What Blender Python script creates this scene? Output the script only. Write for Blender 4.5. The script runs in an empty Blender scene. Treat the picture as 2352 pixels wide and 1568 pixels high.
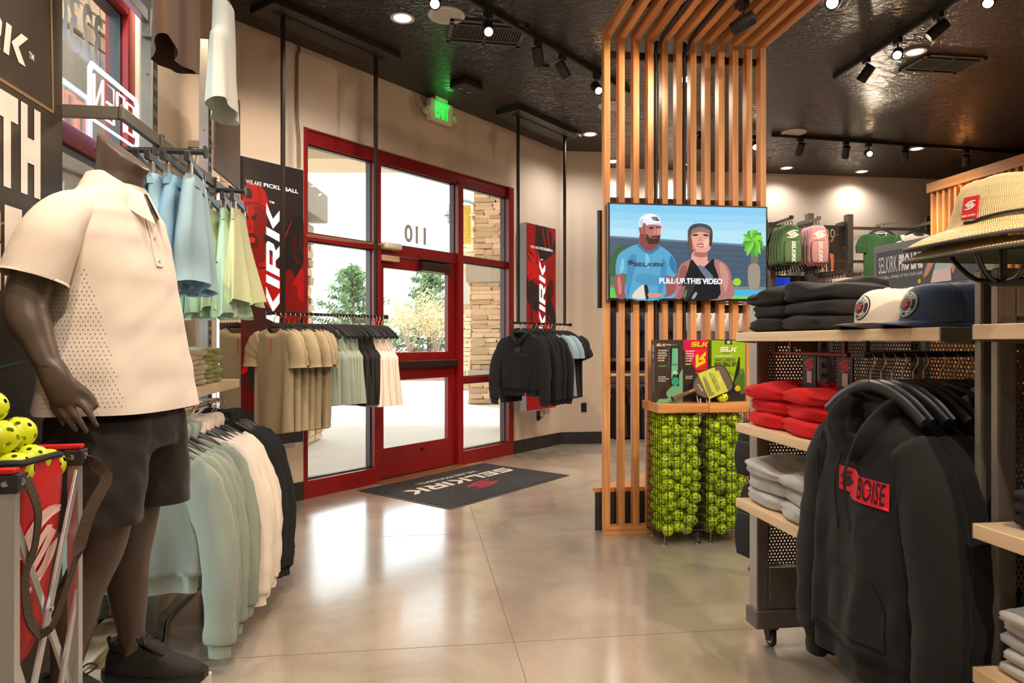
import bpy, bmesh, math, random
from mathutils import Vector, Matrix, Quaternion
from mathutils.bvhtree import BVHTree

# ------------------------------------------------------------------ camera, world, sun, exposure
SC = bpy.context.scene
COL = SC.collection
cam_d = bpy.data.cameras.new('camera')
cam_d.lens = 24.0
cam_d.sensor_width = 36.0
cam_d.clip_start = 0.02
cam_d.clip_end = 400
cam = bpy.data.objects.new('camera', cam_d)
COL.objects.link(cam)
cam.location = (0, 0, 1.3)
cam.rotation_euler = (math.pi / 2, 0, 0)
SC.camera = cam

wd = bpy.data.worlds.new('sky')
SC.world = wd
wd.use_nodes = True
_bg = wd.node_tree.nodes['Background']
_bg.inputs[0].default_value = (0.90, 0.95, 1.0, 1)
_bg.inputs[1].default_value = 2.6

sun_d = bpy.data.lights.new('sun', 'SUN')
sun_d.energy = 2.2
sun_d.angle = math.radians(4)
sun_d.color = (1.0, 0.95, 0.86)
sun = bpy.data.objects.new('sun', sun_d)
COL.objects.link(sun)
sun.rotation_euler = (math.radians(38), 0, math.radians(-150))

SC.view_settings.view_transform = 'Standard'
SC.view_settings.look = 'None'
SC.view_settings.exposure = 0.85
SC.view_settings.gamma = 1.0
SC.view_settings.use_curve_mapping = False
SPOT_W = 60.0          # wattage of one track spot
DOWN_W = 52.0          # wattage of one recessed downlight
WARM = (1.0, 0.78, 0.56)
COOL = (1.0, 0.93, 0.86)

# ------------------------------------------------------------------ helpers
PI = math.pi
RY = math.radians(7.5)                    # the room's own axes are turned 7.5 degrees to the camera's
U = Vector((math.cos(RY), math.sin(RY), 0))
V = Vector((-math.sin(RY), math.cos(RY), 0))
CEIL = 3.72


def lin(c):
    return c / 12.92 if c <= 0.04045 else ((c + 0.055) / 1.055) ** 2.4


def rgb(r, g, b):
    return (lin(r / 255), lin(g / 255), lin(b / 255), 1)


_mats = {}


def mat(name, col=(128, 128, 128), rough=0.6, metal=0.0, bump=0.0, bscale=60.0, var=0.0, vscale=6.0, emit=0.0, trans=0.0, coat=0.0, sheen=0.0, spec=0.5, rnd=0.0, sss=0.0):
    if name in _mats:
        return _mats[name]
    m = bpy.data.materials.new(name)
    m.use_nodes = True
    nt = m.node_tree
    p = nt.nodes['Principled BSDF']
    c = rgb(*col)
    p.inputs['Base Color'].default_value = c
    p.inputs['Roughness'].default_value = rough
    p.inputs['Metallic'].default_value = metal
    p.inputs['Specular IOR Level'].default_value = spec
    if coat:
        p.inputs['Coat Weight'].default_value = coat
        p.inputs['Coat Roughness'].default_value = 0.1
    if sheen:
        p.inputs['Sheen Weight'].default_value = sheen
        p.inputs['Sheen Roughness'].default_value = 0.5
    if trans:
        p.inputs['Transmission Weight'].default_value = trans
    if sss:
        p.inputs['Subsurface Weight'].default_value = sss
        p.inputs['Subsurface Radius'].default_value = (0.02, 0.02, 0.01)
    if emit:
        p.inputs['Base Color'].default_value = (c[0] * .2, c[1] * .2, c[2] * .2, 1)
        p.inputs['Emission Color'].default_value = c
        p.inputs['Emission Strength'].default_value = emit
    tc = None
    if var or bump:
        tc = nt.nodes.new('ShaderNodeTexCoord')
    if var:
        n = nt.nodes.new('ShaderNodeTexNoise')
        n.inputs['Scale'].default_value = vscale
        n.inputs['Detail'].default_value = 5
        nt.links.new(tc.outputs['Object'], n.inputs['Vector'])
        r = nt.nodes.new('ShaderNodeMapRange')
        r.inputs[1].default_value = 0.3
        r.inputs[2].default_value = 0.7
        r.inputs[3].default_value = 1 - var
        r.inputs[4].default_value = 1 + var
        nt.links.new(n.outputs[0], r.inputs[0])
        mx = nt.nodes.new('ShaderNodeMix')
        mx.data_type = 'RGBA'
        mx.blend_type = 'MULTIPLY'
        mx.inputs[0].default_value = 1
        mx.inputs[6].default_value = c
        nt.links.new(r.outputs[0], mx.inputs[7])
        nt.links.new(mx.outputs[2], p.inputs['Base Color'])
    if rnd:
        oi = nt.nodes.new('ShaderNodeObjectInfo')
        r2 = nt.nodes.new('ShaderNodeMapRange')
        r2.inputs[3].default_value = 1 - rnd
        r2.inputs[4].default_value = 1 + rnd
        nt.links.new(oi.outputs['Random'], r2.inputs[0])
        mx2 = nt.nodes.new('ShaderNodeMix')
        mx2.data_type = 'RGBA'
        mx2.blend_type = 'MULTIPLY'
        mx2.inputs[0].default_value = 1
        if var:
            nt.links.new(mx.outputs[2], mx2.inputs[6])
        else:
            mx2.inputs[6].default_value = c
        nt.links.new(r2.outputs[0], mx2.inputs[7])
        nt.links.new(mx2.outputs[2], p.inputs['Base Color'])
    if bump:
        n = nt.nodes.new('ShaderNodeTexNoise')
        n.inputs['Scale'].default_value = bscale
        n.inputs['Detail'].default_value = 3
        nt.links.new(tc.outputs['Object'], n.inputs['Vector'])
        b = nt.nodes.new('ShaderNodeBump')
        b.inputs['Strength'].default_value = bump
        b.inputs['Distance'].default_value = 0.01
        nt.links.new(n.outputs[0], b.inputs['Height'])
        nt.links.new(b.outputs[0], p.inputs['Normal'])
    _mats[name] = m
    return m


def wood(name, dark, light, axis='z', rough=0.42, scale=1.0, rnd=0.16):
    """grain running along one object axis, a different board for every object"""
    if name in _mats:
        return _mats[name]
    m = bpy.data.materials.new(name)
    m.use_nodes = True
    nt = m.node_tree
    p = nt.nodes['Principled BSDF']
    p.inputs['Roughness'].default_value = rough
    tc = nt.nodes.new('ShaderNodeTexCoord')
    oi = nt.nodes.new('ShaderNodeObjectInfo')
    off = nt.nodes.new('ShaderNodeVectorMath')
    off.operation = 'ADD'
    ml = nt.nodes.new('ShaderNodeMath')
    ml.operation = 'MULTIPLY'
    ml.inputs[1].default_value = 37.0
    nt.links.new(oi.outputs['Random'], ml.inputs[0])
    nt.links.new(tc.outputs['Object'], off.inputs[0])
    nt.links.new(ml.outputs[0], off.inputs[1])
    mp = nt.nodes.new('ShaderNodeMapping')
    s = {'x': (1.2, 26, 26), 'y': (26, 1.2, 26), 'z': (26, 26, 1.2)}[axis]
    mp.inputs['Scale'].default_value = tuple(k * scale for k in s)
    nt.links.new(off.outputs[0], mp.inputs[0])
    n = nt.nodes.new('ShaderNodeTexNoise')
    n.inputs['Scale'].default_value = 1.0
    n.inputs['Detail'].default_value = 6
    n.inputs['Distortion'].default_value = 0.6
    nt.links.new(mp.outputs[0], n.inputs['Vector'])
    cr = nt.nodes.new('ShaderNodeValToRGB')
    cr.color_ramp.elements[0].position = 0.32
    cr.color_ramp.elements[0].color = rgb(*dark)
    cr.color_ramp.elements[1].position = 0.62
    cr.color_ramp.elements[1].color = rgb(*light)
    nt.links.new(n.outputs[0], cr.inputs[0])
    r2 = nt.nodes.new('ShaderNodeMapRange')
    r2.inputs[3].default_value = 1 - rnd
    r2.inputs[4].default_value = 1 + rnd
    nt.links.new(oi.outputs['Random'], r2.inputs[0])
    mx = nt.nodes.new('ShaderNodeMix')
    mx.data_type = 'RGBA'
    mx.blend_type = 'MULTIPLY'
    mx.inputs[0].default_value = 1
    nt.links.new(cr.outputs[0], mx.inputs[6])
    nt.links.new(r2.outputs[0], mx.inputs[7])
    nt.links.new(mx.outputs[2], p.inputs['Base Color'])
    b = nt.nodes.new('ShaderNodeBump')
    b.inputs['Strength'].default_value = 0.12
    b.inputs['Distance'].default_value = 0.004
    nt.links.new(n.outputs[0], b.inputs['Height'])
    nt.links.new(b.outputs[0], p.inputs['Normal'])
    _mats[name] = m
    return m


def glass_mat(name='window_glass', tint=(0.93, 0.97, 0.96), refl=0.05):
    if name in _mats:
        return _mats[name]
    m = bpy.data.materials.new(name)
    m.use_nodes = True
    nt = m.node_tree
    nt.nodes.clear()
    out = nt.nodes.new('ShaderNodeOutputMaterial')
    t = nt.nodes.new('ShaderNodeBsdfTransparent')
    t.inputs[0].default_value = (*tint, 1)
    g = nt.nodes.new('ShaderNodeBsdfGlossy')
    g.inputs['Roughness'].default_value = 0.01
    f = nt.nodes.new('ShaderNodeFresnel')
    ge = nt.nodes.new('ShaderNodeNewGeometry')
    mr = nt.nodes.new('ShaderNodeMapRange')          # the far face of a thin pane is not a mirror
    mr.inputs[3].default_value = 1.45
    mr.inputs[4].default_value = 1 / 1.45
    nt.links.new(ge.outputs['Backfacing'], mr.inputs[0])
    nt.links.new(mr.outputs[0], f.inputs[0])
    mx = nt.nodes.new('ShaderNodeMixShader')
    nt.links.new(f.outputs[0], mx.inputs[0])
    nt.links.new(t.outputs[0], mx.inputs[1])
    nt.links.new(g.outputs[0], mx.inputs[2])
    nt.links.new(mx.outputs[0], out.inputs[0])
    _mats[name] = m
    return m


class MB:
    """collects shapes and links them as one mesh object"""

    def __init__(s):
        s.v, s.f, s.mi = [], [], []
        s.M = None

    def add(s, vs, fs, mi=0, M=None):
        k = len(s.v)
        M = M or s.M
        if M is not None:
            vs = [M @ Vector(p) for p in vs]
        s.v.extend([tuple(p) for p in vs])
        s.f.extend([tuple(i + k for i in f) for f in fs])
        s.mi.extend([mi] * len(fs))
        return s

    def box(s, x0, x1, y0, y1, z0, z1, mi=0, M=None):
        vs = [(x0, y0, z0), (x1, y0, z0), (x1, y1, z0), (x0, y1, z0), (x0, y0, z1), (x1, y0, z1), (x1, y1, z1), (x0, y1, z1)]
        fs = [(0, 3, 2, 1), (4, 5, 6, 7), (0, 1, 5, 4), (1, 2, 6, 5), (2, 3, 7, 6), (3, 0, 4, 7)]
        return s.add(vs, fs, mi, M)

    def prism(s, poly, d0, d1, plane='xz', mi=0, M=None):
        """extrude a 2D outline; plane xz extrudes along y, xy along z, yz along x"""
        n = len(poly)
        def P(p, d):
            return (p[0], d, p[1]) if plane == 'xz' else ((p[0], p[1], d) if plane == 'xy' else (d, p[0], p[1]))
        vs = [P(p, d0) for p in poly] + [P(p, d1) for p in poly]
        fs = [tuple(range(n)), tuple(range(2 * n - 1, n - 1, -1))]
        fs += [(i, i + n, (i + 1) % n + n, (i + 1) % n) for i in range(n)]
        return s.add(vs, fs, mi, M)

    def flat(s, poly, d, plane='xz', mi=0, M=None):
        def P(p):
            return (p[0], d, p[1]) if plane == 'xz' else ((p[0], p[1], d) if plane == 'xy' else (d, p[0], p[1]))
        return s.add([P(p) for p in poly], [tuple(range(len(poly)))], mi, M)

    def loft(s, rings, cap0=True, cap1=True, closed=True, mi=0, M=None):
        n = len(rings[0])
        vs = [p for r in rings for p in r]
        fs = []
        for i in range(len(rings) - 1):
            for j in range(n if closed else n - 1):
                a, b = i * n + j, i * n + (j + 1) % n
                fs.append((a, b, b + n, a + n))
        if cap0 and closed:
            fs.append(tuple(range(n - 1, -1, -1)))
        if cap1 and closed:
            k = (len(rings) - 1) * n
            fs.append(tuple(range(k, k + n)))
        return s.add(vs, fs, mi, M)

    def tube(s, path, r, n=8, caps=True, mi=0, M=None, flat=None, up=None):
        """r: number or one per point; flat=(a,b) makes an elliptical section (a across, b along 'up')"""
        P = [Vector(p) for p in path]
        R = r if isinstance(r, (list, tuple)) else [r] * len(P)
        rings = []
        t0 = (P[1] - P[0]).normalized()
        u = Vector(up) if up else (Vector((0, 0, 1)) if abs(t0.z) < 0.9 else Vector((0, 1, 0)))
        nrm = (u - t0 * u.dot(t0)).normalized()
        for i, p in enumerate(P):
            if i == 0:
                t = (P[1] - P[0])
            elif i == len(P) - 1:
                t = (P[-1] - P[-2])
            else:
                t = (P[i + 1] - P[i]).normalized() + (P[i] - P[i - 1]).normalized()
            t = t.normalized() if t.length > 1e-9 else t0
            nrm = (nrm - t * nrm.dot(t))
            nrm = nrm.normalized() if nrm.length > 1e-6 else Vector((1, 0, 0))
            b = t.cross(nrm)
            fa, fb = (flat[0], flat[1]) if flat else (1, 1)
            if flat and isinstance(flat[0], (list, tuple)):
                fa, fb = flat[i]
            rings.append([p + b * (math.cos(2 * PI * k / n) * R[i] * fa) + nrm * (math.sin(2 * PI * k / n) * R[i] * fb) for k in range(n)])
        return s.loft(rings, caps, caps, True, mi, M)

    def ribbon(s, path, w, t, wdir, mi=0, M=None):
        """flat strap: w across wdir, t thick"""
        P = [Vector(p) for p in path]
        rings = []
        for i, p in enumerate(P):
            d = (P[min(i + 1, len(P) - 1)] - P[max(i - 1, 0)]).normalized()
            a = Vector(wdir[i] if isinstance(wdir, list) else wdir)
            a = (a - d * a.dot(d)).normalized()
            b = d.cross(a)
            rings.append([p + a * (w / 2) + b * (t / 2), p - a * (w / 2) + b * (t / 2), p - a * (w / 2) - b * (t / 2), p + a * (w / 2) - b * (t / 2)])
        return s.loft(rings, True, True, True, mi, M)

    def lathe(s, prof, n=24, mi=0, M=None, caps=True):
        rings = [[(r * math.cos(2 * PI * k / n), r * math.sin(2 * PI * k / n), z) for k in range(n)] for r, z in prof]
        return s.loft(rings, caps, caps, True, mi, M)

    def cyl(s, p0, p1, r, n=12, mi=0, M=None, r1=None):
        return s.tube([p0, p1], [r, r1 if r1 is not None else r], n, True, mi, M)

    def ball(s, c, r, nu=14, nv=9, mi=0, M=None, sc=(1, 1, 1)):
        rings = []
        for i in range(nv + 1):
            a = PI * i / nv
            rr, z = max(math.sin(a), 0.02) * r, -math.cos(a) * r
            rings.append([(c[0] + rr * math.cos(2 * PI * k / nu) * sc[0], c[1] + rr * math.sin(2 * PI * k / nu) * sc[1], c[2] + z * sc[2]) for k in range(nu)])
        return s.loft(rings, True, True, True, mi, M)

    def mesh(s, name, mats, smooth=False, bevel=0.0, seg=2):
        me = bpy.data.meshes.new(name)
        me.from_pydata(s.v, [], s.f)
        mats = mats if isinstance(mats, (list, tuple)) else [mats]
        for m in mats:
            me.materials.append(m)
        if len(mats) > 1:
            me.polygons.foreach_set('material_index', s.mi)
        bm = bmesh.new()
        bm.from_mesh(me)
        if bevel:
            es = [e for e in bm.edges if len(e.link_faces) == 2 and e.calc_face_angle(0) > 0.6]
            bmesh.ops.bevel(bm, geom=es, offset=bevel, segments=seg, affect='EDGES', profile=0.6)
        bmesh.ops.recalc_face_normals(bm, faces=bm.faces)
        bm.to_mesh(me)
        bm.free()
        if smooth:
            me.polygons.foreach_set('use_smooth', [True] * len(me.polygons))
            if smooth != 'all':
                try:
                    me.set_sharp_from_angle(angle=math.radians(40))
                except Exception:
                    pass
        me.update()
        return me

    def build(s, name, mats, parent=None, smooth=False, bevel=0.0, seg=2, loc=None):
        return link(name, s.mesh(name, mats, smooth, bevel, seg), parent, loc)


def link(name, me, parent=None, loc=None, rot=None):
    o = bpy.data.objects.new(name, me)
    COL.objects.link(o)
    if parent:
        o.parent = parent
    if loc is not None:
        o.location = loc
    if rot is not None:
        o.rotation_euler = rot
    return o


def tag(o, label=None, cat=None, group=None, kind=None):
    if label:
        o['label'] = label
    if cat:
        o['category'] = cat
    if group:
        o['group'] = group
    if kind:
        o['kind'] = kind
    return o


def thing(name, label, cat, loc=(0, 0, 0), rz=0.0, group=None):
    o = bpy.data.objects.new(name, None)
    o.empty_display_size = 0.05
    COL.objects.link(o)
    o.location = loc
    o.rotation_euler = (0, 0, rz)
    return tag(o, label, cat, group)


def solo(name, mb, mats, label, cat, loc=(0, 0, 0), rz=0.0, group=None, **k):
    o = mb.build(name, mats, None, **k)
    o.location = loc
    o.rotation_euler = (0, 0, rz)
    return tag(o, label, cat, group)


def dup(root, loc=None, rot=None, label=None, group=None):
    r = root.copy()
    COL.objects.link(r)
    if loc is not None:
        r.location = loc
    if rot is not None:
        r.rotation_euler = rot
    if label:
        r['label'] = label
    if group:
        r['group'] = group
    for ch in list(root.children):
        c = ch.copy()
        COL.objects.link(c)
        c.parent = r
        for g in ch.children:
            d = g.copy()
            COL.objects.link(d)
            d.parent = c
    return r


def smooth_path(pts, n=6, closed=False):
    P = [Vector(p) for p in pts]
    m = len(P)
    out = []
    rng = range(m) if closed else range(m - 1)
    for i in rng:
        p0 = P[(i - 1) % m] if closed or i > 0 else P[0] * 2 - P[1]
        p1, p2 = P[i], P[(i + 1) % m]
        p3 = P[(i + 2) % m] if closed or i + 2 < m else P[-1] * 2 - P[-2]
        for k in range(n):
            t = k / n
            out.append(0.5 * ((2 * p1) + (p2 - p0) * t + (2 * p0 - 5 * p1 + 4 * p2 - p3) * t * t + (3 * p1 - p0 - 3 * p2 + p3) * t ** 3))
    if not closed:
        out.append(P[-1])
    return out


def sm2(pts, n=5):
    return [(p.x, p.y) for p in smooth_path([(a, b, 0) for a, b in pts], n, True)]


def interp(keys, t):
    """piecewise smooth interpolation of [(t, a, b, ...)]"""
    if t <= keys[0][0]:
        return keys[0][1:]
    for i in range(len(keys) - 1):
        if t <= keys[i + 1][0]:
            a, b = keys[i], keys[i + 1]
            f = (t - a[0]) / (b[0] - a[0])
            f = f * f * (3 - 2 * f) * 0.6 + f * 0.4
            return tuple(a[k] + (b[k] - a[k]) * f for k in range(1, len(a)))
    return keys[-1][1:]


def frame(o, x, y, z=(0, 0, 1)):
    x, y, z = Vector(x), Vector(y), Vector(z)
    return Matrix(((x.x, y.x, z.x, o[0]), (x.y, y.y, z.y, o[1]), (x.z, y.z, z.z, o[2]), (0, 0, 0, 1)))


def text_mb(txt, size=0.1, align='CENTER', bold=0.0, sx=1.0, shear=0.0, depth=0.001, spacing=1.0):
    """writing as flat-backed letters in the local xz plane, facing -y"""
    cu = bpy.data.curves.new('writing', 'FONT')
    cu.body = txt
    cu.size = size
    cu.align_x = align
    cu.align_y = 'CENTER'
    cu.offset = bold * size
    cu.shear = shear
    cu.space_character = spacing
    cu.resolution_u = 3
    ob = bpy.data.objects.new('writing', cu)
    COL.objects.link(ob)
    bpy.context.view_layer.update()
    me = bpy.data.meshes.new_from_object(ob.evaluated_get(bpy.context.evaluated_depsgraph_get()))
    mb = MB()
    mb.add([(v.co.x * sx, -depth, v.co.y) for v in me.vertices], [tuple(p.vertices) for p in me.polygons])
    bpy.data.objects.remove(ob)
    bpy.data.curves.remove(cu)
    bpy.data.meshes.remove(me)
    return mb


def fit(txt, x0, x1, z0, z1, bold=.03, d=.001):
    t = text_mb(txt, 1.0, 'CENTER', bold, 1.0)
    xs, zs = [p[0] for p in t.v], [p[2] for p in t.v]
    a0, a1, c0, c1 = min(xs), max(xs), min(zs), max(zs)
    t.v = [(x0 + (x - a0) / (a1 - a0) * (x1 - x0), -d, z0 + (z - c0) / (c1 - c0) * (z1 - z0)) for x, y, z in t.v]
    return t


def remesh(mb, voxel, smooth_iter=4):
    me = mb.mesh('tmp', mat('plain'), False)
    ob = bpy.data.objects.new('tmp', me)
    COL.objects.link(ob)
    md = ob.modifiers.new('r', 'REMESH')
    md.mode = 'VOXEL'
    md.voxel_size = voxel
    s2 = ob.modifiers.new('s', 'SMOOTH')
    s2.factor = 0.5
    s2.iterations = smooth_iter
    bpy.context.view_layer.update()
    me2 = bpy.data.meshes.new_from_object(ob.evaluated_get(bpy.context.evaluated_depsgraph_get()))
    bpy.data.objects.remove(ob)
    bpy.data.meshes.remove(me)
    me2.materials.clear()
    me2.polygons.foreach_set('use_smooth', [True] * len(me2.polygons))
    return me2


# block letters (cap height 1) and the swoosh emblem, drawn as outlines
LET = {
    'S': (1.15, [[(0, 0), (1.0, 0), (1.15, .14), (1.15, .50), (1.03, .62), (.3, .62), (.3, .75), (1.15, .75), (1.15, 1), (.15, 1), (0, .86), (0, .5), (.12, .38), (.85, .38), (.85, .25), (0, .25)]]),
    'E': (1.08, [[(0, 0), (1.08, 0), (1.08, .24), (.3, .24), (.3, .39), (1.0, .39), (1.0, .61), (.3, .61), (.3, .76), (1.08, .76), (1.08, 1), (0, 1)]]),
    'L': (1.0, [[(0, 0), (1.0, 0), (1.0, .26), (.3, .26), (.3, 1), (0, 1)]]),
    'K': (1.22, [[(0, 0), (.3, 0), (.3, 1), (0, 1)], [(.36, .5), (.82, 1), (1.22, 1), (.74, .5), (1.22, 0), (.82, 0)]]),
    'I': (0.3, [[(0, 0), (.3, 0), (.3, 1), (0, 1)]]),
    'R': (1.2, [[(0, 0), (.3, 0), (.3, 1), (0, 1)], [(.3, .76), (1.15, .76), (1.15, .88), (1.02, 1), (.3, 1)], [(.85, .52), (1.15, .45), (1.15, .76), (.85, .76)], [(.3, .30), (.95, .30), (1.15, .45), (.85, .52), (.3, .52)], [(.55, .3), (.8, 0), (1.2, 0), (.92, .31)]]),
}
EMB = [sm2([(-1, .05), (-.55, .5), (.1, .78), (.7, .75), (1, .6), (.45, .55), (-.1, .38), (-.5, .05)], 3)]
EMB.append([(-x, -y) for x, y in EMB[0]])
EMB.append([(-.72, -.18), (-.35, .12), (.25, .42), (.52, .36), (-.05, .02), (-.42, -.34)])
EMB.append([(-x, -y) for x, y in EMB[2]])


def block(mb, word, h, shear=0.18, gap=0.16, cx=0.0, cz=0.0, d=-0.001, M=None, mi=0):
    w = sum(LET[c][0] + gap for c in word) - gap
    x = -w / 2
    for c in word:
        for poly in LET[c][1]:
            mb.flat([(cx + (x + px + shear * (py - .5)) * h, cz + (py - .5) * h) for px, py in poly], d, 'xz', mi, M)
        x += LET[c][0] + gap
    return w * h


def emblem(mb, r, cx=0.0, cz=0.0, d=-0.001, M=None, mi=0, sy=0.8):
    for poly in EMB:
        mb.flat([(cx + x * r, cz + y * r * sy) for x, y in poly], d, 'xz', mi, M)


def picture(name, parent, layers, emit=0.0, d0=-0.001, step=-0.0004, rough=0.5, M=None):
    """flat print: layers of (outline, colour) stacked by hair-thin steps, one mesh"""
    mb, mats, ix = MB(), [], {}
    for k, (poly, c) in enumerate(layers):
        if c not in ix:
            ix[c] = len(mats)
            mats.append(mat('print_%d_%d_%d_%d' % (*c, int(emit * 100)), c, rough, emit=emit))
        for pl in (poly if isinstance(poly[0][0], (list, tuple)) else [poly]):
            mb.flat(pl, d0 + step * k, 'xz', ix[c], M)
    return mb.build(name, mats, parent)

# ================================================================== THE SETTING
A = Vector((-2.118, 5.10, 0))             # corner of left wall and door wall
RD = math.radians(52.5)                   # door wall runs 45 degrees to the room
WD = Vector((math.cos(RD), math.sin(RD), 0))
B = A + WD * 4.486                        # corner of door wall and back wall
RL = math.radians(97.5)


def struct(name, mb, m, parent=None, loc=(0, 0, 0), rz=0.0, **k):
    o = mb.build(name, m, parent, **k)
    o.location = loc
    o.rotation_euler = (0, 0, rz)
    if parent is None:
        o['kind'] = 'structure'
    return o


def room(x, y, z=0.0):
    """room axes with the origin at corner B"""
    p = B + U * x + V * y
    return Vector((p.x, p.y, z))


WALL = mat('cream_wall_paint', (214, 196, 176), 0.75, bump=0.25, bscale=220)
BLACKBASE = mat('black_baseboard', (38, 37, 37), 0.5)
RED = mat('red_frame_paint', (132, 18, 21), 0.32, var=0.06, vscale=3)
GLASS = glass_mat()
GASKET = mat('dark_gasket', (60, 62, 64), 0.4)
ALU = mat('brushed_aluminium', (205, 207, 208), 0.32, 0.85)
BLACKM = mat('black_metal', (34, 34, 35), 0.42, 0.3)
STEEL = mat('raw_steel', (128, 122, 114), 0.38, 0.75, var=0.10, vscale=9)
STEELD = mat('dark_raw_steel', (122, 115, 106), 0.42, 0.4, var=0.12, vscale=9)
CHROME = mat('chrome', (210, 210, 210), 0.15, 1.0)


def floor_mat():
    m = bpy.data.materials.new('polished_concrete')
    m.use_nodes = True
    nt = m.node_tree
    p = nt.nodes['Principled BSDF']
    tc = nt.nodes.new('ShaderNodeTexCoord')
    n = nt.nodes.new('ShaderNodeTexNoise')
    n.inputs['Scale'].default_value = 1.7
    n.inputs['Detail'].default_value = 9
    n.inputs['Roughness'].default_value = 0.62
    n.inputs['Distortion'].default_value = 0.7
    nt.links.new(tc.outputs['Object'], n.inputs['Vector'])
    cr = nt.nodes.new('ShaderNodeValToRGB')
    cr.color_ramp.elements[0].position = 0.3
    cr.color_ramp.elements[0].color = rgb(146, 133, 118)
    cr.color_ramp.elements[1].position = 0.72
    cr.color_ramp.elements[1].color = rgb(180, 167, 151)
    nt.links.new(n.outputs[0], cr.inputs[0])
    n2 = nt.nodes.new('ShaderNodeTexNoise')
    n2.inputs['Scale'].default_value = 120
    n2.inputs['Detail'].default_value = 3
    nt.links.new(tc.outputs['Object'], n2.inputs['Vector'])
    mx = nt.nodes.new('ShaderNodeMix')
    mx.data_type = 'RGBA'
    mx.blend_type = 'OVERLAY'
    mx.inputs[0].default_value = 0.22
    nt.links.new(cr.outputs[0], mx.inputs[6])
    nt.links.new(n2.outputs[0], mx.inputs[7])
    nt.links.new(mx.outputs[2], p.inputs['Base Color'])
    rr = nt.nodes.new('ShaderNodeMapRange')
    rr.inputs[3].default_value = 0.13
    rr.inputs[4].default_value = 0.28
    nt.links.new(n.outputs[0], rr.inputs[0])
    nt.links.new(rr.outputs[0], p.inputs['Roughness'])
    p.inputs['Specular IOR Level'].default_value = 0.75
    p.inputs['Coat Weight'].default_value = 0.35
    p.inputs['Coat Roughness'].default_value = 0.12
    return m


def ceil_mat():
    m = bpy.data.materials.new('black_knockdown_ceiling')
    m.use_nodes = True
    nt = m.node_tree
    p = nt.nodes['Principled BSDF']
    p.inputs['Base Color'].default_value = rgb(44, 41, 38)
    p.inputs['Roughness'].default_value = 0.30
    tc = nt.nodes.new('ShaderNodeTexCoord')
    mp = nt.nodes.new('ShaderNodeMapping')
    mp.inputs['Rotation'].default_value = (0, 0, 0.13)
    mp.inputs['Scale'].default_value = (15, 24, 15)
    nt.links.new(tc.outputs['Object'], mp.inputs[0])
    n = nt.nodes.new('ShaderNodeTexNoise')
    n.inputs['Scale'].default_value = 1.0
    n.inputs['Detail'].default_value = 5
    n.inputs['Roughness'].default_value = 0.55
    n.inputs['Distortion'].default_value = 1.2
    nt.links.new(mp.outputs[0], n.inputs['Vector'])
    r = nt.nodes.new('ShaderNodeMapRange')
    r.inputs[1].default_value = 0.43
    r.inputs[2].default_value = 0.56
    nt.links.new(n.outputs[0], r.inputs[0])
    b = nt.nodes.new('ShaderNodeBump')
    b.inputs['Strength'].default_value = 0.8
    b.inputs['Distance'].default_value = 0.022
    nt.links.new(r.outputs[0], b.inputs['Height'])
    nt.links.new(b.outputs[0], p.inputs['Normal'])
    return m


XR, YN, JOG, JY = 7.6, -12.0, 0.585, 0.76   # right wall, rear wall and the jog of the back wall, in room axes
fl = [(A.x, A.y), (B.x, B.y)] + [room(x, y).to_2d()[:] for x, y in ((JOG, 0), (JOG, JY), (XR, JY), (XR, YN))]
lw_end = A - V * 13.0
fl.append(room(-3.2, YN).to_2d()[:])
# left wall line meets the rear wall
rear = B + V * YN
t_l = (A - rear).dot(V)
cornerL = A - V * t_l
fl[-1] = (cornerL.x, cornerL.y)
mb = MB()
mb.prism(fl, -0.12, 0.0, 'xy')
struct('floor', mb, floor_mat())
mb = MB()
for p0, p1 in (((-1.55, 2.75), (2.9, 3.33)), ((-0.86, 4.55), (4.2, 5.21)), ((0.25, 1.2), (-0.62, 7.5))):
    d = (Vector(p1) - Vector(p0)).normalized() * 1.0
    q = Vector((-d.y, d.x)) * 0.0016
    mb.prism([(p0[0] - q.x, p0[1] - q.y), (p1[0] - q.x, p1[1] - q.y), (p1[0] + q.x, p1[1] + q.y), (p0[0] + q.x, p0[1] + q.y)], -0.004, 0.0004, 'xy')
struct('trim_3', mb, mat('saw_cut_joint', (104, 92, 80), 0.6))
mb = MB()
mb.prism(fl, CEIL, CEIL + 0.12, 'xy')
struct('ceiling', mb, ceil_mat())

# left wall: solid by the corner, storefront window, solid again
mb = MB()
mb.box(-1.62, 0.15, 0, 0.15, 0, CEIL)
mb.box(-3.3, -1.62, 0, 0.15, 3.06, CEIL)
mb.box(-t_l, -3.3, 0, 0.15, 0, CEIL)
struct('wall_left', mb, WALL, None, A, RL)
mb = MB()
mb.box(-0.15, 0.658, 0, 0.15, 0, CEIL)
mb.box(0.658, 3.512, 0, 0.15, 3.07, CEIL)
mb.box(3.512, 4.486, 0, 0.15, 0, CEIL)
wd_o = struct('wall_door', mb, WALL, None, A, RD)
mb = MB()
mb.box(-0.03, 0.03, -0.004, 0.0, -0.06, 0.06)
link('blank_cover_plate', mb.mesh('blank_cover_plate', WALL, bevel=0.002), wd_o, (2.03, 0, 3.20))
mb = MB()
mb.box(0, JOG, 0, 0.1, 0, CEIL)
mb.box(JOG - 0.1, JOG, 0.1, JY, 0, CEIL)
struct('wall_back', mb, WALL, None, B, RY)
mb = MB()
mb.box(JOG - 0.1, XR + 0.1, JY, JY + 0.1, 0, CEIL)
struct('wall_far', mb, WALL, None, B, RY)
mb = MB()
mb.box(XR, XR + 0.1, YN, JY, 0, CEIL)
struct('wall_right', mb, WALL, None, B, RY)
mb = MB()
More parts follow.
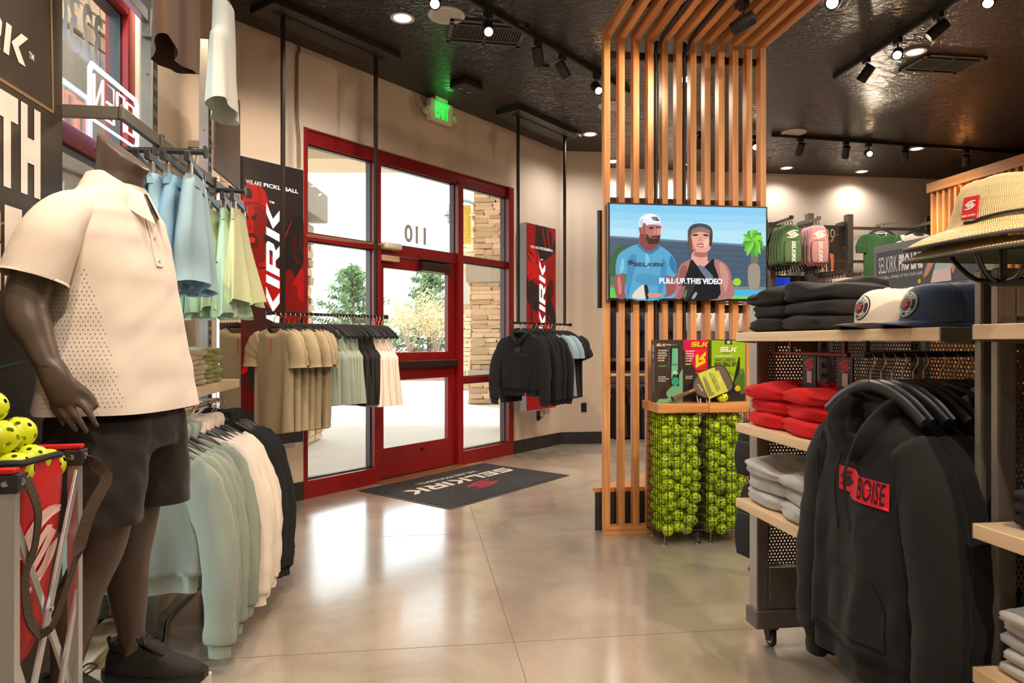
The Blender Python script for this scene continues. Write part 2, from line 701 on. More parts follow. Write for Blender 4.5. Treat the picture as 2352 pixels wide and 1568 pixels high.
mb.box((cornerL - rear).dot(U) - 0.1, XR, YN - 0.1, YN, 0, CEIL)
struct('wall_rear', mb, WALL, None, B, RY)
for nm, x0, x1 in (('baseboard_left', 0.0, 0.655), ('baseboard_right', 3.515, 4.48)):
    mb = MB()
    mb.box(x0, x1, -0.014, 0, 0.0, 0.15)
    struct(nm, mb, BLACKBASE, None, A, RD, bevel=0.003)
mb = MB()
mb.box(0.004, JOG, -0.014, 0, 0, 0.15)
struct('baseboard_back', mb, BLACKBASE, None, B, RY, bevel=0.003)
mb = MB()
mb.box(JOG, XR, JY - 0.014, JY, 0, 0.15)
struct('baseboard_far', mb, BLACKBASE, None, B, RY)

# ---- storefront in the door wall
sf = thing('trim_1', None, None, A, RD)
sf['kind'] = 'structure'
Y0, Y1 = 0.03, 0.13


def member(nm, x0, x1, z0, z1, y0=Y0, y1=Y1, parent=sf, m=RED):
    b = MB()
    b.box(x0, x1, y0, y1, z0, z1)
    return b.build(nm, m, parent, bevel=0.003)


mb = MB()
mb.box(-0.1, 4.6, 0.0, 0.25, -0.12, -0.0005)
mb.build('foundation_edge', mat('pale_concrete', (206, 200, 190), 0.8, var=0.04, vscale=1.5), sf)
member('jamb', 0.658, 0.70, 0, 3.07, -.004)
member('jamb', 3.42, 3.512, 0, 3.07, -.004)
member('mullion', 1.425, 1.50, 0, 2.97, 0.0)
member('mullion', 2.56, 2.64, 0, 2.97, 0.0)
member('head', 0.70, 3.42, 2.95, 3.07)
member('sill', 0.70, 1.425, 0, 0.145, -.004)
member('sill', 2.64, 3.42, 0, 0.145, -.004)
member('transom', 0.70, 1.425, 2.145, 2.205)
member('transom', 1.50, 2.56, 2.115, 2.215)
member('transom', 2.64, 3.42, 2.145, 2.205)
member('transom', 2.64, 3.42, 0.86, 0.92)
mb = MB()
mb.box(1.44, 2.60, -0.12, 0.14, 0, 0.012)
mb.build('threshold', mat('bronze_threshold', (176, 132, 92), 0.35, 0.6), sf, bevel=0.004)


def panes(name, rects, parent_extra=None, loc=A, rz=RD):
    w = thing(name, None, None, loc, rz)
    w['kind'] = 'structure'
    for x0, x1, z0, z1 in rects:
        b = MB()
        b.box(x0, x1, 0.078, 0.084, z0, z1)
        b.build('pane', GLASS, w)
        g = MB()
        for a0, a1, c0, c1 in ((x0, x1, z0, z0 + .012), (x0, x1, z1 - .012, z1), (x0, x0 + .012, z0, z1), (x1 - .012, x1, z0, z1)):
            g.box(a0, a1, 0.055, 0.105, c0, c1)
        g.build('gasket', GASKET, w)
    return w


panes('window_1', [(0.70, 1.425, 0.145, 2.145), (0.70, 1.425, 2.205, 2.95)])
panes('window_2', [(2.64, 3.42, 0.145, 0.86), (2.64, 3.42, 0.92, 2.145), (2.64, 3.42, 2.205, 2.95)])
w3 = panes('window_3', [(1.50, 2.56, 2.215, 2.95)])
FROST = mat('pale_vinyl_numerals', (176, 178, 168), 0.6)
tb = text_mb('110', 0.235, 'CENTER', 0.03, 0.95)
tb.v = [(-x, y, z) for x, y, z in tb.v]
link('unit_number', tb.mesh('unit_number', FROST), w3, (2.03, 0.077, 2.345))

dr = thing('door_1', None, None, A, RD)
dr['kind'] = 'structure'
mb = MB()
mb.box(1.505, 1.575, 0.05, 0.10, 0.02, 2.11)
mb.box(2.455, 2.555, 0.05, 0.10, 0.02, 2.11)
mb.box(1.575, 2.455, 0.05, 0.10, 0.02, 0.30)
mb.box(1.575, 2.455, 0.05, 0.10, 0.93, 1.195)
mb.box(1.575, 2.455, 0.05, 0.10, 1.99, 2.11)
mb.build('leaf_frame', RED, dr, bevel=0.003)
for z0, z1 in ((0.30, 0.93), (1.195, 1.99)):
    b = MB()
    b.box(1.575, 2.455, 0.072, 0.078, z0, z1)
    b.build('pane', GLASS, dr)
mb = MB()
mb.box(1.53, 2.53, -0.02, 0.045, 1.045, 1.115)
mb.build('push_bar', mat('dark_bronze', (58, 44, 36), 0.4, 0.5), dr, bevel=0.012, seg=3)
mb = MB()
mb.box(2.02, 2.42, -0.02, 0.05, 1.995, 2.085)
mb.box(2.02, 2.44, -0.005, 0.03, 2.10, 2.12)
mb.build('door_closer', mat('dark_bronze'), dr, bevel=0.006)
mb = MB()
mb.box(1.51, 1.72, -0.012, 0.05, 2.05, 2.10)
mb.build('alarm_contact', mat('tan_plastic', (206, 172, 138), 0.5), dr, bevel=0.004)
mb = MB()
mb.tube([(2.06, 0.045, 0.235), (2.09, 0.045, 0.235)], 0.012, 10)
mb.build('lock_button', BLACKM, dr, smooth=True)
mb = MB()
mb.box(1.50, 2.56, 0.04, 0.11, 0.0, 0.02)
mb.build('door_sweep', BLACKM, dr)

# motion sensor and conduit on the storefront
mb = MB()
mb.tube(smooth_path([(0.66, -0.05, 2.17), (0.9, -0.03, 2.175), (1.5, -0.03, 2.185)], 4), 0.011, 8)
solo('conduit_rail', mb, mat('copper_toned_steel', (178, 140, 108), 0.35, 0.7), 'slim metal conduit running along the red transom above the left sidelight', 'conduit', A, RD, smooth=True)
mb = MB()
mb.box(1.50, 1.70, -0.075, 0.03, 2.155, 2.215)
solo('door_sensor', mb, mat('white_plastic', (226, 214, 196), 0.45), 'white rounded motion sensor above the hinge side of the door', 'sensor', A, RD, smooth=True, bevel=0.018, seg=3)
mb = MB()
mb.tube(smooth_path([(0.60, -0.02, 3.72), (0.60, -0.02, 3.66), (0.585, -0.018, 3.60), (0.585, -0.018, 3.15), (0.60, -0.018, 2.98), (0.605, -0.018, 2.72)], 5), 0.011, 8)
solo('wall_conduit', mb, mat('galvanised_steel', (150, 140, 125), 0.35, 0.8), 'thin galvanised conduit running down from the ceiling beside the red door frame', 'conduit', A, RD, smooth=True)

# ---- window in the left wall
w4 = thing('trim_2', None, None, A, RL)
w4['kind'] = 'structure'
mb = MB()
mb.box(-7, 0.1, 0.0, 0.25, -0.12, -0.0005)
mb.build('foundation_edge', mat('pale_concrete'), w4)
member('jamb', -1.70, -1.62, 0, 3.06, 0.02, 0.13, w4)
member('jamb', -3.3, -3.22, 0, 3.06, 0.02, 0.13, w4)
member('head', -3.22, -1.70, 2.93, 3.06, 0.02, 0.13, w4)
member('sill', -3.22, -1.70, 0, 0.145, 0.02, 0.13, w4)
member('transom', -3.22, -1.70, 2.13, 2.205, 0.02, 0.13, w4)
w5 = panes('window_4', [(-3.22, -1.70, 0.145, 2.13), (-3.22, -1.70, 2.205, 2.93)], None, A, RL)
tb = text_mb('3230', 0.36, 'CENTER', 0.02, 0.62)
tb.v = [(-x, y, z) for x, y, z in tb.v]
link('street_number', tb.mesh('street_number', mat('pale_vinyl_digits', (214, 226, 214), 0.6)), w5, (-2.06, 0.077, 2.69))

# neon sign hanging inside the left window (its letters face the street)
ns = thing('neon_sign', 'glowing blue and red neon OPEN sign hanging inside the left window', 'sign', A + V * -1.97, RL)
NB = mat('neon_blue_white', (190, 205, 255), 0.3, emit=5)
NR = mat('neon_red', (255, 120, 110), 0.3, emit=3.2)
mb = MB()
rr_ = [(-.25, .02), (-.25, .20), (-.23, .23), (.23, .23), (.25, .20), (.25, .02), (.23, -.01), (-.23, -.01)]
mb.tube([(x, -0.03, 2.265 + z) for x, z in rr_ + rr_[:2]], 0.0065, 6)
mb.tube([(x * .94, -0.03, 2.267 + z * .94) for x, z in rr_ + rr_[:2]], 0.005, 6)
mb.build('border_tube', NB, ns, smooth=True)
for k, (ch, strokes) in enumerate((('O', [[(-.04, .04), (-.04, .18), (.04, .18), (.04, .04), (-.04, .04)]]), ('P', [[(-.04, .03), (-.04, .19), (.035, .19), (.035, .11), (-.04, .11)]]), ('E', [[(.04, .03), (-.04, .03), (-.04, .19), (.04, .19)], [(-.04, .11), (.03, .11)]]), ('N', [[(-.04, .03), (-.04, .19), (.04, .03), (.04, .19)]]))):
    mb = MB()
    cx = 0.165 - 0.11 * k
    for st in strokes:
        mb.tube([(cx - x, -0.03, 2.265 + z) for x, z in st], 0.006, 6)
    mb.build('letter_tube', NR, ns, smooth=True)
for x in (-.15, .15):
    mb = MB()
    mb.tube([(x, -0.03, 2.495), (x, -0.03, 2.93)], 0.0012, 4)
    mb.build('hanging_wire', BLACKM, ns)

# wood blocking and a cable on the floor below the window
mb = MB()
mb.box(-3.15, -1.55, -0.20, -0.06, 0.0, 0.09)
solo('floor_beam', mb, wood('raw_pine_x', (196, 168, 128), (232, 212, 178), 'x'), 'raw pine beam lying on the floor under the left window', 'beam', A, RL, bevel=0.004)
mb = MB()
mb.tube(smooth_path([(-3.1, -0.30, 0.008), (-2.7, -0.27, 0.008), (-2.3, -0.34, 0.008), (-1.95, -0.26, 0.008), (-1.5, -0.28, 0.008)], 6), 0.006, 6)
solo('floor_cable', mb, BLACKM, 'black cable lying along the pine beam on the floor', 'cable', A, RL, smooth=True)

# ================================================================== OUTSIDE
mb = MB()
mb.prism([(-40, -5), (-1.9, -5), (-2.35, 4.9), (.45, 8.85), (1.1, 9.1), (20, 11.5), (20, 60), (-40, 60)], -0.2, -0.02, 'xy')
struct('exterior_pavement', mb, mat('pale_concrete', (206, 200, 190), 0.8, var=0.04, vscale=1.5))
mb = MB()
for p0, p1 in (((-3.9, 9.4), (-.6, 14.2)), ((-9, 13.0), (4, 13.0)), ((-3, 19), (2.5, 12.3))):
    d = (Vector(p1) - Vector(p0)).normalized()
    q = Vector((-d.y, d.x)) * 0.012
    mb.prism([(p0[0] - q.x, p0[1] - q.y), (p1[0] - q.x, p1[1] - q.y), (p1[0] + q.x, p1[1] + q.y), (p0[0] + q.x, p0[1] + q.y)], -0.03, -0.018, 'xy')
struct('exterior_joints', mb, mat('pavement_joint', (150, 145, 138), 0.9))
mb = MB()
mb.box(-30, 10, 23, 60, -0.05, 0.12)
struct('exterior_planting_bed', mb, mat('mulch', (150, 116, 96), 0.9, bump=0.4, bscale=20, var=0.2, vscale=3))

STONE = mat('tan_ledge_stone', (206, 172, 138), 0.85, bump=0.5, bscale=18, var=0.12, vscale=7, rnd=0.26)
STUC = mat('grey_stucco', (172, 160, 146), 0.9, bump=0.5, bscale=160)
_stone = []
rs = random.Random(5)
for k in range(6):
    b = MB()
    b.box(-.5, .5, -.5, .5, -.5, .5)
    me = b.mesh('stone', STONE)
    for v in me.vertices:
        v.co += Vector((rs.uniform(-.06, .06), rs.uniform(-.12, .12), rs.uniform(-.10, .10)))
    _stone.append(me)


def ledge(parent, x0, x1, y, z0, z1, side=None, ch=(0.07, 0.12), limit=290):
    """courses of ledge stone on the face y (looking to -y); side=(x, y0, y1, sign) adds a return face"""
    n = 0
    z = z0
    while z < z1 - 0.03:
        h = min(rs.uniform(*ch), z1 - z)
        for ax in (0, 1):
            a0, a1 = (x0, x1) if ax == 0 else ((side[1], side[2]) if side else (0, 0))
            a = a0
            while a < a1 - 0.02 and n < limit:
                L = min(rs.uniform(.16, .46), a1 - a)
                if a1 - a - L < 0.08:
                    L = a1 - a
                o = link('stone', rs.choice(_stone), parent)
                pr = rs.uniform(.03, .075)
                if ax == 0:
                    o.location = (a + L / 2, y - pr / 2, z + h / 2)
                    o.scale = (L * .97, pr + .04, h * .94)
                else:
                    o.location = (side[0] + side[3] * pr / 2, a + L / 2, z + h / 2)
                    o.scale = (pr + .04, L * .97, h * .94)
                n += 1
                a += L
        z += h


def column(name, label, x0, x1, y0, y1, tiers, ch, rot=0.0, sides=1):
    t = thing(name, label, 'column', ((x0 + x1) / 2, (y0 + y1) / 2, 0))
    hx, hy = (x1 - x0) / 2, (y1 - y0) / 2
    core = MB()
    caps = []
    for kind, z0, z1, g in tiers:
        if kind == 's':
            core.box(-hx + .05 - g, hx - .05 + g, -hy + .05 - g, hy - .05 + g, z0, z1)
            ledge(t, -hx - g, hx + g, -hy + .03 - g, z0, z1, ((-hx + .03 - g, -hy - g, hy + g, -1) if sides < 0 else (hx - .03 + g, -hy - g, hy + g, 1)), ch)
        else:
            caps.append((z0, z1, g))
    core.build('core', mat('stone_mortar', (150, 124, 100), 0.95), t)
    for z0, z1, g in caps:
        b = MB()
        b.box(-hx - g, hx + g, -hy - g, hy + g, z0, z1)
        b.build('stucco_cap', STUC, t, bevel=0.02)
    return t


column('stone_column', 'tan ledge stone column with grey cap seen through the right sidelight', -0.84, 0.5, 14.4, 15.6, [('s', 0, .62, .04), ('c', .62, .70, .09), ('s', .70, 2.55, 0), ('c', 2.55, 3.0, .13), ('s', 3.0, 4.95, -.06)], (0.075, 0.13), sides=-1)
column('stone_column', 'farther ledge stone column peeking out left of the tan one outside', -1.55, -0.9, 18.6, 19.8, [('s', 0, 2.3, 0), ('c', 2.3, 3.1, .1), ('s', 3.1, 4.95, -.05)], (0.09, 0.15), sides=-1)
column('stone_column', 'pale ledge stone column just outside the left sidelight', -3.85, -2.73, 8.3, 9.2, [('s', 0, .72, .12), ('s', .72, 2.58, 0), ('c', 2.60, 2.86, .05), ('c', 2.92, 3.30, .20), ('s', 3.30, 4.95, -.10)], (0.07, 0.12))
t = thing('stucco_pier', 'grey stucco pier with stone top outside the left window', 'column', (-3.45, 3.7, 0))
mb = MB()
mb.box(-.5, .5, -1.0, 1.6, -0.02, 2.42)
mb.box(-.52, .52, -1.02, 1.62, 2.44, 2.60)
mb.box(-.5, .5, -1.0, 1.6, 2.62, 3.38)
mb.box(-.48, .48, -.98, 1.58, 2.40, 2.64)
mb.build('stucco_body', STUC, t, bevel=0.01)
mb = MB()
mb.box(-.40, .40, -.9, 1.5, 3.38, 4.95)
mb.build('core', mat('stone_mortar'), t)
ledge(t, -.45, .45, -.9, 3.4, 4.9, (.42, -.95, 1.55, 1), (0.09, 0.14), 200)
mb = MB()
mb.box(-11, 6, 13.0, 14.1, 4.78, 4.97)
mb.prism([(-12, 2), (-2.6, 2), (-2.6, 5.2), (.4, 9.0), (.4, 9.2), (6, 10), (6, 13.0), (-12, 13.0)], 4.97, 5.05, 'xy')
o = solo('entry_canopy', mb, mat('tan_soffit', (196, 172, 146), 0.9), 'tan canopy roof over the walk outside the door', 'canopy')
mb = MB()
mb.box(-1.08, -0.86, 14.25, 14.4, 3.35, 4.15)
mb.box(-1.03, -0.92, 14.22, 14.25, 3.45, 4.05)
solo('wall_sign', mb, mat('yellow_sign', (222, 190, 84), 0.5), 'small yellow sign hung on the left face of the tan stone column outside', 'sign', bevel=0.01)
mb = MB()
mb.box(-.22, .22, -.18, .18, 0, .42)
solo('planter_box', mb, STUC, 'low grey concrete planter standing on the pavement by the right sidelight', 'planter', (0.06, 10.3, -0.02), 0.2, bevel=0.01)

# street lamp, trees and shrubs far outside
t = thing('street_lamp', 'grey lantern street lamp outside above the transom glass', 'lamp', (-1.75, 20.0, 0))
mb = MB()
mb.tube(smooth_path([(.75, 0, 0), (.75, 0, 4.9), (.6, 0, 5.35), (.2, 0, 5.42), (0, 0, 5.32)], 5), 0.05, 8)
mb.build('pole', mat('grey_paint', (120, 122, 124), .5), t, smooth=True)
mb = MB()
mb.lathe([(.05, 5.34), (.12, 5.30), (.14, 5.16), (.24, 5.02), (.25, 4.98), (.16, 4.97), (.15, 4.78), (.05, 4.74)], 14)
mb.build('lantern', mat('grey_paint'), t, smooth=True)


def leaves(n, fn, size, seed):
    r = random.Random(seed)
    b = MB()
    for _ in range(n):
        p = Vector(fn(r))
        s = size * r.uniform(.6, 1.3)
        a = Vector((r.gauss(0, 1), r.gauss(0, 1), r.gauss(0, 1))).normalized()
        c = a.orthogonal().normalized() * s
        d = a.cross(c).normalized() * s * r.uniform(.35, .8)
        b.add([p - c, p - d * .6, p + c, p + d * .6], [(0, 1, 2, 3)])
    return b


def pine(x, y, h, r, label, seed):
    t = thing('pine_tree', label, 'tree', (x, y, 0))
    b = MB()
    b.tube([(0, 0, 0), (.05, 0, h * .5), (0, 0, h * .97)], [.13, .08, .02], 8)
    rr = random.Random(seed)
    br = []
    for k in range(46):
        zz = .10 + .86 * k / 46
        ang = k * 2.4 + rr.uniform(-.4, .4)
        L = r * (1 - zz) ** .75 * rr.uniform(.75, 1.2) + .08
        br.append((zz * h, ang, L))
        b.tube([(0, 0, zz * h), (math.cos(ang) * L, math.sin(ang) * L, zz * h + L * .18)], [.025, .006], 5)
    b.build('trunk', mat('bark', (110, 88, 70), .9), t)

    def fn(q):
        zz, ang, L = q.choice(br)
        f = q.uniform(.15, 1.08)
        return (math.cos(ang) * L * f + q.gauss(0, .09), math.sin(ang) * L * f + q.gauss(0, .09), zz + L * .18 * f + q.gauss(0, .09))
    o = leaves(9000, fn, .095, seed).build('needles', mat('pine_needles', (112, 140, 96), .8, var=.25, vscale=2), t)
    o['kind'] = 'stuff'


def bloom(x, y, h, r, label, seed):
    t = thing('ornamental_tree', label, 'tree', (x, y, 0))
    b = MB()
    rr = random.Random(seed)
    tips = []
    b.tube([(0, 0, 0), (.02, 0, h * .30)], [.07, .055], 7)
    for k in range(13):
        ang = k * 2.1 + rr.uniform(-.5, .5)
        q = Vector((math.cos(ang) * r * .35, math.sin(ang) * r * .35, h * .55))
        e = Vector((math.cos(ang) * r * rr.uniform(.4, .95), math.sin(ang) * r * rr.uniform(.4, .95), h * rr.uniform(.55, .98)))
        b.tube(smooth_path([(0, 0, h * .27), q, e], 3), [.04, .034, .028, .022, .016, .012, .006], 5)
        tips += [q.lerp(e, f) for f in (.35, .6, .85, 1.0)]
    b.build('trunk', mat('pale_bark', (170, 152, 132), .9), t)
    o = leaves(4200, lambda q: q.choice(tips) + Vector((q.gauss(0, .22), q.gauss(0, .22), q.gauss(0, .20))), .05, seed).build('blossom', mat('pale_blossom', (206, 192, 148), .8, var=.2, vscale=3), t)
    o['kind'] = 'stuff'


pine(-6.9, 29.5, 4.7, 2.3, 'green pine tree outside seen through the left sidelight', 3)
pine(-3.9, 32.0, 5.0, 1.9, 'dark green pine tree outside rising behind the blossoming trees', 4)
bloom(-3.75, 25.0, 3.3, 1.15, 'pale blossoming tree with forked trunk outside behind the door glass', 7)
bloom(-2.95, 26.5, 3.0, 0.9, 'smaller blossoming tree outside to the right of the forked one', 8)
for k, x in enumerate((-8.6, -7.4, -6.3, -5.2, -4.3, -3.4, -2.5, -1.6)):
    t = thing('red_shrub', 'low red-leaved shrub in the hedge row outside below the trees', 'shrub', (x, 24.6 + .2 * (k % 2), .1), 0, 'red shrubs outside')
    o = leaves(900, lambda q: (q.gauss(0, .36), q.gauss(0, .25), abs(q.gauss(.42, .26))), .055, 20 + k).build('foliage', mat('red_leaves', (142, 78, 84), .8, var=.25, vscale=4), t)
    o['kind'] = 'stuff'
    b = MB()
    for q in range(5):
        b.tube([(0, 0, 0), (math.cos(q * 1.3) * .3, math.sin(q * 1.3) * .2, .6)], [.015, .006], 4)
    b.build('stem', mat('bark'), t)

# ================================================================== CEILING FIXTURES AND LAMPS
GLOWC = mat('downlight_diffuser', (255, 244, 232), 0.4, emit=7)
GLOWW = mat('spot_lens_glow', (255, 214, 160), 0.4, emit=22)
WHITEP = mat('white_trim_plastic', (214, 206, 194), 0.5)
BLK = mat('black_powdercoat', (30, 29, 28), 0.5)


def lamp(parent, kind, energy, color, loc, direction, size=0.03, angle=60, blend=0.6):
    d = bpy.data.lights.new('bulb', kind)
    d.energy = energy
    d.color = color
    if kind == 'SPOT':
        d.spot_size = math.radians(angle)
        d.spot_blend = blend
        d.shadow_soft_size = size
    o = bpy.data.objects.new('bulb', d)
    COL.objects.link(o)
    o.parent = parent
    o.location = loc
    o.rotation_euler = Vector(direction).to_track_quat('-Z', 'Y').to_euler()
    return o


def downlight(x, y, label, w=1.0):
    t = thing('recessed_downlight', label, 'light', (x, y, CEIL))
    b = MB()
    b.lathe([(.062, .0), (.070, -.004), (.088, -.006), (.092, -.001), (.092, .0)], 28, caps=False)
    b.build('trim_ring', WHITEP, t, smooth=True)
    b = MB()
    b.lathe([(.001, -.0035), (.063, -.0035)], 28, caps=False)
    b.build('diffuser', GLOWC, t)
    lamp(t, 'SPOT', DOWN_W * w, COOL, (0, 0, -.02), (0, 0, -1), .06, 150, .8)


DL = [(-.82, 5.11, 'round white downlight glowing nearest the ceiling speaker above the rail of tees', 1.0),
      (.91, 7.97, 'round downlight glowing beside the second ceiling-hung plate', 1.0),
      (1.36, 9.17, 'small downlight seen between the first slats near the back corner', 1.0),
      (3.83, 9.52, 'downlight over the far wall above the hanging sling bags', .55),
      (5.08, 8.57, 'oval downlight near the far track in front of the cash wrap', 1.0),
      (3.37, 5.71, 'bright downlight touching the flaring spotlight', 1.0),
      (4.98, 9.72, 'small downlight glowing just below the starburst spotlight', .6),
      (2.32, 9.35, 'small downlight seen between the middle slats over the far wall', 1.0)]
for x, y, l, w in DL:
    downlight(x, y, l, w)
for x, y, l in ((-.6, 2.4, 'floor before the mannequin'), (1.3, 3.0, 'steel shelving'), (3.4, 2.9, 'header sign aisle'), (-.4, -.3, 'spot behind the camera'), (1.7, -.2, 'nearest shelving end'), (3.9, -.2, 'rear of the shop'), (5.6, 3.5, 'cash wrap front'), (5.6, 6.2, 'cash wrap back'), (1.6, 6.3, 'low bench')):  # extra downlights added for general fill in the room
    downlight(x, y, 'round fill downlight added above the ' + l, 1.0)


def speaker(x, y, label):
    t = thing('ceiling_speaker', label, 'speaker', (x, y, CEIL))
    b = MB()
    b.lathe([(.105, 0), (.112, -.008), (.135, -.010), (.140, -.002), (.140, 0)], 36, caps=False)
    b.build('rim', WHITEP, t, smooth=True)
    b = MB()
    b.lathe([(.001, -.009), (.11, -.006)], 36, caps=False)
    b.build('grille', mat('speaker_grille', (196, 190, 178), .6), t)


speaker(-.485, 5.06, 'round white ceiling speaker beside the first track spot')
speaker(3.26, 7.90, 'round white ceiling speaker before the far track')
speaker(1.02, 7.0, 'white ceiling speaker half hidden by the first slat')


def vent(x, y, rz, label, w=.30, d=.20):
    t = thing('air_vent', label, 'vent', (x, y, CEIL), rz)
    b = MB()
    for x0, x1, y0, y1 in ((-w, w, -d, -d + .03), (-w, w, d - .03, d), (-w, -w + .03, -d, d), (w - .03, w, -d, d), (-.008, .008, -d, d), (-w, w, -d + .07, -d + .085), (-w, w, d - .085, d - .07)):
        b.box(x0, x1, y0, y1, -.012, 0)
    b.build('frame', mat('dark_vent', (70, 64, 58), .45), t)
    n = 26
    fin = MB()
    fin.box(-.0025, .0025, -d + .085, d - .085, -.012, .0)
    me = fin.mesh('fin', mat('vent_fin', (92, 86, 76), .45))
    for k in range(n):
        link('fin', me, t, (-w + .04 + (2 * w - .08) * k / (n - 1), 0, 0), (0, .5, 0))
    b = MB()
    b.box(-w + .02, w - .02, -d + .02, d - .02, -.003, -.0015)
    b.build('backing', mat('vent_dark', (14, 13, 12), .8), t)


vent(-.20, 5.35, RY + .05, 'dark rectangular ceiling vent behind the glowing track spot')
vent(3.75, 5.95, RY, 'ceiling vent beside the flaring spotlight', .28, .18)
mb = MB()
mb.box(-.045, .045, -.035, .035, -.012, 0)
solo('blank_box_cover', mb, BLK, 'small square black cover on the ceiling below the dark track heads', 'cover', (.28, 6.02, CEIL), RY, bevel=.002)
t = thing('emergency_light', 'black emergency light unit on the ceiling by the exit sign', 'light', (-.425, 6.37, CEIL), RD)
mb = MB()
mb.box(-.13, .13, -.10, .10, -.075, 0)
mb.build('housing', BLK, t, bevel=.02, seg=3)
for k in (-1, 1):
    b = MB()
    b.lathe([(.001, -.080), (.02, -.080), (.024, -.074)], 12, caps=False)
    b.build('lens', mat('grey_lens', (120, 120, 116), .2), t, loc=(k * .06, .02, 0))

# exit sign
t = thing('exit_sign', 'white emergency exit sign with glowing green letters under the ceiling', 'sign', A + WD * 2.20 + Vector((math.sin(RD), -math.cos(RD), 0)) * .075, RD)
mb = MB()
mb.box(-.165, .165, -.032, .032, 3.475, 3.685)
mb.build('housing', mat('exit_white', (226, 214, 198), .45), t, bevel=.018, seg=3)
mb = MB()
mb.box(-.09, .09, -.03, .03, 3.685, CEIL)
mb.build('canopy_mount', mat('exit_white'), t, bevel=.006)
tb = fit('EXIT', -.10, .10, 3.505, 3.665, .045, 0)
link('lettering', tb.mesh('lettering', mat('exit_green', (30, 255, 70), .4, emit=.75)), t, (0, -.0330, 0))
for s in (-1, 1):
    mb = MB()
    mb.tube([(s * .165, 0, 3.56), (s * .20, 0, 3.56)], .014, 8)
    mb.lathe([(.001, .0), (.036, .0), (.044, .02), (.034, .05), (.012, .058)], 16, M=frame((s * .20, .005, 3.555), (1, 0, 0), (0, 0, 1), (0, -1, 0)))
    mb.build('lamp_head', mat('exit_white'), t, smooth=True)
gl = bpy.data.lights.new('green_bulb', 'POINT')
gl.energy, gl.color, gl.shadow_soft_size = .22, (.1, 1, .2), .05
go = bpy.data.objects.new('green_bulb', gl)
COL.objects.link(go)
go.parent = t
go.location = (0.0, -.12, 3.64)


# ---- tracks and their spot heads
def track(name, label, p0, p1, z=CEIL - .002):
    p0, p1 = Vector((*p0, 0)), Vector((*p1, 0))
    d = p1 - p0
    b = MB()
    L = d.length
    b.box(0, L, -.017, .017, z - .034, z)
    b.box(0, L, -.006, .006, z - .036, z - .033)
    return solo(name, b, BLK, label, 'track', p0, math.atan2(d.y, d.x), bevel=.002)


_head = {}


def head_parts():
    b = MB()
    b.lathe([(.030, -.002), (.040, 0), (.042, .01), (.042, .135), (.038, .142), (.001, .142)], 24, caps=False)
    h = b.mesh('barrel', BLK, True)
    b = MB()
    b.lathe([(.001, .012), (.036, .012)], 20, caps=False)
    l = b.mesh('lens', GLOWW)
    b = MB()
    b.box(-.034, .034, -.018, .018, -.075, -.036)
    b.tube([(0, 0, -.075), (0, 0, -.14)], .008, 8)
    a = b.mesh('adapter', BLK, False, .002)
    return h, l, a


HEAD = head_parts()


def spot(x, y, aim, label, z=CEIL, w=1.0, rz=0.0, angle=62):
    """the lens end of the barrel looks at aim"""
    t = thing('track_spotlight', label, 'light', (x, y, z), rz)
    link('adapter', HEAD[2], t)
    piv = Vector((0, 0, -.155))
    d = (Matrix.Rotation(-rz, 3, 'Z') @ (Vector(aim) - Vector((x, y, z - .155)))).normalized()
    q = (-d).to_track_quat('Z', 'Y')
    h = link('barrel', HEAD[0], t, piv + d * .075)
    h.rotation_euler = q.to_euler()
    l = link('lens', HEAD[1], h)
    lamp(t, 'SPOT', SPOT_W * w, WARM, piv + d * .095, d, .035, angle, .7)
    return t


T0, T1 = Vector((-2.02, 2.64)), Vector((1.12, 6.56))
td = (T1 - T0).normalized()
track('ceiling_track', 'black ceiling track running parallel to the door wall', T0, T1)


def on_t(f):
    p = T0.lerp(T1, f)
    return p.x, p.y


def tpx(px):
    """place on the track seen at that bearing"""
    r = (px - 1176) / 1568
    k = (r * T0.y - T0.x) / ((T1.x - T0.x) - r * (T1.y - T0.y))
    return on_t(k)


dw = lambda s, z: (A.x + WD.x * s, A.y + WD.y * s, z)
spot(*tpx(1000), (-.4, 2.2, 1.2), 'track spotlight with glowing lens at the top edge by the round speaker', rz=RD)
spot(*tpx(1121), (.1, 2.4, 1.4), 'track spotlight shining at us in front of the ceiling vent', rz=RD)
spot(*tpx(1236), (.75, 7.3, .4), 'dark track head pointing down to the right of the vent', rz=RD)
spot(*tpx(1292), (1.9, 6.6, 1.2), 'dark tilted track head left of the wooden slats', rz=RD)
spot(*tpx(1370), (1.25, 3.6, 1.6), 'glowing track spotlight right beside the first wooden slat', rz=RD, w=.5)
spot(*on_t(.10), (-1.65, 4.9, 1.4), 'track spotlight above the mannequin outside the picture', rz=RD, w=1.3)
spot(*on_t(.22), dw(.5, 2.0), 'track spotlight aimed at the left red lightbox outside the picture', rz=RD, w=1.2)
spot(*on_t(.34), dw(.75, 1.2), 'track spotlight aimed at the khaki tees outside the picture', rz=RD, w=1.0)

F0, F1 = room(2.3, -1.02).to_2d(), room(6.0, -.72).to_2d()
track('ceiling_track', 'long black ceiling track along the far wall', F0, F1)


def fpx(px):
    r = (px - 1176) / 1568
    k = (r * F0.y - F0.x) / ((F1.x - F0.x) - r * (F1.y - F0.y))
    p = F0.lerp(F1, k)
    return p.x, p.y


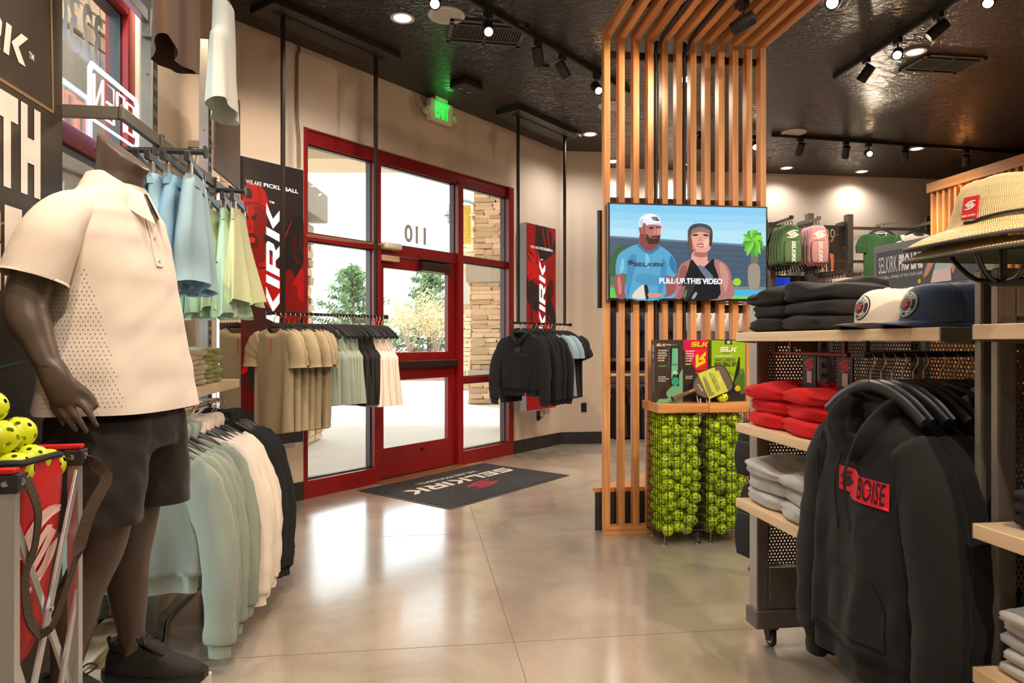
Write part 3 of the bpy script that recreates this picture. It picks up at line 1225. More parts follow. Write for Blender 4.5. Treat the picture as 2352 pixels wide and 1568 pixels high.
FW = lambda x, z: tuple(room(x, JY, z))
spot(*fpx(1608), FW(1.6, 1.3), 'far track head half hidden behind the middle slats', rz=RY)
spot(*fpx(1734), (1.9, 4.2, 1.5), 'glowing far track spotlight seen between the last two slats', rz=RY)
spot(*fpx(1838), FW(2.7, 1.2), 'dark far track head nearest the last slat', rz=RY)
spot(*fpx(1943), FW(3.9, 1.4), 'second dark head on the far track left of the glowing one', rz=RY)
spot(*fpx(1995), (2.6, 3.0, 1.6), 'glowing starburst spotlight in the middle of the far track', rz=RY)
spot(*fpx(2080), FW(5.6, 1.3), 'dark head on the far track right of the glowing one', rz=RY)
spot(*fpx(2219), FW(6.2, 1.8), 'last dark head at the right end of the far track', rz=RY)

S0, S1 = Vector((2.93, 6.2)), Vector((3.95, -1.5))
track('ceiling_track', 'black ceiling track crossing the right side of the ceiling', S0, S1)


def spx(px):
    r = (px - 1176) / 1568
    k = (r * S0.y - S0.x) / ((S1.x - S0.x) - r * (S1.y - S0.y))
    p = S0.lerp(S1, k)
    return p.x, p.y


spot(*spx(1990), (1.6, 7.5, 1.0), 'dim spotlight at the far end of the right ceiling track', rz=-1.44)
spot(*spx(2062), (.9, 2.0, 1.5), 'brilliant flaring spotlight on the right ceiling track', rz=-1.44, w=1.2)
spot(*spx(2155), (.2, 6.5, 1.0), 'grey spotlight turned away on the right ceiling track', rz=-1.44)
spot(*spx(2275), (1.2, 2.8, 1.0), 'spotlight with bright lens at the top right corner', rz=-1.44)
spot(*S0.lerp(S1, .45), (1.15, 4.4, .8), 'fill spotlight added on the right ceiling track outside the picture aimed at the cages', rz=-1.44, w=1.8)  # this and the next spot are added to brighten cages and slats
spot(*S0.lerp(S1, .55), (1.2, 4.6, 2.4), 'fill spotlight added on the right ceiling track outside the picture aimed at the slats', rz=-1.44, w=.9)
R0, R1 = Vector((-1.0, 1.2)), Vector((2.4, -1.6))  # added track behind the view, its spots fill the foreground
track('ceiling_track', 'black ceiling track added outside the picture for the fill spots', R0, R1)
for k, aim in enumerate(((-1.6, 2.6, 1.6), (-1.25, 2.05, 1.3), (.95, 2.3, 1.0), (1.3, 4.4, 1.0), (1.1, 1.7, 1.1))):
    p = R0.lerp(R1, .05 + .22 * k)
    spot(p.x, p.y, aim, 'fill spotlight added outside the picture aimed at the ' + ('black wall panel', 'mannequin', 'shelving unit', 'wire cages', 'caps and straw hats')[k], rz=-.69, w=(1.3, 1.4, 1.6, 3.2, 1.6)[k])

# ================================================================== GARMENTS (local axes: x across, front is -y, z=0 at the neck, hanging down)
def sup(c, e=0.75):
    return math.copysign(abs(c) ** e, c)


def body_rings(sw, bw, hw, L, nw, drop, depth, seed, dip=.07, n=36, rows=20, tail=0.0, fold=1.0, back_dip=.015, narrow=None):
    r = random.Random(seed)
    f1, f2, p1, p2, p3 = r.uniform(22, 34), r.uniform(40, 60), r.uniform(0, 6), r.uniform(0, 6), r.uniform(0, 6)
    skew = r.uniform(-.02, .02)
    rings = []
    zs = [-drop * i / 4 for i in range(4)] + [-drop - (L - drop) * (i / rows) for i in range(rows + 1)]
    for k, z in enumerate(zs):
        t = -z / L
        if k < 4:
            W = nw + (sw - nw) * (k / 4) ** .85
            D = depth * (.35 + .65 * k / 4)
        else:
            q = (k - 4) / rows
            W = interp(narrow, q)[0] if narrow else (sw + (bw - sw) * min(1, q * 4) + (hw - bw) * q)
            D = depth * (1 + .35 * q)
        ring = []
        amp = (.003 + .015 * t) * fold
        for j in range(n):
            a = 2 * PI * j / n
            c, s_ = sup(math.cos(a), .8), sup(math.sin(a), .7)
            x = W * c
            y = D * s_ + amp * math.sin(f1 * x + p1 + 1.5 * t) + amp * .5 * math.sin(f2 * x + p2 - 2 * t) + .010 * fold * t * math.sin(9 * x + p3)
            zz = z
            if k < 4:
                fr = max(0, 1 - (x / (nw * 1.05)) ** 2)
                if k == 0:
                    zz = -dip * fr if s_ < 0 else -back_dip * fr
                elif s_ < 0:
                    zz = min(z, -dip * fr * (1 - .0 * k)) - .004 * k * fr
            if tail and k >= 4:
                zz -= tail * q * q * (1 - (x / max(W, .01)) ** 2)
            ring.append((x + skew * t * t, y, zz))
        rings.append(ring)
    return rings


def sleeve_rings(path, radii, seed, n=14):
    r = random.Random(seed)
    P = smooth_path(path, 4)
    rings = []
    m = len(P)
    for i, p in enumerate(P):
        t = (P[min(i + 1, m - 1)] - P[max(i - 1, 0)]).normalized()
        side = Vector((0, 1, 0)).cross(t).normalized()
        f = i / (m - 1) * (len(radii) - 1)
        k = min(int(f), len(radii) - 2)
        a = radii[k][0] + (radii[k + 1][0] - radii[k][0]) * (f - k)
        b = radii[k][1] + (radii[k + 1][1] - radii[k][1]) * (f - k)
        w = .10 * math.sin(i * 1.3 + r.uniform(0, 6))
        rings.append([p + side * (math.cos(2 * PI * j / n) * a * (1 + w * .5)) + Vector((0, math.sin(2 * PI * j / n) * b * (1 + w), 0)) for j in range(n)])
    return rings


def tee_mesh(name, m, seed, L=.72, sleeve=True, w=1.0, tail=.03, nw=.085):
    b = MB()
    b.loft(body_rings(.205 * w, .235 * w, .25 * w, L, nw, .045, .03, seed, tail=tail), False, False)
    if sleeve:
        for s in (-1, 1):
            rr = random.Random(seed + s)
            b.loft(sleeve_rings([(s * .175 * w, 0, -.075), (s * .235 * w, -.004, -.12), (s * (.275 + rr.uniform(-.015, .02)) * w, -.01, -.20), (s * (.285 + rr.uniform(-.02, .02)) * w, -.012, -.285)], [(.062, .022), (.085, .03), (.088, .034), (.09, .038)], seed, 14), True, False)
    return b.mesh(name, m, 'all')


def tank_mesh(name, m, seed, L=.66, w=1.0):
    b = MB()
    b.loft(body_rings(.115, .2, .235, L, .075, .02, .026, seed, dip=.10, tail=.01, fold=.8, narrow=[(0, .115 * w), (.12, .118 * w), (.26, .15 * w), (.33, .21 * w), (1, .235 * w)], back_dip=.06), False, False)
    return b.mesh(name, m, 'all')


def neck_tube(nw, dip, m, name='collar', back=.015, r=.006):
    pts = []
    for k in range(25):
        a = 2 * PI * k / 24
        x = nw * math.cos(a)
        fr = max(0, 1 - (x / nw) ** 2)
        y = .012 * math.sin(a)
        pts.append((x, y, -dip * fr if math.sin(a) < 0 else -back * fr))
    b = MB()
    b.tube(pts, r, 6, False)
    return b.mesh(name, m, True)


def hoodie_mesh(name, m, seed, L=.68, w=1.0, long=True, reach=.80):
    b = MB()
    R = body_rings(.215 * w, .25 * w, .245 * w, L, .09, .055, .028, seed, dip=.085, fold=1.15)
    # rib at the hem
    hem = [(x * .95, y * .8, z) for x, y, z in R[-1]]
    hem2 = [(x * .93, y * .75, z - .065) for x, y, z in R[-1]]
    b.loft(R + [hem, hem2], False, False)
    for s in (-1, 1):
        rr = random.Random(seed * 3 + s)
        e = rr.uniform(-.02, .025)
        P = [(s * .17 * w, 0, -.09), (s * .235 * w, -.005, -.16), (s * (.30 + e) * w, -.02, -.36), (s * (.315 + e) * w, -.035, -reach * .75), (s * (.31 + e) * w, -.03, -reach * .92), (s * (.31 + e) * w, -.03, -reach * .935), (s * (.31 + e) * w, -.03, -reach)]
        b.loft(sleeve_rings(P, [(.070, .024), (.086, .030), (.076, .030), (.066, .032), (.062, .034), (.048, .028), (.044, .025)], seed + s, 16), True, False)
    # hood lying behind the neck and crossing in front
    for s in (-1, 1):
        path = smooth_path([(s * .0, -.052, -.125), (s * .045, -.058, -.085), (s * .088, -.045, -.03), (s * .10, .0, .015), (s * .075, .045, .03), (0, .06, .02)], 4)
        b.tube(path, .024, 10, True, flat=(1.0, .7))
    b.loft([[(x * (1 - q * .1), .03 + q * .05 + y, .03 - q * .19 + .0 * x) for x, y in [(-.10 * math.cos(a), .028 * math.sin(a)) for a in [2 * PI * j / 14 for j in range(14)]]] for q in (0, .3, .6, .85, 1)])
    return b.mesh(name, m, 'all')


HANGER = mat('black_hanger', (40, 42, 44), .36)
HOOKM = mat('hanger_hook_steel', (214, 186, 160), .22, .95)
_hb = MB()
for s in (-1, 1):
    P = smooth_path([(0, 0, .03), (s * .06, 0, .02), (s * .14, 0, -.015), (s * .205, 0, -.06)], 5)
    _hb.tube(P, .012, 8, True, flat=(.75, 1.5))
HANG_BODY = _hb.mesh('arm', HANGER, True)
_hk = MB()
_hk.tube([(0, 0, .03)] + smooth_path([(0, 0, .07), (.016, 0, .085), (.020, 0, .105), (.006, 0, .122), (-.012, 0, .118), (-.019, 0, .103)], 4), .0022, 6)
HANG_HOOK = _hk.mesh('hook', HOOKM, True)
_cb = MB()
_cb.box(-.17, .17, -.006, .006, -.012, .014)
CLIP_BAR = _cb.mesh('bar', mat('slate_hanger_bar', (66, 74, 78), .4, .3), False, .002)
_ce = MB()
_ce.box(-.012, .012, -.009, .009, -.016, .018)
CLIP_END = _ce.mesh('end_cap', HANGER, False, .002)
_cc = MB()
_cc.box(-.012, .012, -.010, .010, -.060, -.014)
_cc.box(-.004, .004, -.005, .005, -.016, 0)
CLIP = _cc.mesh('clip', mat('clip_steel', (196, 186, 170), .3, .9), False, .003)
_ck = MB()
_ck.tube([(0, 0, .012)] + smooth_path([(0, 0, .03), (.012, 0, .042), (.016, 0, .06), (.004, 0, .074), (-.012, 0, .068)], 4), .0022, 6)
CLIP_HOOK = _ck.mesh('hook', HOOKM, True)


def hanger(loc, rz, label, group):
    t = thing('clothes_hanger', label, 'hanger', loc, rz, group)
    link('arm', HANG_BODY, t)
    link('hook', HANG_HOOK, t)
    return t


def clip_hanger(loc, rz, label, group):
    t = thing('clip_hanger', label, 'hanger', loc, rz, group)
    link('bar', CLIP_BAR, t)
    for s in (-1, 1):
        link('end_cap', CLIP_END, t, (s * .165, 0, 0))
    for s in (-1, 1):
        link('clip', CLIP, t, (s * .12, 0, 0))
    link('hook', CLIP_HOOK, t)
    return t


def garment(name, meshes, loc, rz, label, cat, group):
    """meshes: [(part name, mesh)], first one is the body"""
    t = thing(name, label, cat, loc, rz, group)
    for nm, me in meshes:
        link(nm, me, t)
    return t


KHAKI = mat('khaki_jersey', (158, 144, 116), .85, bump=.12, bscale=300, rnd=.06)
SAGE = mat('sage_jersey', (150, 164, 152), .85, bump=.12, bscale=300, rnd=.06)
SAGEF = mat('sage_fleece', (148, 158, 146), .9, bump=.12, bscale=300, rnd=.05)
WHITEF = mat('cream_fleece', (236, 224, 210), .9, bump=.12, bscale=300, rnd=.03)
BLACKF = mat('black_fleece', (27, 27, 29), .92, bump=.15, bscale=300, rnd=.15)
BLACKJ = mat('black_jersey', (30, 28, 29), .85, bump=.12, bscale=300)
WHITEJ = mat('white_jersey', (232, 218, 206), .85, bump=.1, bscale=300)
LBLUE = mat('light_blue_jersey', (146, 172, 186), .85, bump=.1, bscale=300, rnd=.06)
REDP = mat('red_print', (204, 40, 30), .6)

M_TEE = [tee_mesh('body', KHAKI, k, .73, nw=.09) for k in (1, 2, 3)]
M_TEEB = [tee_mesh('body', LBLUE, k, .70) for k in (4, 5)]
M_TEEK = [tee_mesh('body', BLACKJ, k, .72) for k in (6, 7)]
M_TANKS = [tank_mesh('body', SAGE, k, .58) for k in (11, 12, 13)]
M_TANKK = [tank_mesh('body', BLACKJ, k, .60) for k in (14, 15)]
M_TANKW = [tank_mesh('body', WHITEJ, k, .62) for k in (16, 17)]
M_HOODK = [hoodie_mesh('body', BLACKF, k, .60, reach=.76) for k in (21, 22, 23)]
M_SWS = [hoodie_mesh('body', SAGEF, k, .50, reach=.80) for k in (31, 32, 33)]
M_SWW = [hoodie_mesh('body', WHITEF, k, .52, reach=.80) for k in (34, 35, 36)]
M_SWK = [hoodie_mesh('body', BLACKF, k, .54, reach=.79) for k in (37, 38)]
C_KH, C_BK, C_LB = neck_tube(.09, .07, KHAKI), neck_tube(.085, .07, BLACKJ), neck_tube(.085, .07, LBLUE)

# ---------------------------------------------------------------- two racks hung from the ceiling along the door wall
SQ = mat('dark_bronze_tube', (44, 38, 34), .4, .5)


def hung_rack(label, plabel, s0, s1, pl0, pl1, py0, py1, y, r0, r1, z):
    t = thing('hanging_rack', label, 'rack', A, RD)
    b = MB()
    b.box(pl0, pl1, py0, py1, CEIL - .05, CEIL)
    b.build('ceiling_plate', wood('black_stained_board_x', (30, 27, 24), (46, 41, 36), 'x'), t, bevel=.004)
    b = MB()
    b.box(s0 - .08, s1 + .08, y - .02, y + .02, CEIL - .056, CEIL - .05)
    b.build('mounting_strap', BLK, t)
    for s in (s0, s1):
        b = MB()
        b.box(s - .013, s + .013, y - .013, y + .013, z, CEIL - .056)
        b.build('pole', SQ, t, bevel=.002)
    b = MB()
    b.box(r0, r1, y - .012, y + .012, z - .012, z + .012)
    b.build('hang_rail', SQ, t, bevel=.002)
    for s in (r0, r1):
        b = MB()
        b.box(s - .012, s + .012, y - .017, y + .017, z - .017, z + .017)
        b.build('end_cap', BLK, t, bevel=.002)
    for s in (s0 - .04, s0 + .05, (s0 + s1) / 2, s1 - .05, s1 + .04):
        b = MB()
        b.tube([(s, y, CEIL - .056), (s, y, CEIL - .062)], .008, 8)
        b.build('bolt', BLK, t)
    return t


Y1R, Y2R = -.437, -.46
hung_rack('black rack hung from the ceiling holding khaki tees and tanks by the door', '', .171, 1.052, .015, 1.22, -.56, -.26, Y1R, .057, 1.166, 1.505)
hung_rack('black rack hung from the ceiling holding black hoodies near the back corner', '', 2.985, 3.88, 2.82, 4.02, -.60, -.29, Y2R, 2.879, 4.0, 1.495)


def on_rail(px, y):
    ox, oy = A.x - math.sin(RD) * y, A.y + math.cos(RD) * y
    r = (px - 1176) / 1568
    s = (r * oy - ox) / (WD.x - r * WD.y)
    return Vector((ox + WD.x * s, oy + WD.y * s, 0))


RG = RD - PI / 2
ORD = ['first', 'second', 'third', 'fourth', 'fifth', 'sixth', 'seventh', 'eighth', 'ninth', 'tenth', 'eleventh', 'twelfth']


def fill_rail(pxs, y, z, kind, meshes, extra, color_label, cat, rail_label, name, start=0):
    r = random.Random(hash(name) % 97 if False else len(pxs) * 7 + start)
    for k, px in enumerate(pxs):
        p = on_rail(px, y)
        rz = RG + r.uniform(-.10, .10)
        loc = (p.x, p.y, z - .115)
        hanger(loc, rz, 'black hanger holding the %s %s on %s' % (ORD[k], color_label, rail_label), 'hangers on ' + rail_label)
        q = Vector((0, 0, .012))
        garment(name, [('body', meshes[k % len(meshes)])] + extra, Vector(loc) + q, rz, '%s counted from the front on %s' % (ORD[k] + ' ' + color_label, rail_label), cat, color_label + 's on ' + rail_label)


RL1 = 'the left ceiling-hung rail'
RL2 = 'the back ceiling-hung rail'
fill_rail([630, 642, 653, 664, 676, 687, 697, 707, 717], Y1R, 1.505, 'tee', M_TEE, [('collar', C_KH)], 'khaki short-sleeved tee', 't-shirt', RL1, 'khaki_tee')
tb = MB()
for k in range(5):
    tb.box(.010, .018, -.036, -.0335, -.105 - .024 * k, -.087 - .024 * k)
link('red_lettering_strip', tb.mesh('red_lettering_strip', REDP), bpy.data.objects['khaki_tee'])
fill_rail([731, 739, 747, 755, 762, 769, 776, 783, 790, 797], Y1R, 1.505, 'tank', M_TANKS, [], 'sage tank top', 'tank top', RL1, 'sage_tank_top', 1)
fill_rail([804, 811, 818, 825, 831], Y1R, 1.505, 'tank', M_TANKK, [], 'black tank top', 'tank top', RL1, 'black_tank_top', 2)
fill_rail([838, 846, 854, 862, 870, 878], Y1R, 1.505, 'tank', M_TANKW, [], 'cream tank top', 'tank top', RL1, 'cream_tank_top', 3)
fill_rail([1197, 1209, 1219, 1229, 1239, 1249], Y2R, 1.495, 'hoodie', M_HOODK, [], 'black hoodie', 'hoodie', RL2, 'black_hoodie')
fill_rail([1258, 1265, 1272, 1279], Y2R, 1.495, 'tee', M_TEEB, [('collar', C_LB)], 'light blue tee', 't-shirt', RL2, 'light_blue_tee', 1)
fill_rail([1288, 1298], Y2R, 1.495, 'tee', M_TEEK, [('collar', C_BK)], 'black tee', 't-shirt', RL2, 'black_tee', 2)
h0 = bpy.data.objects['black_hoodie']
CORD = mat('black_cord', (20, 20, 21), .7)
for s in (-1, 1):
    b = MB()
    b.tube(smooth_path([(s * .03, -.085, -.10), (s * .035, -.075, -.17), (s * .038, -.072, -.30)], 4), .004, 6)
    b.build('drawcord', CORD, h0, smooth=True)
    b = MB()
    b.box(-.009, .009, -.003, .003, -.09, .09)
    o = b.build('pocket_welt', CORD, h0, bevel=.002)
    o.location = (s * .135, -.062, -.47)
    o.rotation_euler = (0, s * .22, 0)
b = MB()
b.box(.075, .10, -.052, -.049, -.655, -.632)
b.build('red_hem_tag', REDP, h0)
b = MB()
block(b, 'SELKIRK', .028, cx=0, cz=-.235, d=-.072)
emblem(b, .05, 0, -.185, -.072)
b.build('embossed_logo', mat('black_emboss', (14, 14, 15), .4), h0)

# ---------------------------------------------------------------- wall fixture on the left wall (local x runs along the wall away from us, y=-d into the room)
DP = -.26


def lw(x, d, z=0.0):
    p = A + V * x + U * d
    return Vector((p.x, p.y, z))


def slots(parent, x, y, z0, z1, n):
    b = MB()
    b.box(-.0035, .0035, -.0012, 0, -.014, .014)
    me = b.mesh('slot', mat('slot_black', (10, 10, 10), .9))
    for k in range(n):
        for s in (-1, 1):
            link('slot', me, parent, (x + s * .011, y, z0 + (z1 - z0) * k / (n - 1)))


for nm, x, top, lab in (('post', -3.01, 3.3, 'grey slotted steel upright at the edge of the black wall panel'), ('post', -2.19, 3.3, 'grey slotted steel upright beside the left window'), ('post', -1.415, 2.94, 'grey slotted steel upright left of the tall mirror')):
    t = thing('slotted_upright', lab, 'upright', A, RL)
    b = MB()
    dq = .03 if x < -2.9 else 0
    b.box(x - .03, x + .03, DP - .025 + dq, DP + .025 + dq, 0, top)
    b.build('post', STEEL, t, bevel=.003)
    if x > -2.9:
        slots(t, x, DP - .025, .9, top - .1, 40)
    b = MB()
    b.box(x - .02, x + .02, DP + .055, -.003, .5, .54)
    b.build('wall_bracket', STEEL, t)
    if x > -2.5:
        b = MB()
        b.tube([(x - .031, DP, 2.45), (x - .034, DP, 2.45)], .006, 8)
        b.build('screw', mat('brass_screw', (150, 120, 80), .3, .8), t)

t = thing('hang_rack', 'grey steel hang frame projecting from the left wall above the shorts', 'rack', A, RL)
ZB = 2.045
b = MB()
b.box(-2.965, -2.945, -.46, DP, ZB - .02, ZB + .02)
b.build('arm', STEEL, t, bevel=.002)
b = MB()
b.box(-1.47, -1.45, -.46, DP, ZB - .02, ZB + .02)
b.build('arm', STEEL, t, bevel=.002)
b = MB()
b.box(-2.965, -1.45, -.47, -.45, ZB - .02, ZB + .02)
b.build('cross_bar', STEEL, t, bevel=.002)
b = MB()
b.tube([(-2.955, -.46, ZB + .02), (-2.955, -.46, ZB + .028)], .006, 8)
b.build('screw', STEEL, t)
GUN = mat('gunmetal_rod', (74, 76, 78), .35, .7)
for x, d0, d1, lab, zz in ((-2.634, .235, .622, 'round gunmetal rod holding the light blue shorts', 2.012), (-1.964, .30, .60, 'round gunmetal rod holding the pale green skirts', 2.012)):
    q = thing('faceout_rod', lab, 'rod', A, RL)
    b = MB()
    b.tube([(x, -d0, zz), (x, -d1, zz)], .0115, 12)
    b.build('rod', GUN, q, smooth=True)
    b = MB()
    b.tube([(x, -d1, zz), (x, -d1 - .006, zz)], .024, 18)
    b.build('end_disc', GUN, q, smooth=True)
    b = MB()
    b.box(x - .014, x + .014, -.478, -.442, zz - .016, ZB - .0205)
    b.box(x - .014, x - .011, -.478, -.470, zz - .016, ZB + .025)
    b.box(x - .014, x + .014, -.478, -.442, ZB + .0205, ZB + .026)
    b.build('saddle_bracket', STEEL, q, bevel=.001)
b = MB()
b.box(-2.94, -2.225, DP - .02, DP + .01, 2.66, 2.71)
b.box(-2.245, -2.225, DP - .028, DP + .01, 2.60, 2.72)
solo('cross_rail', b, STEEL, 'grey steel cross rail with end plate at the top left of the window', 'rail', A, RL, bevel=.002)
for x, lab, zz, dd in ((-2.78, 'steel faceout arm above the picture holding the brown tee', 3.185, .60), (-2.18, 'steel faceout arm above the picture holding the white tank', 2.945, .62)):
    b = MB()
    b.box(x - .01, x + .01, -dd, DP - .02, zz - .012, zz + .012)
    b.box(x - .05, x + .01, DP - .026, DP - .01, zz - .04, zz + .04)
    solo('faceout_bar', b, STEEL, lab, 'arm', A, RL, bevel=.002)

# shorts and skirts on clip hangers
SHB = [mat('light_blue_shorts_%d' % k, c, .75, bump=.12, bscale=260) for k, c in enumerate(((148, 186, 208), (132, 172, 200), (158, 192, 208)))]
SKG = [mat('pale_green_skirt_%d' % k, c, .75, bump=.1, bscale=260) for k, c in enumerate(((212, 218, 174), (190, 222, 198), (206, 216, 176)))]


def shorts_mesh(m, seed):
    r = random.Random(seed)
    b = MB()
    n = 28
    for s in (-1, 1):
        rings = []
        for k in range(13):
            t = k / 12
            W = .085 + .030 * min(1, t * 2.2) + .012 * t
            D = .022 + .030 * t
            cx = s * (.083 + .022 * t)
            fl_ = .006 + .010 * t
            rings.append([(.80 * (cx + W * sup(math.cos(2 * PI * j / n), .8)) + .012 * math.sin(7 * t + seed) + .006 * math.sin(11 * t + 2 * seed), D * sup(math.sin(2 * PI * j / n), .8) + fl_ * math.sin(30 * W * math.cos(2 * PI * j / n) + seed + 3 * t), -.40 * t - .02 * t * math.cos(2 * PI * j / n + .5 * s)) for j in range(n)])
        b.loft(rings, True, False)
    b.loft([[(.134 * sup(math.cos(2 * PI * j / n), .7), .024 * sup(math.sin(2 * PI * j / n), .7), z) for j in range(n)] for z in (.004, -.035)], False, False)
    return b.mesh('body', m, 'all')


def skirt_mesh(m, seed, L=.40):
    b = MB()
    n = 60
    rings = []
    for k in range(14):
        t = k / 13
        W = .145 + .07 * t ** 1.1
        D = .02 + .075 * t
        A_ = .034 * t ** 1.5
        rings.append([((W + A_ * math.cos(9 * 2 * PI * j / n + seed)) * math.cos(2 * PI * j / n), (D + A_ * math.sin(8 * 2 * PI * j / n + seed * 2)) * math.sin(2 * PI * j / n), -L * t - .012 * t * math.sin(5 * 2 * PI * j / n)) for j in range(n)])
    b.loft(rings, False, False)
    b.loft([[(.158 * math.cos(2 * PI * j / 30), .022 * math.sin(2 * PI * j / 30), z) for j in range(30)] for z in (.004, -.045)], False, False)
    return b.mesh('body', m, 'all')


RV = RL        # garment plane along the wall: local x runs along v
_sh = [shorts_mesh(SHB[k], k) for k in range(3)]
tagm = MB()
tagm.box(-.012, .012, -.0745, -.073, -.30, -.294)
tagm = tagm.mesh('logo_tab', CORD)
for k, d in enumerate((.305, .355, .41, .465, .53, .59)):
    rz = RV + (.16, .06, .20, .10, .02, .14)[k]
    p = lw(-2.634, d)
    clip_hanger((p.x, p.y, 2.012 - .060), rz, 'clip hanger holding the %s pair of light blue shorts' % ORD[k], 'clip hangers on the upper rod')
    garment('blue_shorts', [('body', _sh[k % 3]), ('logo_tab', tagm)], (p.x, p.y, 2.012 - .060 - .055), rz, '%s pair of light blue shorts from the wall on the upper rod' % ORD[k], 'shorts', 'light blue shorts on the upper rod')
_sk = [skirt_mesh(SKG[k], k + 1, (.42, .48, .45)[k]) for k in range(3)]
for k, d in enumerate((.34, .40, .46, .52, .575)):
    rz = RV + (.14, .02, .10, .16, .08)[k]
    p = lw(-1.964, d)
    clip_hanger((p.x, p.y, 2.012 - .060), rz, 'clip hanger holding the %s pale green skirt' % ORD[k], 'clip hangers on the lower rod')
    garment('green_skirt', [('body', _sk[(1, 1, 2, 1, 0)[k]])], (p.x, p.y, 2.012 - .060 - .055), rz, '%s pale green pleated skirt from the wall on the shorter rod' % ORD[k], 'skirt', 'pale green skirts on the shorter rod')

# brown tee and white tank high up
BRN = mat('brown_jersey', (92, 70, 52), .85, bump=.12, bscale=260)
TNK = mat('white_ribbed_tank', (222, 222, 208), .8, bump=.12, bscale=260)
p = lw(-2.72, .55)
hanger((p.x, p.y, 3.185 - .115), RV, 'black hanger holding the brown tee near the ceiling', 'hangers near the ceiling')
garment('brown_tee', [('body', tee_mesh('body', BRN, 51, .74, w=.72, tail=.04)), ('collar', neck_tube(.085, .07, BRN))], (p.x, p.y, 3.08), RV, 'brown tee hanging highest beside the left window', 't-shirt', None)
p = lw(-2.16, .56)
hanger((p.x, p.y, 2.945 - .115), RV + .05, 'black hanger holding the white tank top high on the wall', 'hangers near the ceiling')
b = MB()
R_ = body_rings(.09, .2, .21, .48, .075, .02, .04, 52, dip=.17, fold=.5, narrow=[(0, .088), (.14, .09), (.28, .105), (.37, .165), (1, .20)], back_dip=.13, tail=.02)
b.loft(R_, False, False)
garment('white_tank', [('body', b.mesh('body', TNK, 'all')), ('neck_binding', neck_tube(.075, .17, TNK, 'neck_binding', .13, .005))], (p.x, p.y, 2.80), RV + .12, 'white ribbed tank top hanging high on the wall right of the brown tee', 'tank top', None)

# wooden shelf with folded stacks
BIRCH = wood('birch_y', (224, 190, 146), (246, 220, 182), 'y', .4, .6, .05)
BIRCHX = wood('birch_x', (224, 190, 146), (246, 220, 182), 'x', .4, .6, .05)
t = thing('wall_shelf', 'pale birch wall shelf carrying folded white and green shirts', 'shelf', A, RL)
b = MB()
b.box(-2.17, -1.38, -.43, -.12, 1.047, 1.092)
b.build('board', BIRCHX, t, bevel=.002)
for x in (-2.13, -1.46):
    b = MB()
    b.box(x - .006, x + .006, -.33, -.31, .96, 1.047)
    b.build('rail_bracket', CHROME, t)
def fold_mesh(m, w, d, h, seed, n=26, name='body', lobes=1, groove=.35):
    """one folded garment: soft slab with rounded rolled front (-y) and a seam line between its layers"""
    r = random.Random(seed)
    rings = []
    for i in range(n + 1):
        fy = i / n
        y = -d / 2 + d * fy
        edge = .38 + .62 * min(1, (math.sin(PI * min(fy * 1.0, .999)) + .02) ** .30)
        ring = []
        q = 24
        for j in range(q):
            a = 2 * PI * j / q
            cx, cz = sup(math.cos(a), .45), sup(math.sin(a), .55)
            fold = 1 - groove * math.exp(-(math.sin(a) / .16) ** 2) * (.10)
            x = w / 2 * cx * fold * (.80 + .20 * edge)
            z = h * .58 * cz * edge * (1 + .16 * math.sin(3.1 * fy * 3 + seed) * (1 if cz > 0 else .2) + .12 * math.sin(5 * x / w * 2 + seed * 1.7) * (1 if cz > 0 else 0))
            if lobes == 2 and cz > 0:
                z -= h * .28 * math.exp(-((x) / (w * .05)) ** 2) * (1 - fy * .6)
            ring.append((x + r.uniform(-.0015, .0015), y, z + h / 2))
        rings.append(ring)
    b = MB()
    b.loft(rings)
    return b.mesh(name, m, 'all')


WHS = mat('folded_white_jersey', (236, 222, 204), .85, bump=.12, bscale=200)
GRS = mat('folded_green_jersey', (188, 196, 128), .85, bump=.12, bscale=200)

# low rail of sweatshirts
t = thing('wall_hang_rail', 'chrome rail under the birch wall shelf holding long-sleeved sweatshirts', 'rail', A, RL)
b = MB()
b.tube([(-2.92, -.345, .985), (-1.46, -.345, .985)], .011, 10)
b.build('rail', CHROME, t, smooth=True)
for x in (-2.90, -2.15, -1.47):
    b = MB()
    b.box(x - .006, x + .006, -.35, DP + .02, .975, .995)
    b.build('bracket', STEEL, t)
i = 0
rs2 = random.Random(9)
for lab, ms, n, x0, x1, nm in (('black', M_SWK, 5, -1.53, -1.70, 'black_sweatshirt'), ('cream white', M_SWW, 7, -1.75, -2.06, 'cream_sweatshirt'), ('sage green', M_SWS, 7, -2.12, -2.52, 'sage_sweatshirt')):
    for k in range(n):
        x = x0 + (x1 - x0) * k / (n - 1)
        p = lw(x, (.375 if lab == 'black' else .345) + rs2.uniform(-.012, .012))
        rz = RY + rs2.uniform(-.13, .13) * (.2 if lab == 'black' else 1)
        lo = (p.x, p.y, .985 - .105)
        hanger(lo, rz, 'black hanger holding the %s %s sweatshirt on the low wall rail' % (ORD[k], lab), 'hangers on the low wall rail')
        garment(nm, [('body', ms[k % len(ms)])], (p.x, p.y, .985 - .095), rz, '%s %s long-sleeved sweatshirt counted from the mirror on the low wall rail' % (ORD[k], lab), 'sweatshirt', lab + ' sweatshirts on the low wall rail')

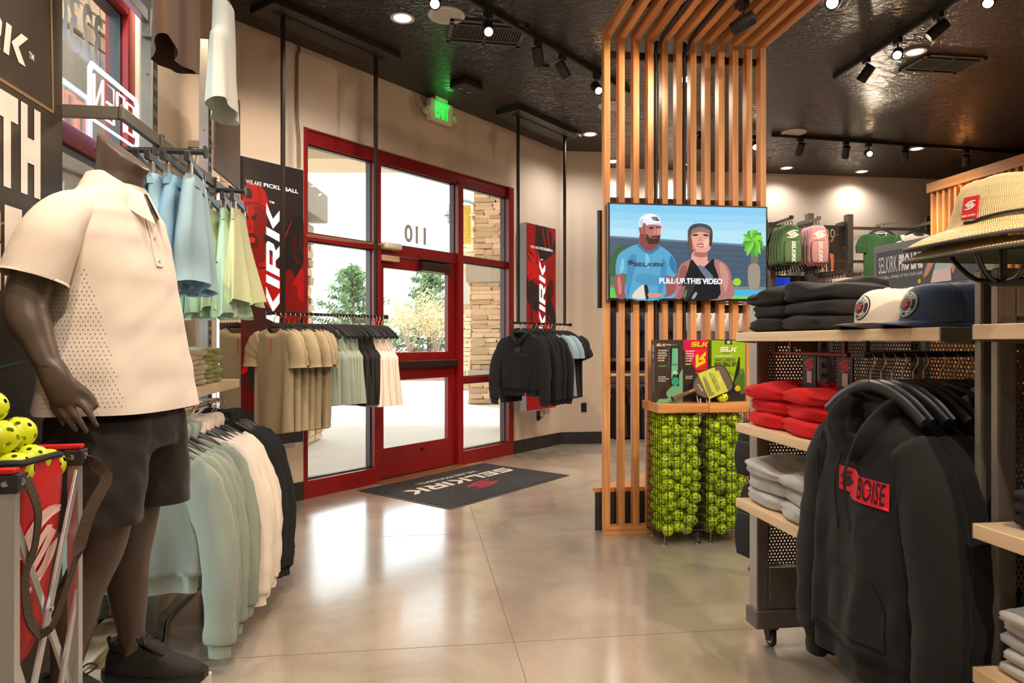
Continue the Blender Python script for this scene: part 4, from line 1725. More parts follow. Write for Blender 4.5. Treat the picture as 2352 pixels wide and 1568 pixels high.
# tall mirror and its steel header between the shelf and the corner
t = thing('mirror_unit', 'tall mirror below a brown steel header panel by the corner', 'mirror', A, RL)
b = MB()
b.box(-1.12, -.64, -.25, -.235, .68, 2.27)
b.build('mirror_glass', mat('mirror', (225, 225, 225), .02, 1.0), t)
b = MB()
b.box(-1.24, -.70, -.262, -.245, 2.285, 2.86)
b.build('header_panel', mat('brown_steel', (112, 92, 74), .4, .6), t, bevel=.003)
b = MB()
b.box(-1.20, -.60, -.235, -.003, .70, .74)
b.box(-1.20, -.60, -.235, -.003, 2.20, 2.24)
b.box(-.90, -.86, -.245, -.003, 2.5, 2.54)
b.build('stand_off', STEEL, t)

# ================================================================== SLATTED WOOD SCREEN WITH THE SCREEN, CAGES AND BOXES
SO = Vector((.62, 4.59, 0))               # front left foot of the slat screen
CED = wood('cedar_z', (192, 122, 66), (226, 162, 98), 'z', .42, 1.0, .14)
CEDY = wood('cedar_y', (192, 122, 66), (226, 162, 98), 'y', .42, 1.0, .14)
CEDX = wood('cedar_x', (192, 122, 66), (226, 162, 98), 'x', .42, 1.0, .10)
PIT, SW_, SD_, ZT = .1012, .042, .064, 3.34
scr = thing('slat_screen', 'floor-to-ceiling screen of cedar slats folding over into a slatted canopy', 'screen', SO, RY)
b = MB()
b.prism([(0, .055), (SD_, .055), (SD_, ZT + SD_), (0, ZT)], 0, SW_, 'yz')
SLAT = b.mesh('slat', CED, False, .0015)
b = MB()
b.prism([(0, ZT), (SD_, ZT + SD_), (-1.9, ZT + SD_), (-1.9, ZT)], 0, SW_, 'yz')
CSLAT = b.mesh('canopy_slat', CEDY, False, .0015)
for k in range(12):
    link('slat', SLAT, scr, (PIT * k, 0, 0))
    link('canopy_slat', CSLAT, scr, (PIT * k, 0, 0))
b = MB()
b.box(0, PIT * 11 + SW_, 0, SD_, 0, .055)
b.build('base_rail', CEDX, scr, bevel=.002)
for z, h in ((3.235, .05), (2.235, .05), (1.50, .055)):
    b = MB()
    b.box(.01, PIT * 11 + SW_ - .01, SD_ + .002, SD_ + .02, z, z + h)
    b.build('crossbar', BLK, scr)
for y in (-.35, -1.3):
    b = MB()
    b.box(.01, PIT * 11 + SW_ - .01, y - .03, y + .03, ZT + SD_ + .002, ZT + SD_ + .02)
    b.build('crossbar', BLK, scr)
    for x in (.15, 1.0):
        b = MB()
        b.tube([(x, y, ZT + SD_ + .02), (x, y, CEIL)], .008, 8)
        b.build('hanger_rod', BLK, scr)
for k in (3, 5):
    x = PIT * k + SW_ + .022
    b = MB()
    b.tube(smooth_path([(x, .02, 1.15), (x, .02, 3.15), (x + .002, -.02, 3.28), (x + .012, -.20, 3.345), (x + .015, -.9, 3.36)], 6), .013, 10)
    q = solo('cable_conduit', b, BLK, ('black cable conduit running up between the fourth and fifth slats', 'black cable conduit running up between the sixth and seventh slats')[k == 5], 'conduit', SO, RY, smooth=True)
# track and heads hung below the canopy
b = MB()
b.box(.66, .694, -1.9, -.55, ZT - .034, ZT - .0005)
solo('canopy_track', b, BLK, 'short black track fixed under the slatted canopy', 'track', SO, RY, bevel=.002)
b = MB()
b.box(1.02, 1.054, -1.9, -.85, ZT - .034, ZT - .0005)
solo('canopy_track', b, BLK, 'second black track under the canopy holding the bulb at the top edge', 'track', SO, RY, bevel=.002)
q = SO + U * .677 - V * .64
spot(q.x, q.y, (-1.5, 6.2, 2.0), 'black track spotlight hanging under the slatted canopy', ZT + .001, .5, -PI / 2 + RY)
q = SO + U * 1.037 - V * .98
spot(q.x, q.y, (.55, 2.2, 1.6), 'glowing spotlight at the top edge under the canopy slats', ZT + .001, .5, -PI / 2 + RY)

# ---------------------------------------------------------------- the wall screen
TX0, TX1, TZ0, TZ1, TY = .0106, 1.133, 1.5756, 2.2245, -.06
tv = thing('television', 'large flat television on the cedar slats showing two players', 'television', SO, RY)
b = MB()
b.box(TX0, TX1, TY, -.012, TZ0, TZ1)
b.build('housing', mat('tv_black', (24, 23, 23), .35), tv, bevel=.004)
b = MB()
b.box(TX0 + .3, TX1 - .3, -.02, 0.0, TZ0 + .15, TZ1 - .1)
b.build('wall_mount', BLK, tv)
b = MB()
b.box(TX0 + .53, TX0 + .58, TY - .003, TY + .01, TZ0 - .004, TZ0 + .002)
b.build('status_light_bar', BLK, tv)


def ell(cx, cz, rx, rz, n=18, a0=0, rot=0):
    return [(cx + rx * math.cos(2 * PI * k / n) * math.cos(rot) - rz * math.sin(2 * PI * k / n) * math.sin(rot), cz + rx * math.cos(2 * PI * k / n) * math.sin(rot) + rz * math.sin(2 * PI * k / n) * math.cos(rot)) for k in range(n)]


# picture coordinates: pixels of the reference crop mapped onto the panel (0..1350 by 0..815)
def pxl(pts, smooth=0):
    q = [(TX0 + .012 + (x / 1350) * (TX1 - TX0 - .024), TZ1 - .012 - (z / 815) * (TZ1 - TZ0 - .026)) for x, z in pts]
    return sm2(q, smooth) if smooth else q


def pe(cx, cz, rx, rz, rot=0):
    return pxl(ell(cx, cz, rx, rz, 20, 0, rot))


L = []
sky = [(126, 196, 236), (140, 204, 238), (156, 212, 240), (172, 220, 243)]
for k in range(4):
    L.append((pxl([(0, 70 * k), (1350, 70 * k), (1350, 70 * k + 75 if k < 3 else 350), (0, 70 * k + 75 if k < 3 else 300)]), sky[k]))
L += [(pxl([(0, 275), (1350, 335), (1350, 740), (0, 740)]), (70, 92, 112)),
      (pxl([(0, 275), (1350, 335), (1350, 352), (0, 290)]), (104, 128, 146))]
for k in range(6):
    z = 345 + 58 * k
    L.append((pxl([(0, z), (1350, z + 45 - 7 * k), (1350, z + 50 - 7 * k), (0, z + 5)]), (58, 78, 98)))
L += [(pxl([(0, 480), (60, 380), (120, 360), (165, 400), (150, 520), (80, 600), (0, 620)], 5), (58, 92, 62)),
      (pxl([(0, 640), (140, 600), (120, 815), (0, 815)]), (74, 122, 66)),
      (pxl([(0, 705), (1350, 705), (1350, 735), (0, 735)]), (126, 128, 126)),
      (pxl([(0, 732), (1350, 732), (1350, 815), (0, 815)]), (72, 178, 222)),
      (pxl([(900, 784), (1350, 790), (1350, 815), (900, 815)]), (120, 200, 92)),
      (pxl([(0, 740), (130, 720), (130, 815), (0, 815)]), (92, 200, 70)),
      (pxl([(1220, 360), (1270, 360), (1290, 700), (1200, 700)]), (112, 108, 104)),
      (pxl([(1195, 520), (1290, 520), (1285, 715), (1200, 715)], 4), (150, 142, 128))]
for k in range(15):
    a = PI * 2 * k / 15
    c = ((96, 190, 60), (70, 160, 56), (140, 206, 74))[k % 3]
    L.append((pxl([(1235, 290), (1235 + 50 * math.cos(a) - 26 * math.sin(a), 285 + 55 * math.sin(a) + 24 * math.cos(a)), (1235 + 112 * math.cos(a) * (.85 + .15 * (k % 2)), 300 + 130 * math.sin(a) + 20), (1235 + 50 * math.cos(a) + 26 * math.sin(a), 285 + 55 * math.sin(a) - 24 * math.cos(a))], 3), c))
L.append((pe(1090, 665, 36, 34), (146, 210, 60)))
SK1, SK2, SK3 = (178, 110, 104), (150, 84, 84), (216, 162, 146)
# man in a cap and blue tee
L += [(pxl([(40, 640), (55, 560), (110, 570), (120, 690), (130, 815), (60, 815), (35, 720)], 4), SK2),
      (pxl([(450, 600), (560, 590), (560, 700), (520, 790), (330, 815), (330, 770), (450, 720)], 4), SK2),
      (pxl([(245, 345), (370, 400), (400, 345), (530, 440), (565, 560), (540, 630), (460, 620), (455, 815), (140, 815), (140, 610), (50, 610), (60, 460), (130, 390)], 3), (86, 162, 202)),
      (pxl([(150, 480), (200, 430), (220, 500), (150, 815), (140, 815), (140, 600)], 4), (66, 138, 184)),
      (pxl([(440, 480), (480, 520), (470, 640), (420, 815), (400, 815)], 4), (66, 138, 184)),
      (pxl([(262, 240), (395, 300), (400, 370), (330, 405), (250, 355)], 4), SK2),
      (pxl([(250, 190), (268, 178), (275, 260), (255, 262), (242, 215)], 4), SK2),
      (pxl([(268, 165), (420, 165), (428, 220), (420, 290), (390, 335), (330, 330), (275, 260)], 4), SK1),
      (pxl([(278, 255), (318, 262), (336, 290), (352, 272), (405, 268), (424, 262), (414, 320), (385, 348), (330, 342), (292, 310)], 4), (66, 42, 40)),
      (pxl([(345, 285), (400, 283), (398, 292), (345, 294)]), (150, 82, 80)),
      (pxl([(328, 200), (362, 202), (360, 212), (330, 211)]), (70, 44, 44)),
      (pxl([(392, 200), (420, 202), (418, 212), (392, 212)]), (70, 44, 44)),
      (pxl([(374, 200), (388, 250), (362, 254)]), (196, 132, 122)),
      (pxl([(245, 190), (250, 120), (300, 82), (360, 78), (420, 110), (432, 160), (480, 205), (470, 222), (430, 180), (330, 172), (260, 196)], 3), (226, 232, 240)),
      (pxl([(330, 172), (430, 158), (480, 205), (470, 224), (420, 176)], 3), (196, 206, 222))]
emp = [pxl([(380 + 42 * x - 8 * y, 118 - 26 * y + 12 * x) for x, y in p]) for p in EMB]
L.append((emp, (24, 28, 36)))
L += [(pxl([(190, 815), (205, 760), (285, 690), (315, 720), (312, 815)], 3), (214, 210, 196)),
      (pxl([(285, 690), (318, 716), (322, 815), (300, 815)], 3), (40, 36, 36)),
      (pxl([(318, 775), (420, 770), (430, 800), (340, 812)], 3), (206, 140, 128))]
# light and shade on the man
L += [(pxl([(262, 250), (300, 300), (330, 342), (392, 340), (398, 372), (330, 402), (252, 352)], 3), (128, 70, 72)), (pxl([(270, 170), (300, 168), (296, 250), (312, 290), (280, 262)], 3), (150, 86, 86)),
      (pxl([(395, 205), (422, 200), (428, 226), (418, 262), (398, 250)], 3), (206, 138, 126)), (pxl([(330, 196), (366, 190), (366, 200), (330, 205)], 2), (58, 36, 36)), (pxl([(390, 190), (424, 192), (422, 199), (390, 199)], 2), (58, 36, 36)),
      (pxl([(250, 352), (330, 408), (398, 362), (420, 372), (330, 432), (236, 366)], 3), (58, 118, 158)), (pxl([(300, 420), (330, 470), (322, 560), (296, 500)], 3), (120, 190, 224)), (pxl([(520, 440), (560, 540), (548, 600), (500, 520)], 3), (52, 118, 164)),
      (pxl([(90, 500), (110, 470), (116, 560), (80, 602)], 3), (120, 190, 224)), (pxl([(220, 620), (330, 600), (440, 640), (430, 700), (240, 690)], 4), (74, 146, 188)), (pxl([(60, 640), (84, 640), (96, 760), (70, 780)], 3), (190, 126, 116)),
      (pxl([(300, 88), (366, 84), (392, 100), (340, 106), (286, 120)], 3), (246, 248, 252)), (pxl([(250, 150), (270, 120), (276, 180), (256, 192)], 3), (190, 202, 222))]
# woman in a visor and black top
L += [(pxl([(690, 450), (720, 300), (700, 250), (745, 240), (760, 330), (720, 470)], 3), (96, 66, 52)),
      (pxl([(600, 520), (690, 470), (800, 500), (900, 465), (1000, 520), (1040, 640), (1030, 815), (560, 815), (550, 780), (570, 600)], 4), (170, 116, 112)),
      (pxl([(710, 400), (820, 400), (830, 480), (860, 520), (760, 545), (690, 480)], 3), SK3),
      (pxl([(690, 470), (745, 530), (800, 535), (880, 460), (890, 520), (930, 650), (915, 815), (600, 815), (610, 700), (660, 560)], 3), (26, 26, 32)),
      (pxl([(745, 530), (800, 535), (880, 620), (860, 650), (820, 640)], 2), (106, 116, 138)),
      (pxl([(668, 200), (860, 200), (866, 290), (850, 380), (800, 412), (740, 412), (690, 370), (672, 290)], 4), SK3),
      (pxl([(660, 220), (690, 215), (690, 330), (665, 345)], 3), (70, 50, 44)),
      (pxl([(850, 215), (872, 220), (868, 330), (845, 350)], 3), (70, 50, 44)),
      (pxl([(664, 300), (664, 210), (700, 165), (770, 152), (840, 170), (872, 215), (870, 300), (850, 220), (770, 195), (690, 230)], 3), (62, 66, 76)),
      (pxl([(690, 232), (770, 200), (850, 222), (835, 200), (770, 180), (700, 205)], 3), (112, 112, 116)),
      (pxl([(700, 250), (745, 246), (742, 262), (702, 264)], 2), (74, 48, 46)),
      (pxl([(795, 246), (838, 250), (836, 264), (797, 262)], 2), (74, 48, 46)),
      (pxl([(762, 260), (784, 308), (752, 308)]), (196, 136, 124)),
      (pxl([(735, 340), (770, 328), (806, 342), (785, 362), (752, 360)], 3), (166, 66, 70)),
      (pxl([(745, 343), (797, 343), (785, 352), (755, 352)], 2), (240, 226, 220)),
      (pxl([(560, 815), (600, 720), (650, 700), (660, 740), (600, 815)], 3), (150, 98, 96)),
      (pxl([(672, 300), (690, 250), (700, 330), (740, 412), (700, 385)], 3), (180, 122, 108)), (pxl([(700, 222), (770, 200), (840, 222), (848, 244), (770, 226), (694, 244)], 3), (160, 106, 94)), (pxl([(800, 300), (845, 290), (830, 350), (800, 360)], 3), (232, 182, 166)),
      (pxl([(715, 410), (820, 410), (826, 440), (770, 452), (716, 440)], 3), (166, 108, 98)), (pxl([(930, 500), (985, 530), (1015, 640), (985, 760), (950, 640)], 3), (196, 142, 132)), (pxl([(590, 560), (640, 520), (650, 580), (610, 690), (580, 700)], 3), (140, 90, 90)),
      (pxl([(640, 700), (700, 640), (720, 700), (660, 815), (620, 815)], 3), (46, 48, 58)), (pxl([(690, 815), (720, 760), (740, 770), (715, 815)], 2), (150, 158, 172)), (pxl([(620, 800), (640, 740), (650, 745), (634, 812)], 2), (96, 140, 72)),
      (pxl([(695, 345), (690, 300), (672, 230), (664, 300), (676, 420), (690, 440)], 3), (112, 76, 56))]
picture('screen_picture', tv, L, emit=.52, d0=TY - .0012, step=-.00012, rough=.25)
TVW = mat('tv_caption', (236, 240, 246), .3, emit=.55)
TVG = mat('tv_caption_grey', (158, 172, 190), .3, emit=.5)
zc = pxl([(0, 665)])[0][1]
xc = pxl([(685, 0)])[0][0]
tb = text_mb('PULL UP THIS VIDEO', .052, 'CENTER', .025, .93)
link('caption', tb.mesh('caption', TVW), tv, (xc, TY - .012, zc))
tb = text_mb('AND LET IT RUN', .052, 'CENTER', .025, .93)
link('ghost_caption', tb.mesh('ghost_caption', TVG), tv, (xc + .012, TY - .0105, zc))
b = MB()
block(b, 'SELKIRK', .026, cx=pxl([(325, 0)])[0][0], cz=pxl([(0, 523)])[0][1], d=TY - .011)
emblem(b, .026, pxl([(172, 0)])[0][0], pxl([(0, 505)])[0][1], TY - .011)
b.build('shirt_logo', mat('tv_ink', (20, 30, 44), .4, emit=.3), tv)

# second panel on the far side of the slats
b = MB()
b.box(-.022, .9, .092, .125, 1.53, 2.20)
solo('back_panel_screen', b, mat('tv_black'), 'thin dark panel mounted on the far side of the slats behind the television', 'screen', SO, RY, bevel=.003)

# ---------------------------------------------------------------- low bench behind the slats
b = MB()
f = [(.57, 4.675), (1.55, 4.80), (2.35, 5.6), (1.35, 5.6)]
f2 = [(.555, 4.672), (1.57, 4.80), (2.38, 5.62), (1.345, 5.62)]
bn = thing('low_bench', 'low black platform bench with cedar top standing behind the slats', 'bench', (.57, 4.68, 0))
b = MB()
b.prism([(x - .57, y - 4.655) for x, y in f], 0, .262, 'xy')
b.build('base', mat('charcoal_laminate', (44, 46, 50), .5), bn, bevel=.002)
b = MB()
b.prism([(x - .57, y - 4.655) for x, y in f2], .262, .292, 'xy')
b.build('top_board', CEDX, bn, bevel=.002)

# ---------------------------------------------------------------- wire cages of balls
BALLC = mat('lime_ball_plastic', (214, 246, 40), .35, sss=.1)
BALLC2 = mat('yellow_ball_plastic', (226, 236, 40), .35, sss=.2)


def ball_mesh(r, m, nholes=26, sub=4):
    bm = bmesh.new()
    bmesh.ops.create_icosphere(bm, subdivisions=sub, radius=r)
    holes = []
    for k in range(nholes):
        z = 1 - (2 * k + 1) / nholes
        a = k * 2.399963
        q = math.sqrt(1 - z * z)
        holes.append(Vector((q * math.cos(a), q * math.sin(a), z)))
    lim = math.cos(.085)
    kill = [v for v in bm.verts if any(v.co.normalized().dot(h) > lim for h in holes)]
    bmesh.ops.delete(bm, geom=kill, context='VERTS')
    me = bpy.data.meshes.new('pickleball')
    bm.to_mesh(me)
    bm.free()
    me.materials.append(m)
    me.polygons.foreach_set('use_smooth', [True] * len(me.polygons))
    return me


BALL = ball_mesh(.0365, BALLC)
BALLY = ball_mesh(.0365, BALLC2)
import numpy as np


def pack(n, sx, sy, sz, r, seed, it=260):
    """settle n balls into a box by pushing overlapping ones apart"""
    g = np.random.default_rng(seed)
    p = g.uniform(0, 1, (n, 3)) * np.array([sx - 2 * r, sy - 2 * r, sz - 2 * r]) + r
    hi = np.array([sx - r, sy - r, sz - r])
    for k in range(it):
        d = p[:, None, :] - p[None, :, :]
        L_ = np.sqrt((d ** 2).sum(-1)) + 1e-9
        np.fill_diagonal(L_, 9)
        ov = np.clip(2 * r * 1.005 - L_, 0, None)
        p += (d / L_[:, :, None] * ov[:, :, None]).sum(1) * .32
        p[:, 2] -= .00003 if k < it * .5 else 0
        p = np.clip(p, r, hi)
    return p


CW, CD, CZ0, CZ1 = .283, .285, .045, .845
cage_wire = BLK
for ci, (cx, lab) in enumerate(((.2935, 'black wire cage full of lime balls, left of the two under the wooden tops'), (.602, 'black wire cage full of lime balls, right one beside the shelving'))):
    base = SO + U * cx - V * .30
    cg = thing('wire_cage', lab, 'cage', base, RY)
    for nm, ax, a0 in (('wire_panel', 0, 0.0), ('wire_panel', 0, CD), ('wire_panel', 1, 0.0), ('wire_panel', 1, CW)):
        b = MB()
        span = CW if ax == 0 else CD
        nv_ = 7
        for k in range(nv_ + 1):
            t_ = span * k / nv_
            P0 = (t_, a0, CZ0) if ax == 0 else (a0, t_, CZ0)
            P1 = (t_, a0, CZ1) if ax == 0 else (a0, t_, CZ1)
            b.tube([P0, P1], .0022, 5)
        nh = 16
        for k in range(nh + 1):
            z = CZ0 + (CZ1 - CZ0) * k / nh
            P0 = (0, a0, z) if ax == 0 else (a0, 0, z)
            P1 = (span, a0, z) if ax == 0 else (a0, span, z)
            b.tube([P0, P1], .0022, 5)
        o = b.build(nm, cage_wire, cg)
    b = MB()
    for k in range(6):
        b.tube([(0, CD * k / 5, CZ0), (CW, CD * k / 5, CZ0)], .0022, 5)
    b.build('wire_floor', cage_wire, cg)
    for x, y in ((.03, .03), (CW - .03, .03), (.03, CD - .03), (CW - .03, CD - .03)):
        b = MB()
        b.tube([(x, y, .012), (x, y, .07)], .004, 8)
        b.lathe([(.001, 0), (.019, 0), (.017, .008), (.007, .013), (.001, .013)], 14, M=Matrix.Translation((x, y, 0)))
        b.build('levelling_foot', CHROME, cg, smooth=True)
    P = pack(142, CW - .012, CD - .012, CZ1 - CZ0 - .02, .0365, 4 + ci)
    rb = random.Random(ci)
    for q in P:
        w = base + U * (q[0] + .006) + V * (q[1] + .006) + Vector((0, 0, CZ0 + .006 + q[2]))
        o = link('pickleball', BALL, None, w, (rb.uniform(0, 6), rb.uniform(0, 6), rb.uniform(0, 6)))
        tag(o, 'lime green ball with holes inside the %s wire cage' % ('left', 'right')[ci], 'ball', 'balls in the %s wire cage' % ('left', 'right')[ci])
for x0, x1, lab in ((.262, .598, 'thick cedar top lying on the left wire cage'), (.600, .905, 'thick cedar top lying on the right wire cage')):
    b = MB()
    b.box(x0, x1, -.325, -.004, .847, .905)
    solo('cedar_board', b, CEDX, lab, 'top', SO, RY, bevel=.003)

# ---------------------------------------------------------------- boxed sets, paddle and ball on the cedar tops
ZC = .906
PB = lambda x, y, z=ZC: SO + U * x + V * y + Vector((0, 0, z))


def carton(name, label, x, y, rz, w, d, h, face, side, layers, text):
    t = thing(name, label, 'box', PB(x, y), RY + rz, 'boxed paddle sets')
    b = MB()
    b.box(0, w, 0, d, 0, h, 0)
    b.box(-.0004, 0.0006, .0005, d - .0005, .001, h - .001, 1)
    b.build('carton', [mat('carton_%d_%d_%d' % face, face, .4), mat('carton_%d_%d_%d' % side, side, .4)], t, bevel=.0012)
    if layers:
        picture('front_print', t, layers, d0=-.0010, step=-.0003, rough=.4)
    for k, (s, sz, px_, pz, c, bold, sx) in enumerate(text):
        m = mat('ink_%d_%d_%d' % c, c, .5)
        if s in ('SLK', 'SELKIRK'):
            b = MB()
            block(b, s, sz, .3, .12, px_, pz, -.0042)
            b.build('logo_lettering', m, t)
        elif s == '*':
            b = MB()
            emblem(b, sz, px_, pz, -.0042)
            b.build('emblem', m, t)
        else:
            tb = text_mb(s, sz, 'LEFT', bold, sx)
            link('lettering', tb.mesh('lettering', m), t, (px_, -.0032, pz))
    return t


R4 = lambda x0, x1, z0, z1: [(x0, z0), (x1, z0), (x1, z1), (x0, z1)]
W_, H_ = .185, .405
c1 = carton('paddle_set_box', 'brown boxed paddle set with mint green paddle in its window', .278, -.235, .07, W_, .075, H_, (62, 48, 38), (42, 44, 50),
            [([(0, 0), (W_, 0), (W_, .22), (.115, .11), (.0, .0)], (112, 170, 132)), (R4(.098, .160, .105, .355), (30, 26, 24)), ([(.104, .15), (.122, .18), (.140, .20), (.152, .21), (.152, .35), (.112, .35)], (104, 186, 150)), (ell(.132, .135, .026, .030), (52, 158, 122)),
             ([ell(.122 + .018 * (k % 2), .118 + .016 * k, .0035, .0035, 8) for k in range(3)], (20, 60, 48)), ([[(.085, .35 - .018 * k), (.092, .355 - .018 * k), (.090, .345 - .018 * k)] for k in range(8)], (104, 186, 150)),
             (sm2([(.028, .03), (.05, .10), (.075, .09), (.07, .05), (.085, .03)], 3), (46, 38, 34))],
            [('SLK', .017, .034, .372, (232, 216, 200), 0, 1), ('DUDE', .013, .066, .372, (232, 216, 200), .03, 1), ('PERFECT', .013, .102, .372, (112, 170, 132), 0, .8)] +
            [(s, .0125, .012, .335 - .016 * k, (236, 220, 204), .03, .9) for k, s in enumerate(('THE PERFECT', 'PICKLEBALL', 'PADDLE SET', 'FOR NEW', 'PLAYERS'))] +
            [('TRICKSHOT', .013, .014, .235, (112, 170, 132), .03, .8), ('THE FASTEST', .010, .014, .165, (232, 216, 200), .03, .9), ('GROWING SPORT', .010, .014, .152, (232, 216, 200), .03, .9), ('IN AMERICA!', .010, .014, .139, (232, 216, 200), .03, .9), ('TRICKSHOT', .012, .106, .245, (40, 90, 72), .02, .8), ('dp', .036, .115, .195, (232, 240, 220), .02, 1)])
b = MB()
block(b, 'SLK', .026, .3, .12, 0, 0, 0)
o = b.build('side_logo', mat('ink_232_216_200', (232, 216, 200), .5), c1)
o.location = (-.0016, .040, .325)
o.rotation_euler = (0, PI / 2, -PI / 2)
for k, (s, c) in enumerate((('THE FASTEST WAY TO ENJOY THIS NEW SPORT', (232, 216, 200)), ('LEARN THE GAME OF PICKLEBALL PLAYERS', (112, 190, 190)))):
    tb = text_mb(s, .010, 'CENTER', .02, .9)
    o = link('side_lettering', tb.mesh('side_lettering', mat('ink_%d_%d_%d' % c, c, .5)), c1, (-.0012, .034 + .016 * k, .17), (0, PI / 2, -PI / 2))
W2, H2 = .172, .405
carton('paddle_set_box', 'crimson and grey boxed paddle set with yellow letters', .484, -.180, .03, W2, .075, H2, (206, 16, 74), (150, 90, 110),
       [([(0, 0), (W2, 0), (W2, .06), (.03, .30), (0, .34)], (52, 44, 42)), (R4(.085, .155, .18, .345), (220, 40, 30)), ([(.085, .22), (.155, .255), (.15, .275), (.105, .255), (.105, .31), (.085, .305)], (232, 210, 30)), ([(.11, .285), (.125, .30), (.155, .33), (.155, .30), (.14, .29), (.155, .275), (.135, .272), (.11, .272)], (232, 210, 30))],
       [('SLK', .032, .112, .375, (236, 206, 30), 0, 1)] + [(s, .0125, .012, .33 - .016 * k, (244, 220, 220), .03, .9) for k, s in enumerate(('THE PERFECT', 'PICKLEBALL', 'PADDLE SET', 'FOR NEW', 'PLAYERS'))] + [('REFLEX', .014, .012, .245, (232, 210, 30), .03, .9), ('THE FASTEST', .010, .012, .165, (232, 216, 200), .03, .9), ('GROWING', .010, .012, .152, (232, 216, 200), .03, .9), ('REFLEX', .018, .088, .20, (90, 10, 20), .03, .9)])
W3, H3 = .232, .407
carton('paddle_set_box', 'lime green boxed raw carbon paddle set with cut-out window', .672, -.195, 0.0, W3, .085, H3, (150, 190, 28), (120, 150, 30),
       [(R4(0, W3, 0, .075), (40, 36, 36)), ([(.0, .0), (.0, .14), (.05, .15), (.075, .13), (.11, .06), (.11, 0)], (40, 36, 36)), (R4(.09, .14, .375, H3), (40, 38, 38)), (R4(0, W3, H3 - .004, H3), (40, 38, 38)), ([(.185, .29), (.195, .29), (.195, .07), (.13, .05)], (30, 28, 30)), (sm2([(.155, .115), (.19, .19), (.215, .215), (.228, .18), (.226, .06), (.20, .05), (.185, .10)], 3), (74, 110, 40)), (ell(.205, .195, .016, .018), (96, 132, 50)), (ell(.178, .085, .02, .02), (206, 190, 30)), ([(.078, .06), (.09, .14), (.105, .14), (.12, .05)], (24, 24, 26))],
       [('*', .016, .115, .389, (226, 226, 220), 0, 1), ('SLK', .032, .115, .342, (240, 244, 226), 0, 1), ('BY SELKIRK', .010, .072, .317, (40, 40, 30), 0, 1.1), ('HIGH-PERFORMANCE', .013, .02, .297, (236, 240, 220), .02, .95), ('RAW CARBON', .034, .02, .272, (40, 44, 24), 0, .62), ('PICKLEBALL SET', .034, .02, .243, (26, 28, 20), .025, .62), ("WHAT'S INSIDE", .010, .02, .207, (236, 240, 220), .02, .95)] + [(s, .0125, .02, .193 - .014 * k, (50, 60, 24), 0, .75) for k, s in enumerate(('2 SLK ATLAS MAX PADDLES', '2 SLK INDOOR/OUTDOOR BALLS', '1 SLK SLING BAG'))] + [('SLK', .018, .094, .085, (226, 226, 220), 0, 1)])
# paddle on a clear stand
pd = thing('paddle', 'brown paddle with lime card sleeve tilted on a clear stand', 'paddle', PB(.50, -.275, ZC + .075), RY + .05)
pd.rotation_euler = (math.radians(-14), math.radians(-20), RY + .05)
b = MB()
PO = sm2([(.075, -.075), (.11, -.085), (.22, -.09), (.262, -.075), (.275, -.04), (.275, .04), (.262, .075), (.22, .09), (.11, .085), (.075, .075), (.03, .035), (.02, 0), (.03, -.035)], 4)
b.prism(PO, -.006, .006, 'xz')
b.build('face', mat('brown_carbon_face', (88, 66, 50), .45), pd, bevel=.002)
b = MB()
b.tube([(x, 0, z) for x, z in PO + PO[:1]], .0072, 6, False)
b.build('edge_guard', mat('black_edge', (32, 28, 26), .4), pd, smooth=True)
b = MB()
b.tube([(.04, 0, 0), (.01, 0, 0), (-.02, 0, 0), (-.12, 0, 0), (-.135, 0, 0)], [.016, .018, .015, .016, .018], 10, flat=(1, .8))
for k in range(9):
    b.tube([(-.015 - .012 * k, -.015 + .0, -.012), (-.021 - .012 * k, -.0155, .0), (-.027 - .012 * k, -.015, .012)], .0018, 4)
b.build('handle', mat('bronze_grip', (150, 112, 82), .28, .5), pd, smooth=True)
b = MB()
b.tube([(-.135, 0, 0), (-.139, 0, 0)], .0185, 12)
b.build('butt_cap', BLK, pd)
b = MB()
b.box(.085, .225, -.0085, .0085, -.088, .088)
b.build('card_sleeve', mat('lime_card', (186, 192, 52), .5), pd, bevel=.001)
picture('sleeve_print', pd, [(sm2([(.092, -.07), (.10, .03), (.115, .06), (.125, .02), (.12, -.06)], 3), (120, 122, 50)), (R4(.206, .225, .06, .088), (84, 66, 54)), (R4(.092, .13, -.075, -.055), (120, 122, 50))], d0=-.0090, step=-.0003)
for s, sz, x, z, c, sx in (('2 CORE DEPTH POWER', .015, .176, 0, (70, 72, 30), .7), ('RAW CARBON PADDLE', .017, .160, 0, (60, 62, 26), .7), ('SLK', .022, .205, 0, (236, 226, 190), 1)):
    tb = text_mb(s, sz, 'CENTER', .01, sx)
    link('sleeve_lettering', tb.mesh('sleeve_lettering', mat('ink_%d_%d_%d' % c, c, .5)), pd, (x, -.0098, z), (0, PI / 2, 0))
tb = text_mb('ATLAS', .018, 'CENTER', .01, 1)
link('face_lettering', tb.mesh('face_lettering', mat('ink_226_216_206', (226, 216, 206), .5)), pd, (.062, -.0068, 0), (0, PI / 2 - .2, 0))
b = MB()
for x in (.0, .06):
    b.tube([(x, -.055, .004), (x, -.015, .004), (x, .02, .09)], .004, 6)
b.tube([(0, .02, .09), (.06, .02, .09)], .004, 6)
b.tube([(0, -.055, .004), (0, -.055, .03)], .004, 6)
b.tube([(.06, -.055, .004), (.06, -.055, .03)], .004, 6)
solo('paddle_stand', b, mat('clear_acrylic', (220, 224, 226), .1, spec=.8), 'clear acrylic stand propping up the brown paddle', 'stand', PB(.545, -.258), RY, smooth=True)
o = link('pickleball', BALLY, None, PB(.715, -.262, ZC + .0365), (.3, .2, 0))
tag(o, 'single yellow ball resting on the cedar top beside the paddle', 'ball')

# ================================================================== ROLLING SHELVING ON THE RIGHT
G0 = Vector((1.03, 2.96, 0))


